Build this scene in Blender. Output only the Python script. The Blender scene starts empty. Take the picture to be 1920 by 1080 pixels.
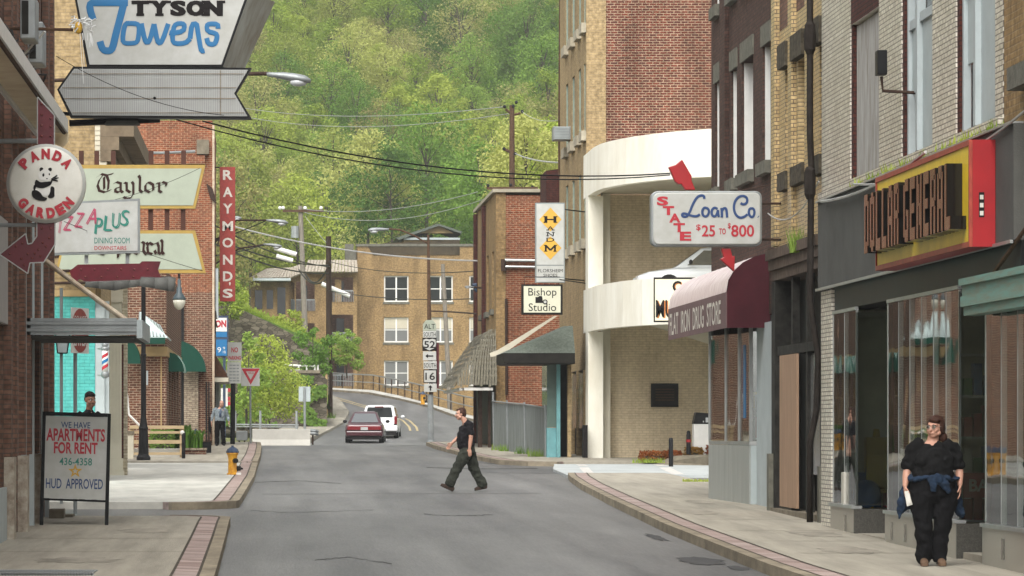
import bpy, math, random
from mathutils import Vector, Matrix, noise
R = math.radians
scene = bpy.context.scene
COL = scene.collection
# ------------------------------------------------------------------ camera, sky, sun, exposure
FPX, VX, VY, EYE = 7500.0, 510.0, 800.0, 1.65     # focal length in photo pixels, street's vanishing point, eye height
cam_data = bpy.data.cameras.new('camera'); cam = bpy.data.objects.new('camera', cam_data); COL.objects.link(cam)
cam.location = (0, 0, EYE); cam.rotation_euler = (R(90), 0, 0)
cam_data.sensor_width = 36.0; cam_data.lens = FPX / 1920 * 36.0
cam_data.shift_x = (960 - VX) / 1920; cam_data.shift_y = (VY - 540) / 1920
cam_data.clip_start = 0.5; cam_data.clip_end = 4000
scene.camera = cam
SUN_EL, SUN_AZ = 48.0, 193.0        # elevation; azimuth clockwise from +Y (behind the camera, to its left)
world = bpy.data.worlds.new('World'); scene.world = world; world.use_nodes = True
wn = world.node_tree.nodes; wl = world.node_tree.links
sky = wn.new('ShaderNodeTexSky'); sky.sky_type = 'NISHITA'; sky.sun_disc = False
sky.sun_elevation = R(SUN_EL); sky.sun_rotation = R(SUN_AZ); sky.air_density = 1.0; sky.dust_density = 4.0
hs = wn.new('ShaderNodeHueSaturation'); hs.inputs['Saturation'].default_value = 0.10
wl.new(sky.outputs[0], hs.inputs['Color']); wl.new(hs.outputs[0], wn['Background'].inputs['Color'])
wn['Background'].inputs['Strength'].default_value = 0.15
sun_data = bpy.data.lights.new('sun', 'SUN'); sun = bpy.data.objects.new('sun', sun_data); COL.objects.link(sun)
sun_data.energy = 1.0; sun_data.angle = R(50); sun_data.color = (1.0, 0.955, 0.88)
az = R(SUN_AZ); el = R(SUN_EL)
sdir = Vector((math.sin(az) * math.cos(el), math.cos(az) * math.cos(el), math.sin(el)))
sun.rotation_euler = sdir.to_track_quat('Z', 'Y').to_euler(); sun.location = sdir * 100
scene.view_settings.view_transform = 'Standard'; scene.view_settings.look = 'None'
scene.view_settings.exposure = 1.02; scene.view_settings.gamma = 1.0
scene.cycles.max_bounces = 8; scene.cycles.transparent_max_bounces = 16
scene.cycles.sample_clamp_indirect = 4.0

# ------------------------------------------------------------------ layout helpers
random.seed(7)
ZT = [(-100, -0.8), (0, -0.35), (40, -0.1), (47, -0.05), (60, 0.06), (86, 0.29), (154, 0.86), (165, 0.90), (178, 0.88),
      (200, 1.42), (228, 2.2), (245, 2.96), (275, 4.3), (330, 6.5), (5000, 6.5)]
def zg(y):
    "height of the street surface along its length"
    for (a, za), (b, zb) in zip(ZT, ZT[1:]):
        if y <= b:
            return za + (zb - za) * (y - a) / (b - a)
    return ZT[-1][1]
def W(px, py, y):
    "a point seen at px,py in the photograph, y metres down the street"
    return Vector(((px - VX) * y / FPX, y, EYE - (py - VY) * y / FPX))
def XX(px, y): return (px - VX) * y / FPX
def ZZ(py, y): return EYE - (py - VY) * y / FPX
def G(px, py, off=0.0):
    a, b = 30.0, 300.0
    for _ in range(60):
        m = (a + b) / 2
        if VY + FPX * (EYE - zg(m) - off) / m > py: a = m
        else: b = m
    return Vector(((px - VX) * a / FPX, a, zg(a) + off))

SPLIT = set('bracket awning_post brick_panel bulb canopy_post chimney collar column diamond display_shelf door_block downpipe duct_pipe drain_pipe frame_bar hanger insulator outlet_cap painted_plinth pier pilaster plinth porch_pane post rail red_block reveal shop_pane vent tie_rod pane leg canopy_rim lens eyebrow edge button board wall_plate shoe boot blue_panel flashing crossarm roof_seam eave_board raised_line edge_trim bumper side_wall display_back panel parapet_cap porch_roof tile service_drop wrapping'.split())
class MB:
    "collects shapes, builds ONE mesh object"
    def __init__(s): s.v = []; s.f = []
    def add(s, vs, fs):
        k = len(s.v); s.v += [Vector(p) for p in vs]; s.f += [tuple(i + k for i in f) for f in fs]; return s
    def box(s, x0, x1, y0, y1, z0, z1):
        if x0 > x1: x0, x1 = x1, x0
        if y0 > y1: y0, y1 = y1, y0
        if z0 > z1: z0, z1 = z1, z0
        return s.add([(x0,y0,z0),(x1,y0,z0),(x1,y1,z0),(x0,y1,z0),(x0,y0,z1),(x1,y0,z1),(x1,y1,z1),(x0,y1,z1)],
                     [(3,2,1,0),(4,5,6,7),(0,1,5,4),(1,2,6,5),(2,3,7,6),(3,0,4,7)])
    def prism(s, pts, ext):
        "polygon pts (3-D, in order) extruded by vector ext"
        n = len(pts); e = Vector(ext); P = [Vector(p) for p in pts]
        nrm = Vector((0,0,0))
        for i in range(n): nrm += P[i].cross(P[(i+1) % n])
        if nrm.dot(e) > 0: P = P[::-1]
        return s.add(P + [p + e for p in P], [tuple(range(n)), tuple(range(2*n-1, n-1, -1))] +
                     [(i, i + n, (i+1) % n + n, (i+1) % n) for i in range(n)])
    def cyl(s, p0, p1, r0, r1=None, n=10, caps=True):
        r1 = r0 if r1 is None else r1
        p0 = Vector(p0); p1 = Vector(p1); t = (p1 - p0).normalized()
        a = t.orthogonal().normalized(); b = t.cross(a)
        ring = lambda p, r: [p + a*r*math.cos(2*math.pi*i/n) + b*r*math.sin(2*math.pi*i/n) for i in range(n)]
        fs = [(i, (i+1) % n, (i+1) % n + n, i + n) for i in range(n)]
        if caps: fs += [tuple(range(n-1, -1, -1)), tuple(range(n, 2*n))]
        return s.add(ring(p0, r0) + ring(p1, r1), fs)
    def tube(s, pts, r, n=6):
        pts = [Vector(p) for p in pts]; rr = r if isinstance(r, (list, tuple)) else [r]*len(pts); vs = []; fs = []; a = None
        for i, p in enumerate(pts):
            t = (pts[min(i+1, len(pts)-1)] - pts[max(i-1, 0)]).normalized()
            if a is None: a = t.orthogonal().normalized()
            a = (a - t * a.dot(t)).normalized(); b = t.cross(a)
            vs += [p + a*rr[i]*math.cos(2*math.pi*k/n) + b*rr[i]*math.sin(2*math.pi*k/n) for k in range(n)]
        for i in range(len(pts)-1):
            fs += [(i*n+k, i*n+(k+1) % n, (i+1)*n+(k+1) % n, (i+1)*n+k) for k in range(n)]
        fs += [tuple(range(n-1, -1, -1)), tuple(range((len(pts)-1)*n, len(pts)*n))]
        return s.add(vs, fs)
    def lathe(s, prof, c=(0,0,0), n=16):
        "prof: (radius, z) from bottom to top, round a vertical axis"
        c = Vector(c); vs = []; fs = []
        for r, z in prof: vs += [c + Vector((r*math.cos(2*math.pi*k/n), r*math.sin(2*math.pi*k/n), z)) for k in range(n)]
        for i in range(len(prof)-1): fs += [(i*n+k, i*n+(k+1) % n, (i+1)*n+(k+1) % n, (i+1)*n+k) for k in range(n)]
        fs += [tuple(range(n-1, -1, -1)), tuple(range((len(prof)-1)*n, len(prof)*n))]
        return s.add(vs, fs)
    def ball(s, c, rx, ry=None, rz=None, n=12, m=8, rot=None):
        ry = ry or rx; rz = rz or rx; c = Vector(c); vs = []; fs = []
        for i in range(m+1):
            th = math.pi * i / m
            for k in range(n):
                p = Vector((rx*math.sin(th)*math.cos(2*math.pi*k/n), ry*math.sin(th)*math.sin(2*math.pi*k/n), -rz*math.cos(th)))
                vs.append(c + (rot @ p if rot else p))
        for i in range(m): fs += [(i*n+k, i*n+(k+1) % n, (i+1)*n+(k+1) % n, (i+1)*n+k) for k in range(n)]
        return s.add(vs, fs)
    def limb(s, pts, radii, side=(1,0,0), n=14):
        "closed tapering limb of elliptic rings: radii (r along side, r across) per point"
        pts = [Vector(p) for p in pts]; rad = [(r, r) if not isinstance(r, (tuple, list)) else r for r in radii]
        t0 = (pts[1]-pts[0]).normalized(); t1 = (pts[-1]-pts[-2]).normalized()
        P = [pts[0]-t0*rad[0][1]*.5, pts[0]-t0*rad[0][1]*.35] + pts + [pts[-1]+t1*rad[-1][1]*.35, pts[-1]+t1*rad[-1][1]*.5]
        sc = lambda r, k: (r[0]*k, r[1]*k)
        RR = [sc(rad[0], .25), sc(rad[0], .7)] + rad + [sc(rad[-1], .7), sc(rad[-1], .25)]
        vs = []; fs = []; S = Vector(side)
        for i, p in enumerate(P):
            t = (P[min(i+1, len(P)-1)] - P[max(i-1, 0)]).normalized()
            a = S - t*S.dot(t)
            a = a.normalized() if a.length > 1e-3 else t.orthogonal().normalized()
            b = t.cross(a)
            vs += [p + a*RR[i][0]*math.cos(2*math.pi*k/n) + b*RR[i][1]*math.sin(2*math.pi*k/n) for k in range(n)]
        for i in range(len(P)-1): fs += [(i*n+k, i*n+(k+1) % n, (i+1)*n+(k+1) % n, (i+1)*n+k) for k in range(n)]
        fs += [tuple(range(n-1, -1, -1)), tuple(range((len(P)-1)*n, len(P)*n))]
        return s.add(vs, fs)
    def pieces(s):
        p = list(range(len(s.v)))
        def root(a):
            while p[a] != a: p[a] = p[p[a]]; a = p[a]
            return a
        for f in s.f:
            for i in f[1:]:
                a, b = root(f[0]), root(i)
                if a != b: p[b] = a
        out = {}
        for f in s.f:
            m = out.setdefault(root(f[0]), (MB(), {})); q = []
            for i in f:
                if i not in m[1]: m[1][i] = len(m[0].v); m[0].v.append(s.v[i])
                q.append(m[1][i])
            m[0].f.append(tuple(q))
        return [m[0] for m in out.values()]
    def build(s, name, mat, parent=None, smooth=False, local=False, bevel=0.0):
        if name in SPLIT and parent is not None:                  # countable parts: each piece an object of its own
            ps = s.pieces()
            if len(ps) > 1: return [q.build_one(name, mat, parent, smooth, local, bevel) for q in ps][0]
        return s.build_one(name, mat, parent, smooth, local, bevel)
    def build_one(s, name, mat, parent=None, smooth=False, local=False, bevel=0.0):
        me = bpy.data.meshes.new(name)
        o0 = Vector((0,0,0))
        if parent is not None and not local:
            q = parent
            while q is not None: o0 += q.location; q = q.parent
        me.from_pydata([tuple(p - o0) for p in s.v], [], s.f); me.validate()
        for m_ in (mat if isinstance(mat, (list, tuple)) else [mat]): me.materials.append(m_)
        if smooth: me.polygons.foreach_set('use_smooth', [True]*len(me.polygons))
        o = bpy.data.objects.new(name, me); COL.objects.link(o)
        if parent is not None: o.parent = parent
        if bevel:
            b = o.modifiers.new('bevel', 'BEVEL'); b.width = bevel; b.segments = 2; b.limit_method = 'ANGLE'; b.angle_limit = R(40)
        return o
def tag(o, label, cat, group=None):
    o['label'] = label; o['category'] = cat
    if group: o['group'] = group
    return o
def thing(name, loc, label, cat, group=None, rz=0.0):
    o = bpy.data.objects.new(name, None); COL.objects.link(o); o.empty_display_size = 0.2
    o.location = loc; o.rotation_euler = (0, 0, rz); return tag(o, label, cat, group)
def struct(o): o['kind'] = 'structure'; return o
def stuff(o): o['kind'] = 'stuff'; return o
def copy_tree(o, loc=None, parent=None, rz=None, scale=None, label=None, group=None):
    c = o.copy(); COL.objects.link(c)
    if parent is not None: c.parent = parent
    if loc is not None: c.location = loc
    if rz is not None: c.rotation_euler = (0, 0, rz)
    if scale is not None: c.scale = scale
    if label: c['label'] = label
    if group: c['group'] = group
    for ch in [k for k in KIDS.get(o.name, [])] or list(o.children): copy_tree(ch, None, c)
    return c
KIDS = {}

# ------------------------------------------------------------------ materials
def new_mat(name):
    m = bpy.data.materials.new(name); m.use_nodes = True
    return m, m.node_tree.nodes, m.node_tree.links, m.node_tree.nodes['Principled BSDF']
def paint(name, col, rough=0.6, metal=0.0, var=0.12, scale=3.0, bump=0.0, bscale=30.0, col2=None, spread=0.5, stretch=(1,1,1), spec=None):
    if spec is None and rough > .2: spec = .12 if max(col) < .035 else (.2 if rough > .55 else .5)
    "a plain surface with uneven colour: col drifting to col2 (default: a darker col)"
    m, n, l, b = new_mat(name)
    b.inputs['Roughness'].default_value = rough; b.inputs['Metallic'].default_value = metal
    if spec is not None: b.inputs['Specular IOR Level'].default_value = spec
    tc = n.new('ShaderNodeTexCoord'); mp = n.new('ShaderNodeMapping'); mp.inputs['Scale'].default_value = stretch
    l.new(tc.outputs['Object'], mp.inputs[0])
    nz = n.new('ShaderNodeTexNoise'); nz.inputs['Scale'].default_value = scale; nz.inputs['Detail'].default_value = 6; nz.inputs['Roughness'].default_value = 0.65
    l.new(mp.outputs[0], nz.inputs['Vector'])
    cr = n.new('ShaderNodeValToRGB'); cr.color_ramp.elements[0].position = 0.5 - spread/2; cr.color_ramp.elements[1].position = 0.5 + spread/2
    c2 = col2 if col2 else tuple(c*(1-2.2*var) for c in col)
    cr.color_ramp.elements[0].color = (*c2, 1); cr.color_ramp.elements[1].color = (*tuple(min(1, c*(1+var*.5)) for c in col), 1)
    l.new(nz.outputs['Fac'], cr.inputs[0]); l.new(cr.outputs[0], b.inputs['Base Color'])
    if bump:
        nb = n.new('ShaderNodeTexNoise'); nb.inputs['Scale'].default_value = bscale; nb.inputs['Detail'].default_value = 4
        l.new(mp.outputs[0], nb.inputs['Vector'])
        bp = n.new('ShaderNodeBump'); bp.inputs['Strength'].default_value = bump; bp.inputs['Distance'].default_value = 0.02
        l.new(nb.outputs['Fac'], bp.inputs['Height']); l.new(bp.outputs[0], b.inputs['Normal'])
    return m
def brick(name, c1, c2, mortar, row=0.075, width=0.215, gap=0.011, rough=0.85, stain=0.35, streak=0.5, vary=1.0):
    "running-bond brick on any upright wall that faces along x or y"
    m, n, l, b = new_mat(name); b.inputs['Roughness'].default_value = rough; b.inputs['Specular IOR Level'].default_value = .2 if rough > .5 else .5
    tc = n.new('ShaderNodeTexCoord'); sp = n.new('ShaderNodeSeparateXYZ'); l.new(tc.outputs['Object'], sp.inputs[0])
    ad = n.new('ShaderNodeMath'); ad.operation = 'ADD'; l.new(sp.outputs[0], ad.inputs[0]); l.new(sp.outputs[1], ad.inputs[1])
    cb = n.new('ShaderNodeCombineXYZ'); l.new(ad.outputs[0], cb.inputs[0]); l.new(sp.outputs[2], cb.inputs[1])
    wob = n.new('ShaderNodeTexNoise'); wob.inputs['Scale'].default_value = 5; l.new(tc.outputs['Object'], wob.inputs['Vector'])
    wm = n.new('ShaderNodeVectorMath'); wm.operation = 'MULTIPLY_ADD'; wm.inputs[1].default_value = (.012, .012, 0)
    l.new(wob.outputs['Color'], wm.inputs[0]); l.new(cb.outputs[0], wm.inputs[2])
    bt = n.new('ShaderNodeTexBrick'); bt.inputs['Scale'].default_value = 1.0
    bt.inputs['Brick Width'].default_value = width; bt.inputs['Row Height'].default_value = row; bt.inputs['Mortar Size'].default_value = gap
    bt.inputs['Mortar Smooth'].default_value = 0.25; bt.inputs['Bias'].default_value = -0.1
    bt.inputs['Color1'].default_value = (*c1, 1); bt.inputs['Color2'].default_value = (*c2, 1); bt.inputs['Mortar'].default_value = (*mortar, 1)
    l.new(wm.outputs[0], bt.inputs['Vector'])
    nz = n.new('ShaderNodeTexNoise'); nz.inputs['Scale'].default_value = 0.7; nz.inputs['Detail'].default_value = 7; nz.inputs['Roughness'].default_value = 0.7
    mp = n.new('ShaderNodeMapping'); mp.inputs['Scale'].default_value = (1.6, 1.6, streak); l.new(tc.outputs['Object'], mp.inputs[0]); l.new(mp.outputs[0], nz.inputs['Vector'])
    cr = n.new('ShaderNodeValToRGB'); cr.color_ramp.elements[0].position = 0.3; cr.color_ramp.elements[1].position = 0.62
    g = 1 - stain; cr.color_ramp.elements[0].color = (g, g*.98, g*.96, 1); cr.color_ramp.elements[1].color = (1.05, 1.05, 1.05, 1)
    l.new(nz.outputs['Fac'], cr.inputs[0])
    n2 = n.new('ShaderNodeTexNoise'); n2.inputs['Scale'].default_value = 9; n2.inputs['Detail'].default_value = 3; l.new(cb.outputs[0], n2.inputs['Vector'])
    c3 = n.new('ShaderNodeValToRGB'); c3.color_ramp.elements[0].position = .32; c3.color_ramp.elements[1].position = .7
    k0 = 1 - .36*vary; k1 = 1 + .16*vary; c3.color_ramp.elements[0].color = (k0, k0*.98, k0*.95, 1); c3.color_ramp.elements[1].color = (k1, k1, k1, 1); l.new(n2.outputs['Fac'], c3.inputs[0])
    mx = n.new('ShaderNodeMix'); mx.data_type = 'RGBA'; mx.blend_type = 'MULTIPLY'; mx.inputs[0].default_value = 1
    l.new(bt.outputs['Color'], mx.inputs[6]); l.new(cr.outputs[0], mx.inputs[7])
    m2 = n.new('ShaderNodeMix'); m2.data_type = 'RGBA'; m2.blend_type = 'MULTIPLY'; m2.inputs[0].default_value = 1
    l.new(mx.outputs[2], m2.inputs[6]); l.new(c3.outputs[0], m2.inputs[7]); l.new(m2.outputs[2], b.inputs['Base Color'])
    bp = n.new('ShaderNodeBump'); bp.inputs['Strength'].default_value = 0.5; bp.inputs['Distance'].default_value = 0.008; bp.invert = True
    l.new(bt.outputs['Fac'], bp.inputs['Height']); l.new(bp.outputs[0], b.inputs['Normal'])
    return m
def glass(name, tint=(.75,.8,.78), ior=1.5, wave=0.0, wscale=1.2, rough=0.02):
    m, n, l, b = new_mat(name); n.remove(b); out = n['Material Output']
    tr = n.new('ShaderNodeBsdfTransparent'); tr.inputs[0].default_value = (*tint, 1)
    gl = n.new('ShaderNodeBsdfGlossy'); gl.inputs['Roughness'].default_value = rough; gl.inputs['Color'].default_value = (.95, .97, .96, 1)
    fr = n.new('ShaderNodeFresnel'); fr.inputs['IOR'].default_value = ior
    mx = n.new('ShaderNodeMixShader'); l.new(fr.outputs[0], mx.inputs[0]); l.new(tr.outputs[0], mx.inputs[1]); l.new(gl.outputs[0], mx.inputs[2]); l.new(mx.outputs[0], out.inputs[0])
    if wave:
        tc = n.new('ShaderNodeTexCoord'); nz = n.new('ShaderNodeTexNoise'); nz.inputs['Scale'].default_value = wscale; nz.inputs['Detail'].default_value = 1
        l.new(tc.outputs['Object'], nz.inputs['Vector'])
        bp = n.new('ShaderNodeBump'); bp.inputs['Strength'].default_value = wave; bp.inputs['Distance'].default_value = 0.02
        l.new(nz.outputs['Fac'], bp.inputs['Height']); l.new(bp.outputs[0], gl.inputs['Normal']); 
    return m
def pane_mat(name, col, rough=0.08):
    "window of an unlit room: dark behind, glossy in front"
    m, n, l, b = new_mat(name); b.inputs['Base Color'].default_value = (*col, 1); b.inputs['Roughness'].default_value = rough
    b.inputs['Specular IOR Level'].default_value = 0.6
    return m
M = {}
M['brick_red'] = brick('red brick', (.17,.046,.028), (.085,.03,.024), (.36,.26,.18), row=.078, gap=.013, stain=.45)
M['brick_orange'] = brick('orange brick', (.27,.072,.03), (.165,.046,.025), (.36,.235,.15), gap=.013)
M['brick_brown'] = brick('brown brick', (.15,.055,.032), (.09,.036,.024), (.33,.25,.18), gap=.013)
M['brick_plum'] = brick('plum brick', (.105,.055,.043), (.072,.040,.032), (.06,.042,.035), row=.066)
M['brick_umber'] = brick('umber brick', (.24,.13,.09), (.15,.08,.06), (.13,.09,.07), row=.066)
M['brick_cream'] = brick('glazed cream brick', (.72,.69,.60), (.62,.58,.50), (.12,.10,.085), row=.062, width=.22, gap=.008, rough=.35, stain=.22)
M['brick_gold'] = brick('glazed gold brick', (.62,.47,.24), (.52,.38,.18), (.14,.105,.07), row=.064, gap=.008, rough=.4, stain=.22)
M['brick_tan'] = brick('tan brick', (.35,.235,.105), (.28,.18,.08), (.29,.205,.11), gap=.010, stain=.45)
M['brick_buff'] = brick('buff brick', (.40,.295,.155), (.34,.25,.13), (.31,.235,.14), gap=.009, stain=.3)
M['brick_beige'] = brick('beige painted brick', (.42,.35,.23), (.37,.30,.20), (.27,.215,.14), gap=.012, stain=.25)
M['brick_garage'] = brick('beige painted garage brick', (.74,.63,.45), (.69,.58,.41), (.60,.50,.35), gap=.012, stain=.25, vary=.35)
M['brick_teal'] = brick('teal painted brick', (.09,.42,.39), (.08,.39,.36), (.06,.32,.30), gap=.01, stain=.15, vary=.4)
M['brick_white'] = brick('whitewashed brick', (.42,.36,.27), (.30,.24,.18), (.2,.15,.11), gap=.012, stain=.4)
M['brick_maroon'] = brick('maroon quoin brick', (.10,.03,.022), (.075,.025,.02), (.04,.02,.018), row=.062, stain=.3)
def rubble(name):
    m, n, l, b = new_mat(name); b.inputs['Roughness'].default_value = .95; b.inputs['Specular IOR Level'].default_value = .1
    tc = n.new('ShaderNodeTexCoord'); mp = n.new('ShaderNodeMapping'); mp.inputs['Scale'].default_value = (2.6, 2.6, 5.0); l.new(tc.outputs['Object'], mp.inputs[0])
    v = n.new('ShaderNodeTexVoronoi'); v.inputs['Scale'].default_value = 1.2; l.new(mp.outputs[0], v.inputs['Vector'])
    e = n.new('ShaderNodeTexVoronoi'); e.feature = 'DISTANCE_TO_EDGE'; e.inputs['Scale'].default_value = 1.2; l.new(mp.outputs[0], e.inputs['Vector'])
    c = n.new('ShaderNodeValToRGB'); c.color_ramp.elements[0].color = (.045,.038,.028,1); c.color_ramp.elements[1].color = (.19,.165,.125,1); l.new(v.outputs['Color'], c.inputs[0])
    g = n.new('ShaderNodeValToRGB'); g.color_ramp.elements[0].color = (.25,.25,.22,1); g.color_ramp.elements[1].position = .08; l.new(e.outputs['Distance'], g.inputs[0])
    x = n.new('ShaderNodeMix'); x.data_type = 'RGBA'; x.blend_type = 'MULTIPLY'; x.inputs[0].default_value = 1; l.new(c.outputs[0], x.inputs[6]); l.new(g.outputs[0], x.inputs[7]); l.new(x.outputs[2], b.inputs['Base Color'])
    return m
M['stone_wall'] = rubble('rubble stone')
M['black'] = paint('black painted metal', (.018,.018,.019), .45, var=.25)
M['drain'] = paint('soot black drainpipe', (.03,.024,.02), .7, var=.3, scale=6)
M['iron'] = paint('rusted iron', (.06,.036,.026), .8, var=.3, scale=9)
M['rust'] = paint('rust', (.105,.058,.033), .85, var=.3, scale=12)
M['white'] = paint('white paint', (.72,.71,.67), .5, var=.07)
M['white_wall'] = paint('white stucco', (.90,.88,.78), .7, var=.035, scale=1.6, stretch=(1,1,.35), bump=.12, bscale=14, col2=(.76,.72,.60), spread=.42)
M['ivory_side'] = paint('ivory column paint', (.58,.54,.43), .7, var=.08, scale=1.3)
M['sign_cream'] = paint('cream sign plastic', (.72,.71,.65), .35, var=.07, scale=3, col2=(.60,.585,.51), spread=.4)
M['sign_white'] = paint('aged sign plastic', (.47,.48,.46), .35, var=.07, scale=2.5, col2=(.37,.37,.335), spread=.45)
M['sign_grey'] = paint('weathered marquee plastic', (.42,.43,.42), .4, var=.08, scale=2, col2=(.34,.34,.32))
M['sign_green'] = paint('pale green sign face', (.32,.355,.28), .4, var=.06)
M['sign_mustard'] = paint('mustard sign frame', (.36,.235,.045), .5, var=.15)
M['aluminium'] = paint('dull aluminium', (.42,.43,.42), .4, .7, var=.12)
M['grey_metal'] = paint('grey galvanised metal', (.30,.32,.32), .5, .4, var=.15)
M['grey_paint'] = paint('grey paint', (.235,.26,.255), .55, var=.1)
M['pale_grey'] = paint('pale grey board', (.42,.47,.475), .6, var=.09, scale=2)
M['pale_blue_grey'] = paint('pale blue grey panel', (.40,.46,.46), .55, var=.07)
M['steel_panel'] = paint('streaked steel panel', (.40,.415,.395), .45, .35, var=.14, scale=8, stretch=(1,1,.06))
M['concrete'] = paint('concrete', (.40,.36,.285), .9, var=.12, scale=2.5, bump=.25, bscale=60)
M['concrete_pale'] = paint('pale concrete', (.60,.58,.52), .85, var=.08, scale=1.5, bump=.15, bscale=60)
M['concrete_old'] = paint('stained concrete', (.22,.19,.14), .95, var=.25, scale=3, bump=.3, bscale=30)
M['stone_trim'] = paint('grey stone trim', (.16,.155,.125), .9, var=.22, scale=6, bump=.3, bscale=25)
M['stone_pale'] = paint('pale stone sill', (.42,.38,.29), .9, var=.15, scale=5)
M['stone_buff'] = paint('buff stone band', (.42,.30,.15), .85, var=.1)
M['rock_trim'] = paint('rock faced lintel', (.10,.085,.06), .95, var=.4, scale=9, bump=1.0, bscale=9)
M['granite_pale'] = paint('pale granite', (.30,.275,.23), .3, var=.14, scale=60, bump=0)
M['granite_dark'] = paint('dark granite', (.085,.08,.068), .4, var=.4, scale=70)
M['stucco_grey'] = paint('dark grey stucco', (.10,.10,.092), .85, var=.14, scale=1.5, bump=.25, bscale=50)
M['burgundy'] = paint('burgundy awning canvas', (.065,.012,.018), .75, var=.15)
M['burgundy_sheen'] = paint('awning canvas with painted sheen', (.74,.67,.65), .45, var=.2, scale=6, col2=(.42,.28,.28), spread=.45, stretch=(.4,2.2,.4))  # whitish sheen on the awning's curved top, put into the canvas colour
M['valance'] = paint('worn awning valance', (.165,.105,.105), .75, var=.12, scale=4)
M['maroon'] = paint('maroon sign metal', (.115,.006,.014), .4, var=.2, scale=4)
M['red'] = paint('red sign paint', (.34,.008,.012), .4, var=.1)
M['red_orange'] = paint('faded red sign paint', (.38,.055,.03), .5, var=.22, scale=7)
M['brick_red_paint'] = paint('sunburnt red sign paint', (.32,.028,.018), .5, var=.2, scale=8)
M['letter_red'] = paint('red lettering', (.42,.015,.03), .5, var=.05)
M['letter_blue'] = paint('blue lettering', (.008,.14,.33), .45, var=.05)
M['letter_navy'] = paint('navy lettering', (.016,.05,.16), .45, var=.05)
M['letter_black'] = paint('black lettering', (.012,.01,.01), .5, var=.05)
M['letter_brown'] = paint('dark brown lettering', (.03,.012,.01), .5, var=.05)
M['letter_green'] = paint('green lettering', (.02,.20,.15), .5, var=.05)
M['letter_pink'] = paint('raspberry lettering', (.42,.06,.12), .5, var=.05)
M['letter_white'] = paint('white lettering', (.66,.62,.55), .5, var=.14, scale=14)
M['letter_gold'] = paint('gold lettering', (.62,.36,.04), .5, var=.08)
M['sign_yellow'] = paint('yellow sign face', (.82,.58,.02), .4, var=.1)
M['mirror_black'] = paint('glossy black letter sides', (.012,.011,.010), .12, .3, var=.1)
M['letter_bronze'] = paint('glossy bronze letter face', (.14,.062,.035), .18, .5, var=.15, scale=6)
M['teal_paint'] = paint('worn teal paint', (.13,.33,.30), .6, var=.2, scale=6, col2=(.20,.17,.11), spread=.7, stretch=(1,.3,3))
M['teal_post'] = paint('faded teal post', (.16,.36,.38), .6, var=.15)
M['awning_green'] = paint('dark green awning canvas', (.006,.055,.035), .7, var=.12)
M['awning_teal'] = paint('teal green awning canvas', (.05,.28,.22), .7, var=.1)
M['roof_metal'] = paint('pale metal roof', (.55,.66,.64), .35, .3, var=.06)
M['shake'] = paint('weathered wood shake', (.19,.175,.13), .9, var=.3, scale=7, stretch=(4,4,.8))
M['shingle'] = paint('grey asphalt shingle', (.13,.15,.125), .95, var=.25, scale=14, bump=.4, bscale=40)
M['shingle_brown'] = paint('brown shingle', (.085,.04,.022), .9, var=.3, scale=14)
M['wood_raw'] = paint('raw deck timber', (.45,.34,.20), .8, var=.15, scale=4, stretch=(.5,4,4))
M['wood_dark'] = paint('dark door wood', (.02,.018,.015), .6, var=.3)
M['plywood'] = paint('plywood sheet', (.36,.235,.155), .7, var=.14, scale=3, stretch=(3,3,.4))
M['weathered_ply'] = paint('weathered plywood', (.43,.43,.41), .9, var=.3, scale=7, col2=(.20,.175,.145), spread=.42, stretch=(1.6,1.6,.2))
M['pole_wood'] = paint('creosoted pole', (.045,.028,.018), .9, var=.3, scale=6, stretch=(4,4,.5))
M['pole_grey'] = paint('greyed pole', (.26,.23,.19), .9, var=.25, scale=6, stretch=(4,4,.5))
M['hydrant_yellow'] = paint('chipped yellow hydrant paint', (.66,.35,.012), .5, var=.15, scale=9, col2=(.40,.15,.02), spread=.4)
M['hydrant_blue'] = paint('dark blue hydrant paint', (.028,.05,.10), .5, var=.2)
M['cream_pole'] = paint('cream painted steel', (.60,.55,.42), .55, var=.2, scale=9, col2=(.28,.14,.07), spread=.7)
M['awning_cream'] = paint('grimy cream awning vinyl', (.80,.70,.50), .6, var=.1, scale=2, col2=(.60,.46,.27))
M['tile_pale'] = paint('pale flaking roof tile', (.42,.40,.33), .85, var=.3, scale=9, col2=(.19,.13,.10), spread=.35)
M['cable'] = paint('black cable', (.012,.012,.012), .5, var=.1)
M['cable_grey'] = paint('silvery cable', (.45,.45,.43), .5, .3, var=.1)
M['glass_shop'] = glass('shop glass', (.90,.94,.91), 2.7, wave=.13, wscale=1.1)
M['glass_clear'] = glass('clear glass', (.8,.84,.82), 1.45)
M['pane_dark'] = pane_mat('dark window pane', (.022,.025,.026))
M['pane_grey'] = pane_mat('curtained window pane', (.16,.165,.16), .12)
M['pane_green'] = pane_mat('greenish window pane', (.10,.145,.125), .1)
M['blind'] = paint('cream window blind', (.50,.46,.36), .7, var=.06)
M['curtain'] = paint('pale curtain', (.40,.38,.36), .8, var=.12, scale=8, stretch=(3,3,.4))
M['lens'] = pane_mat('clear lamp lens', (.55,.57,.58), .05)
M['opal'] = paint('opal glass globe', (.62,.60,.50), .25, var=.03)
M['bulb'] = paint('dusty bulb', (.16,.04,.035), .2, var=.1)
M['fence_mesh'] = paint('screened chain link', (.26,.29,.28), .7, .1, var=.25, scale=9, stretch=(1.3,1.3,.10), spread=.4)

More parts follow.
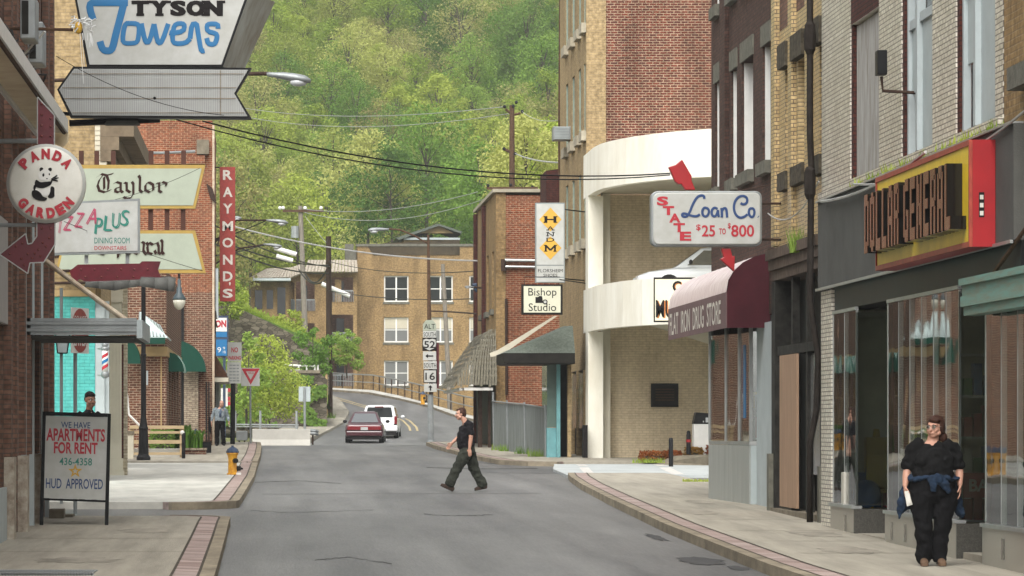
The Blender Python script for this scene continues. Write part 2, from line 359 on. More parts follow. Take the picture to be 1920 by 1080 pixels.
# ------------------------------------------------------------------ sign writing
CAMF = (Vector((1,0,0)), Vector((0,0,1)), Vector((0,-1,0)))      # a sign that faces the camera: right, up, out
WALLR = (Vector((0,-1,0)), Vector((0,0,1)), Vector((-1,0,0)))    # a sign on a wall of the right-hand side
def frame_pt(o, fr, u, v, d=0.0): return Vector(o) + fr[0]*u + fr[1]*v + fr[2]*d
def text(mb, body, o, fr, w, h, bold=0.0, shear=0.0, depth=0.004, rot=0.0, hold=False, space=1.0):
    "lettering fitted to a w x h box centred at o"
    cu = bpy.data.curves.new('lettering', 'FONT'); cu.body = body; cu.align_x = 'CENTER'; cu.shear = shear; cu.offset = bold; cu.space_character = space
    cu.resolution_u = 3
    ob = bpy.data.objects.new('lettering', cu); me = bpy.data.meshes.new_from_object(ob)
    vs = [v.co.copy() for v in me.vertices]; fs = [tuple(p.vertices) for p in me.polygons]
    bpy.data.objects.remove(ob); bpy.data.meshes.remove(me); bpy.data.curves.remove(cu)
    x0 = min(v.x for v in vs); x1 = max(v.x for v in vs); y0 = min(v.y for v in vs); y1 = max(v.y for v in vs)
    sy = h / (y1 - y0); sx = sy if hold else w / (x1 - x0); ca, sa = math.cos(rot), math.sin(rot)
    out = []
    for v in vs:
        u = (v.x - (x0+x1)/2)*sx; q = (v.y - (y0+y1)/2)*sy
        out.append(frame_pt(o, fr, u*ca - q*sa, u*sa + q*ca, depth))
    mb.add(out, fs); return mb
def strokes(mb, lines, o, fr, sx, sy, wid, depth=0.006, smooth=2):
    "brush lettering: polylines in sign units, scaled by sx, sy and drawn as flattened round strokes"
    for ln in lines:
        P = [Vector((p[0]*sx, p[1]*sy)) for p in ln]
        for _ in range(smooth):
            if len(P) > 2:
                Q = [P[0]]
                for a, b in zip(P, P[1:]): Q += [a*.75 + b*.25, a*.25 + b*.75]
                P = Q + [P[-1]]
        pts = [frame_pt(o, fr, p.x, p.y, depth) for p in P]
        k = len(mb.v); mb.tube(pts, wid/2, 8)
        for i in range(k, len(mb.v)):
            d = (mb.v[i] - Vector(o)).dot(fr[2]); mb.v[i] += fr[2]*((d - depth)*-.95)
    return mb
def nib(mb, lines, o, fr, sx, sy, wid, ang=40, depth=0.004):
    "broad-nib lettering"
    nv = Vector((math.cos(R(ang)), math.sin(R(ang)))) * wid/2; k = 0
    for ln in lines:
        P = [Vector((p[0]*sx, p[1]*sy)) for p in ln]
        for a, b in zip(P, P[1:]):
            d = (b - a); d = d.normalized()*wid*.12 if d.length else d
            k += 1; q = [a-d-nv, a-d+nv, b+d+nv, b+d-nv]
            mb.add([frame_pt(o, fr, p.x, p.y, depth + k*.0003) for p in q], [(0,1,2,3)])
    return mb
def poly(mb, pts, o, fr, depth=0.004, thick=None):
    P = [frame_pt(o, fr, p[0], p[1], depth) for p in pts]
    if thick: mb.prism(P, fr[2]*-thick)
    else: mb.add(P, [tuple(range(len(P)))])
    return mb
def facade(mb, ax, p0, p1, u0, u1, z0, z1, holes=()):
    "a wall slab with openings; ax 'X' lies in a plane of constant x, ax 'Y' of constant y"
    us = sorted({u0, u1, *[h[0] for h in holes], *[h[1] for h in holes]}); us = [u for u in us if u0 <= u <= u1]
    zs = sorted({z0, z1, *[h[2] for h in holes], *[h[3] for h in holes]}); zs = [z for z in zs if z0 <= z <= z1]
    for za, zb in zip(zs, zs[1:]):
        run = None
        for ua, ub in list(zip(us, us[1:])) + [(None, None)]:
            solid = ua is not None and not any(h[0] < (ua+ub)/2 < h[1] and h[2] < (za+zb)/2 < h[3] for h in holes)
            if solid: run = [run[0] if run else ua, ub]
            elif run:
                if ax == 'X': mb.box(p0, p1, run[0], run[1], za, zb)
                else: mb.box(run[0], run[1], p0, p1, za, zb)
                run = None
    return mb
def bx(mb, ax, p0, p1, ua, ub, za, zb):
    return mb.box(p0, p1, ua, ub, za, zb) if ax == 'X' else mb.box(ua, ub, p0, p1, za, zb)
def window(T, ax, p, dp, ua, ub, za, zb, frame=None, pane=None, bars=1, rail=True, fw=0.06, sill=None, blind=None, name='window', lining=0):
    "sash window set in an opening: p = plane of its face, dp = +1/-1 into the wall"
    f = MB(); t = .05*dp
    bx(f, ax, p, p+t, ua, ua+fw, za, zb); bx(f, ax, p, p+t, ub-fw, ub, za, zb)
    bx(f, ax, p, p+t, ua+fw, ub-fw, za, za+fw); bx(f, ax, p, p+t, ua+fw, ub-fw, zb-fw, zb)
    for i in range(1, bars+1):
        u = ua + (ub-ua)*i/(bars+1); bx(f, ax, p, p+t, u-fw*.6, u+fw*.6, za+fw, zb-fw)
    if rail: bx(f, ax, p+.01*dp, p+t, ua+fw, ub-fw, (za+zb)/2-.03, (za+zb)/2+.03)
    fo = f.build(name, frame or M['white'], T)
    g = MB(); bx(g, ax, p+.035*dp, p+.06*dp, ua+.01, ub-.01, za+.01, zb-.01); g.build('pane', pane or M['pane_dark'], fo)
    if blind:
        b = MB(); bx(b, ax, p+.026*dp, p+.033*dp, ua+fw, ub-fw, za + (zb-za)*(1-blind), zb-fw); b.build('blind', M['blind'], fo)
    if lining:
        a_ = MB(); bx(a_, ax, p-lining*dp, p-.002*dp, ub-.05, ub-.002, za, zb); bx(a_, ax, p-lining*dp, p-.002*dp, ua+.002, ua+.05, za, zb); a_.build('lining', frame or M['white'], fo)
    if sill:
        s_ = MB(); bx(s_, ax, p-.16*dp, p+.02*dp, ua-.08, ub+.08, za-.16, za-.002); s_.build('sill', sill, fo)
    return fo
# ================================================================== THE SETTING
def asphalt(name, c1, c2):
    m, n, l, b = new_mat(name); b.inputs['Roughness'].default_value = .5; b.inputs['Specular IOR Level'].default_value = .5
    tc = n.new('ShaderNodeTexCoord')
    def nz(sc, stretch, det=5):
        mp = n.new('ShaderNodeMapping'); mp.inputs['Scale'].default_value = stretch; l.new(tc.outputs['Object'], mp.inputs[0])
        t = n.new('ShaderNodeTexNoise'); t.inputs['Scale'].default_value = sc; t.inputs['Detail'].default_value = det; t.inputs['Roughness'].default_value = .6
        l.new(mp.outputs[0], t.inputs['Vector']); return t
    a = nz(1.0, (1.1, .035, 1)); g = nz(34, (1, .05, 1), 3); p = nz(.5, (1, .16, 1), 7)
    s1 = n.new('ShaderNodeMath'); s1.operation = 'MULTIPLY_ADD'; s1.inputs[1].default_value = .55; l.new(a.outputs['Fac'], s1.inputs[0]); 
    s2 = n.new('ShaderNodeMath'); s2.operation = 'MULTIPLY_ADD'; s2.inputs[1].default_value = .3; l.new(g.outputs['Fac'], s2.inputs[0])
    s3 = n.new('ShaderNodeMath'); s3.operation = 'MULTIPLY'; s3.inputs[1].default_value = .62; l.new(p.outputs['Fac'], s3.inputs[0])
    l.new(s3.outputs[0], s2.inputs[2]); l.new(s2.outputs[0], s1.inputs[2])
    cr = n.new('ShaderNodeValToRGB'); cr.color_ramp.elements[0].position = .58; cr.color_ramp.elements[1].position = .92
    cr.color_ramp.elements[0].color = (*c1, 1); cr.color_ramp.elements[1].color = (*c2, 1)
    l.new(s1.outputs[0], cr.inputs[0]); l.new(cr.outputs[0], b.inputs['Base Color'])
    bp = n.new('ShaderNodeBump'); bp.inputs['Strength'].default_value = .35; bp.inputs['Distance'].default_value = .01
    l.new(g.outputs['Fac'], bp.inputs['Height']); l.new(bp.outputs[0], b.inputs['Normal'])
    return m
M['asphalt'] = asphalt('worn asphalt', (.052,.051,.049), (.160,.157,.149))
M['tar'] = paint('tar seal', (.035,.035,.034), .6, var=.2)
M['walk'] = paint('tan sidewalk concrete', (.365,.335,.272), .9, var=.18, scale=3.2, bump=.25, bscale=60, stretch=(1,.07,1), spread=.55)
M['walk_pale'] = paint('new pale sidewalk concrete', (.50,.49,.44), .85, var=.16, scale=1.3, bump=.12, bscale=70, stretch=(1,.3,1), spread=.4)
M['walk_stain'] = paint('stained sidewalk', (.325,.295,.24), .9, var=.25, scale=2.5, stretch=(1,.3,1))
M['kerb'] = paint('kerb concrete', (.30,.255,.185), .9, var=.25, scale=3, bump=.3, bscale=40, stretch=(1,.4,1))
M['pavers'] = brick('pink pavers', (.43,.345,.315), (.31,.225,.20), (.16,.13,.11), row=50, width=.42, gap=.012, stain=.3)
M['apron'] = paint('pale worn apron concrete', (.43,.455,.45), .8, var=.13, scale=1.2, bump=.1, bscale=60)
M['line_white'] = paint('worn white road paint', (.62,.60,.56), .7, var=.2, scale=6)
M['line_yellow'] = paint('worn yellow road paint', (.50,.40,.22), .7, var=.2, scale=6)
M['soil'] = paint('leaf litter', (.16,.17,.06), .95, var=.3, scale=.8, col2=(.09,.10,.045))
M['grass'] = paint('spring grass', (.10,.17,.03), .9, var=.3, scale=5)

M['joint'] = paint('dirty paving joint', (.10,.085,.065), .95, var=.3, scale=5)
def resample(pts, n=8):
    out = []
    for a, b in zip(pts, pts[1:]):
        for i in range(n): out.append((a[0] + (b[0]-a[0])*i/n, a[1] + (b[1]-a[1])*i/n))
    return out + [tuple(pts[-1][:2])]
def ribbon(name, A, B, off, mat, skirt=0.0, n=8, zfun=None):
    A = resample([(p[0], p[1]) for p in A], n); B = resample([(p[0], p[1]) for p in B], n); zf = zfun or zg; mb = MB(); k = len(A)
    vs = [(x, y, zf(y)+off) for x, y in A] + [(x, y, zf(y)+off) for x, y in B]
    fs = [(i, k+i, k+i+1, i+1) for i in range(k-1)]
    if skirt:
        vs += [(x, y, zf(y)+off-skirt) for x, y in A] + [(x, y, zf(y)+off-skirt) for x, y in B]
        fs += [(i+1, 2*k+i+1, 2*k+i, i) for i in range(k-1)] + [(k+i, 3*k+i, 3*k+i+1, k+i+1) for i in range(k-1)]
        fs += [(0, 2*k, 3*k, k), (k-1, 2*k-1, 4*k-1, 3*k-1)]
    mb.add(vs, fs); o = mb.build(name, mat); return struct(o)
# the lowest sheet, out to the horizon
gm = MB(); ys = [-900, -300, -60, 0, 40, 86, 130, 154, 178, 200, 230, 260, 312, 700, 1500]; xs = [-1500, -400, -60, -20, 0, 20, 60, 400, 1500]
gm.add([(x, y, min(zg(y) - .35, 1.15)) for y in ys for x in xs],
       [(j*len(xs)+i, j*len(xs)+i+1, (j+1)*len(xs)+i+1, (j+1)*len(xs)+i) for j in range(len(ys)-1) for i in range(len(xs)-1)])
struct(gm.build('ground', M['soil']))
# street up to the crest, then the road that swings away uphill
L2 = [(1.2,168), (2.3,190), (3.8,213), (4.5,233), (4.3,248), (3.84,262), (1.8,272), (-1.1,280), (-10,290)]
R2 = [(16,168), (13.2,193)] + [tuple(G(*p)[:2]) for p in [(895,792), (800,763), (746,750), (690,739), (623,734), (540,727)]] + [(-8,304)]
ribbon('road', [(-4.0,0), (-4.0,40), (-4.0,100), (-4.0,168)], [(16,0), (16,40), (16,100), (16,168)], 0, M['asphalt'], n=14)
ribbon('road', L2, R2, 0, M['asphalt'])
ribbon('alley', [(-40,64.6), (-3.9,64.6)], [(-40,70.8), (-3.9,70.8)], .004, M['asphalt'])
KW = .16
def arc(c, r, a0, a1, n=5): return [(c[0] + r*math.cos(R(a0+(a1-a0)*i/n)), c[1] + r*math.sin(R(a0+(a1-a0)*i/n))) for i in range(n+1)]
def shift(P, d):
    out = []
    for i, p in enumerate(P):
        a = P[max(i-1, 0)]; b = P[min(i+1, len(P)-1)]; t = Vector((b[0]-a[0], b[1]-a[1])).normalized()
        out.append((p[0] - t.y*d, p[1] + t.x*d))
    return out
def walkway(kerb, side, wall, mat, strip=(None, None), off=.13):
    "kerb line, paver strip and pavement; side +1: the pavement lies to the left of the kerb line's direction"
    k2 = shift(kerb, .17*side); k3 = shift(kerb, .46*side)
    ribbon('kerb', kerb, k2, off+.004, M['kerb'], skirt=.3, n=4)
    ribbon('paver_strip', k2, k3, off, M['pavers'], skirt=.2, n=4)
    for kk in (k2, k3): ribbon('paving_joint', shift(kk, -.012), shift(kk, .02), off+.006, M['joint'], n=4)
    ribbon('sidewalk', k3, [(wall if not callable(wall) else wall(p[1]), p[1]) for p in k3], off, mat, skirt=.25, n=4)
left_a = [(-.62,0), (-.62,44), (-.64,55), (-.66,61)] + arc((-1.9,63.2), 1.25, -5, 75, 5)
walkway(left_a, 1, -4.1, M['walk'])
left_b = arc((-2.2,73.0), 1.6, -75, 0, 5) + [(-.55,78), (-.42,95), (-.40,112)]
walkway(left_b, 1, -6.0, M['walk_pale'])
left_c = [(-.40,112.2), (-.36,125), (-.38,145), (-.45,157), (-.8,159.5)]
walkway(left_c, 1, -6.0, M['walk'], off=.17)
right_a = [(5.7,0), (5.7,46), (5.9,60), (6.3,75), (6.65,86), (7.0,94), (7.25,98)]
walkway(right_a, -1, 9.6, M['walk'])
right_c = [(8.1,113.6), (7.3,114), (6.6,116.6), (6.35,124), (6.2,136), (6.05,150), (6.2,161), (6.6,164.5), (7.6,166.5)]
walkway(right_c, -1, 16.0, M['walk'])
ribbon('driveway', [(7.25,98.05), (7.45,106), (8.0,113.4)], [(24,98.4), (24,106), (24,113.4)], .07, M['apron'], skirt=.1)
for a, b in [(7.75, 8.0), (9.9, 10.2), (12.0, 12.3)]:
    ribbon('lane_marking', [(a,99.0), (a+.45,106.5), (a+.55,108)], [(b,99.0), (b+.45,106.5), (b+.55,108)], .076, M['line_white'])
    ribbon('lane_marking', [(a+.7,110.0), (a+.8,112.6)], [(b+.7,110.0), (b+.8,112.6)], .076, M['line_white'])
# the far pavement behind its kerb, and the wedge where the utility pole stands
far_in = R2[2:]; far_out = [tuple(G(*p, .13)[:2]) for p in [(895,781), (800,755), (746,741), (700,731.5), (623,727), (540,721)]] + [(-8,307)]
ribbon('kerb', far_in, [(a[0]*.94+b[0]*.06, a[1]*.94+b[1]*.06) for a, b in zip(far_in, far_out)], .134, M['kerb'], skirt=.3)
ribbon('sidewalk', [(a[0]*.94+b[0]*.06, a[1]*.94+b[1]*.06) for a, b in zip(far_in, far_out)], far_out, .13, M['walk_pale'], skirt=3.0)
wedge = [(1.7,183), (2.3,190), (3.8,213), (4.5,233), (4.3,248), (3.84,262)]
ribbon('sidewalk', wedge, [(-.6,183), (-.4,190), (1.4,213), (1.9,233), (2.2,248), (2.0,262)], .13, M['walk'], skirt=.3)
ctr = [tuple(G(*p)[:2]) for p in [(776,808), (774,801), (762,789), (741,777), (693,765), (626,745.5), (560,737)]]
for d in (-.18, .18): ribbon('centre_line', shift(ctr, d-.06), shift(ctr, d+.06), .006, M['line_yellow'])
ribbon('crosswalk_line', [(.9,166.4), (3.3,166.6)], [(.9,166.9), (3.3,167.1)], .006, M['line_white'])
ribbon('crosswalk_line', [(5.0,166.8), (6.1,166.8)], [(5.0,167.3), (6.1,167.3)], .006, M['line_white'])
ribbon('stop_line', [(-.2,82.3), (5.6,83.0)], [(-.2,82.55), (5.6,83.25)], .005, paint('ghost of a road line', (.19,.19,.185), .7, var=.2, scale=5))
def crack(pts, w):
    pts = [(q[0], q[1]) for q in pts]
    P = []
    rr = random.Random(int(pts[0][0]*31 + pts[0][1]))
    for a, b in zip(pts, pts[1:]):
        for i in range(9): t = i/9; P.append((a[0]+(b[0]-a[0])*t, a[1]+(b[1]-a[1])*t + rr.uniform(-.22, .22)))
    P.append(pts[-1]); ribbon('road_crack', P, [(x, y + w*rr.uniform(.5, 1.4)) for x, y in P], .005, M['tar'], n=1)
crack([G(478,905), G(560,902), G(640,907)], .35); crack([G(796,965), G(860,968), G(925,966)], .22); crack([G(590,1050), G(660,1046), G(735,1058)], .12)
crack([G(800,877), G(880,880), G(1010,879)], .8); crack([G(470,958), G(540,962), G(700,957)], .12); crack([G(900,868), G(960,872)], .5)
def blotch(name, c, rx, ry, mat, seed, off):
    rr = random.Random(seed); n = 26; P = []
    for i in range(n): a = 2*math.pi*i/n; k = rr.uniform(.72,1.15); P.append((c[0]+rx*k*math.cos(a), c[1]+ry*k*math.sin(a)))
    mb = MB(); mb.add([(x, y, zg(y)+off) for x, y in P] + [(c[0], c[1], zg(c[1])+off)], [(i, (i+1) % n, n) for i in range(n)]); return struct(mb.build(name, mat))
M['patch'] = paint('newer asphalt patch', (.055,.055,.055), .6, var=.2, scale=4); M['stain'] = paint('oil darkened asphalt', (.095,.095,.093), .5, var=.25, scale=3)
for i, (px, py, rx, ry, mt) in enumerate([(1315,1052,.28,1.2,'wet'),(1230,1008,.10,1.5,'wet'),(1385,1066,.12,.7,'wet')]): blotch('road_patch', G(px,py), rx, ry, M['patch'], i, .006)
for i, (px, py, rx, ry, mt) in enumerate([(1010,884,1.6,3.5,'stain')]): blotch('road_patch', G(px,py), rx, ry, M[mt], 10+i, .004)
for i, (x, y, rx, ry) in enumerate([(-2.3,47,.5,.8),(-1.8,57,.4,1.0),(7.2,50,.4,1.2),(7.6,56,.35,1.5),(7.0,66,.3,1.8),(7.7,72,.25,1.5),(-3.0,60.5,.35,.7)]):
    blotch('pavement_stain', (x,y), rx, ry, M['walk_stain'], 40+i, .134)
# joints scored across the pavements
for y, xa, xb, o_ in [(38,-3.6,-1.12,.13),(49.5,-3.6,-1.12,.13),(54,-3.6,-1.12,.13),(82,-3.8,-1.0,.13),(90,-3.8,-1.0,.13),(100,-3.8,-1.0,.13),(49,6.4,8.2,.13),(53,6.4,8.2,.13),(57,6.5,8.2,.13),(62,6.6,8.2,.13),(68,6.7,8.4,.13),(77,7,8.4,.13),(86,7.3,9.4,.13)]:
    ribbon('paving_joint', [(xa,y), (xb,y)], [(xa,y+.05), (xb,y+.05)], o_+.005, M['concrete_old'], n=2)
# the wooded hillside
def zhill(x, y):
    if y < 312: return 1.15
    t = y - 312
    return 1.15 + t*.335*min(1, .4 + t/60) + 2.5*min(1, t/40)*noise.noise(Vector((x/28, y/28, 3))) + max(0, -x)*.10*min(1, t/60)
hm = MB(); nx, ny = 60, 50
hx = [-180 + 400*i/nx for i in range(nx+1)]; hy = [311 + 420*j/ny for j in range(ny+1)]
hm.add([(x, y, zhill(x, y)) for y in hy for x in hx], [(j*(nx+1)+i, j*(nx+1)+i+1, (j+1)*(nx+1)+i+1, (j+1)*(nx+1)+i) for j in range(ny) for i in range(nx)])
struct(hm.build('hillside', M['soil'], smooth=True))
# grassy bank held by the stone walls on the left
bk = MB(); bxs = [-60, -30, -12, -6, -3.5, -2, 0, 1.5, 3.1]; bys = [205.4, 214, 220.9, 221.2, 228, 240, 262, 306]
def zbank(x, y):
    if y < 221: return 4.0 if x < 2.3 else 2.6
    top = 6.0 + max(0, (3.2-x))*.44
    if y < 225: return min(top, 16)
    return min(top + (y-222)*.05, 18)
bk.add([(x - max(0, (y-226)*.055), y, zbank(x, y)) for y in bys for x in bxs], [(j*len(bxs)+i, j*len(bxs)+i+1, (j+1)*len(bxs)+i+1, (j+1)*len(bxs)+i) for j in range(len(bys)-1) for i in range(len(bxs)-1)])
struct(bk.build('bank', M['grass']))
T = thing('retaining_wall', W(525, 800, 204), 'dark rubble stone retaining wall behind the concrete barrier, its foot by the utility pole', 'wall')
mb = MB(); mb.prism([W(380,812,204), W(612,812,204), W(614,712,204), W(600,700,204), W(380,690,204)], (0,1.2,0)); mb.build('wall', M['stone_wall'], T)
mb = MB(); mb.box(XX(380,204), XX(600,204), 203.9, 205.3, ZZ(700,204)+.002, ZZ(694,204)); mb.build('coping', M['concrete_old'], T)
T = thing('retaining_wall', W(525, 700, 221), 'upper mossy stone wall with a slanting grass grown top, below the tan apartment block', 'wall')
mb = MB(); mb.prism([W(330,740,221), W(617,740,221), W(617,655,221), W(560,632,221), W(500,602,221), W(440,575,221), W(330,530,221)], (0,1.0,0)); mb.build('wall', M['stone_wall'], T)
# ================================================================== RIGHT-HAND SIDE
# --- near white-brick store with the long sign
M['drab'] = paint('drab display panel', (.72,.70,.58), .9, var=.12)
XW = 8.3
store = thing('store_building', (XW, 53, zg(53)), 'white glazed brick store with grey upper panels above the long red and yellow sign', 'building')
Y0, Y1 = 45.4, 60.4
zsill = 6.05                         # top of the slab fascia
def yw(px, X=XW): return X*FPX/(px-VX)
b1 = (yw(1648), yw(1594)); b2 = (yw(1748), yw(1690)); b3 = (yw(1866), yw(1792))
holes = [(b[0], b[1], 5.2, 8.4 if i else 7.4) for i, b in enumerate((b1, b2, b3))]
mb = facade(MB(), 'X', XW, XW+.35, Y0, Y1, 5.1, 12.5, holes); mb.build('wall', M['brick_cream'], store)
mb = MB()
for ya, yb, za, zb in holes: mb.box(XW+.02, XW+.34, yb-.16, yb-.002, za, zb)      # maroon reveals that face the viewer
mb.build('reveal', M['brick_maroon'], store)
# bay windows: boarded, then two grey sashes
mb = MB(); mb.box(XW+.07, XW+.12, b1[0]+.02, b1[1]-.18, 5.22, 7.38); mb.build('boarded_window', M['weathered_ply'], store); mb = MB(); mb.box(XW-.003, XW+.01, b1[0], b1[1]-.1, 7.405, 8.7); mb.build('header', M['brick_maroon'], store)
for b, lo in ((b2, 1), (b3, 0)):
    ya, yb = b[0]+.02, b[1]-.18; za, zb = 5.22, 8.38
    f = MB(); f.box(XW+.05, XW+.14, ya, ya+.1, za, zb); f.box(XW+.05, XW+.14, yb-.1, yb, za, zb); ym = ya+(yb-ya)*.62
    f.box(XW+.03, XW+.14, ym-.07, ym+.07, za, zb); f.box(XW+.06, XW+.14, ya+.1, ym-.07, za+1.66, za+1.78); f.box(XW+.06, XW+.14, ym+.07, yb-.1, za+1.62, za+1.74)
    fo = f.build('window', M['pale_grey'], store)
    p = MB(); p.box(XW+.10, XW+.13, ya+.1, ym-.07, za, za+1.66); p.build('panel', M['pale_blue_grey'], fo)
    p = MB(); p.box(XW+.10, XW+.13, ym+.07, yb-.1, za+.8, za+1.62); p.build('panel', M['pale_blue_grey'], fo)
    p = MB(); p.box(XW+.15, XW+.17, ya+.1, ym-.07, za+1.78, zb); p.build('pane', M['pane_dark'], fo)
    p = MB(); p.box(XW+.15, XW+.17, ym+.07, yb-.1, za, za+.8); p.box(XW+.15, XW+.17, ym+.07, yb-.1, za+1.74, zb); p.build('pane', M['pane_dark'], fo)
mb = MB(); mb.box(XW-.06, XW-.002, Y0, Y1, 5.0, 5.16); mb.build('ledge', M['brick_cream'], store)
mb = MB(); mb.box(XW-.18, XW+.3, Y0-1.6, Y1-.9, 3.70, 4.97); mb.build('fascia', M['stucco_grey'], store)
mb = MB(); mb.box(XW-.22, XW-.07, Y0-1.6, Y1-.9, 4.974, 4.998); mb.box(XW-.22, XW-.185, Y0-1.6, Y1-.9, 3.66, 3.698); mb.build('flashing', M['aluminium'], store)
mb = MB(); mb.box(XW-.1, XW+.3, Y0-1.6, Y1-2.1, 3.335, 3.69); mb.build('transom_band', M['black'], store)
mb = MB(); mb.box(XW-.14, XW+.5, 58.35, 59.45, 0, 3.65); mb.build('corner_pier', M['brick_cream'], store)
# shopfront: bulkheads, glass, alcoves, interior
def bulkhead(ya, yb, xf, xb=None, vents=()):
    m = MB(); z0 = zg((ya+yb)/2)-.1
    m.box(xf, xf+.06, ya, yb, z0, .50); fo = m.build('bulkhead', M['granite_pale'], store)
    c = MB(); c.box(xf-.03, xf+.12, ya-.02, yb, .502, .545); c.build('sill', M['aluminium'], fo)
    v = MB()
    for y in vents: v.box(xf-.004, xf+.01, y-.09, y+.09, .17, .40)
    if vents: v.build('vent', M['mirror_black'], fo)
    r = MB(); r.box(xf+.002, XW+1.2, ya-.05, ya-.002, z0, .50); r.build('return', M['granite_dark'], fo)
    g = MB(); ms = MB(); n = max(1, round((yb-ya)/.95))
    for i in range(n):
        a, b = ya+(yb-ya)*i/n, ya+(yb-ya)*(i+1)/n
        g.box(xf+.04, xf+.052, a+.02, b-.02, .55, 3.28)
    for i in range(n+1): y = ya+(yb-ya)*i/n; t_ = .03 if i in (0, n) else .008; ms.box(xf+.035, xf+.06, y-t_, y+t_, .55, 3.28)
    ms.box(xf+.02, xf+.07, ya, yb, 3.285, 3.33)
    w = ms.build('shop_window', M['aluminium'], store); g.build('pane', M['glass_shop'], w)
    j = MB(); j.box(xf+.03, XW+1.2, ya-.03, ya-.01, .55, 3.25); j.build('side_pane', M['glass_shop'], w)
bulkhead(56.0, 58.3, 8.14, vents=(56.8,)); bulkhead(47.5, 53.0, 8.12, vents=(49.0, 51.3, 52.4)); bulkhead(40.0, 45.9, 8.15, vents=(44.6, 41.5))
mb = MB()
mb.box(13, 13.1, 38, 60, -.2, 3.6); mb.box(XW+.32, 13, 59.6, 59.7, -.2, 3.6); mb.box(XW+.32, 13, 38, 38.1, -.2, 3.6); mb.build('back_wall', paint('drab shop interior', (.62,.60,.48), .9, var=.2), store)
mb = MB(); mb.box(8.22, 9.5, 57.4, 57.46, .5, 3.33); mb.box(8.3, 9.5, 50.2, 50.26, .5, 3.33); mb.build('display_back', M['drab'], store)
mb = MB(); mb.box(XW-.04, 13, 38.1, 59.6, 3.34, 3.5); mb.build('ceiling', paint('shop ceiling', (.6,.6,.55), .9), store)
mb = MB(); mb.box(XW-.1, 13, 38.1, 59.6, -.2, .16); mb.build('shop_floor', paint('shop floor', (.35,.32,.26), .8), store)
for ya, yb in ((53.0, 56.0), (45.9, 47.5)):
    d = MB(); d.box(XW+1.25, XW+1.3, ya+.3, ya+.4, .17, 3.3); d.box(XW+1.25, XW+1.3, yb-.4, yb-.3, .17, 3.3); d.box(XW+1.25, XW+1.3, ya+.4, yb-.4, 2.4, 2.5); d.box(XW+1.25, XW+1.3, ya+.4, yb-.4, .17, .4)
    do = d.build('door', M['aluminium'], store); g = MB(); g.box(XW+1.27, XW+1.28, ya+.4, yb-.4, .4, 2.4); g.build('pane', M['glass_shop'], do)
rr = random.Random(4)
goods = [((.42,.03,.03),'red'), ((.04,.14,.40),'blue'), ((.55,.38,.03),'yellow'), ((.10,.3,.08),'green'), ((.5,.48,.42),'white')]
GM = {c[1]: paint(c[1]+' plastic', c[0], .4, var=.1) for c in goods}
def toy(x, y, z, colour, what):
    m = MB(); z0 = z
    if what == 'ball': m.ball((x, y, z+.2), .2, n=14, m=10); nm, lb = 'play_ball', colour+' play ball behind the shop glass beside the doorway'
    elif what == 'chair': m.box(x-.2,x+.2,y-.2,y+.2,z+.22,z+.27); m.box(x-.2,x+.2,y+.16,y+.2,z+.27,z+.75); [m.box(x+a-.02,x+a+.02,y+b-.02,y+b+.02,z,z+.22) for a in (-.17,.17) for b in (-.17,.17)]; nm, lb = 'child_chair', colour+' plastic child chair in the shop window by the doorway'
    else: m.box(x-.16,x+.16,y-.12,y+.12,z,z+.5); m.cyl((x,y,z+.5),(x,y,z+.62),.06,.04); nm, lb = 'carton', colour+' carton standing in the shop window by the doorway'
    tag(m.build(nm, GM[colour], smooth=what == 'ball', bevel=0 if what == 'ball' else .015), lb, 'toy', 'goods in the shop window')
toy(8.38, 56.35, .5, 'blue', 'ball'); toy(8.62, 56.5, .5, 'yellow', 'chair'); toy(8.5, 56.95, .5, 'blue', 'carton'); toy(8.85, 56.8, .5, 'red', 'carton'); toy(8.3, 57.1, .5, 'white', 'carton'); toy(8.62, 57.05, 1.0, 'yellow', 'carton')
mb = MB(); mb.box(8.22, 9.4, 56.02, 58.19, .44, .498); mb.box(8.22, 9.4, 47.5, 52.85, .44, .498); mb.build('display_floor', M['drab'], store)
sh = thing('display_shelf', (8.6, 48.2, .5), 'shelf packed with red and dark goods inside the shop behind the woman', 'shelf')
mb = MB(); [mb.box(8.3, 8.95, 48.1, 48.5, z, z+.03) for z in (.5,1.0,1.5,2.0,2.5)]; mb.box(8.955,8.99,48.1,48.5,.5,2.9); mb.build('board', M['white'], sh)
for k in range(20):
    z = (.53,1.03,1.53,2.03)[k % 4]; x = 8.33+.12*(k//4); m = MB(); m.box(x, x+.10, 48.15, 48.35, z, z+rr.uniform(.2,.42)); m.build('goods', GM[rr.choice(['red','red','blue','white','green','yellow'])], sh)
bn = thing('window_banner', (8.45, 47.8, .9), 'small dark red hanging banner with pale letters inside the shop window', 'banner')
mb = MB(); mb.box(8.26, 8.62, 47.80, 47.82, .80, 1.10); mb.build('cloth', M['letter_red'], bn)
mb = MB(); text(mb, 'BA', (8.45, 47.80, .95), CAMF, .24, .15, bold=.03); mb.build('lettering', M['letter_white'], bn)
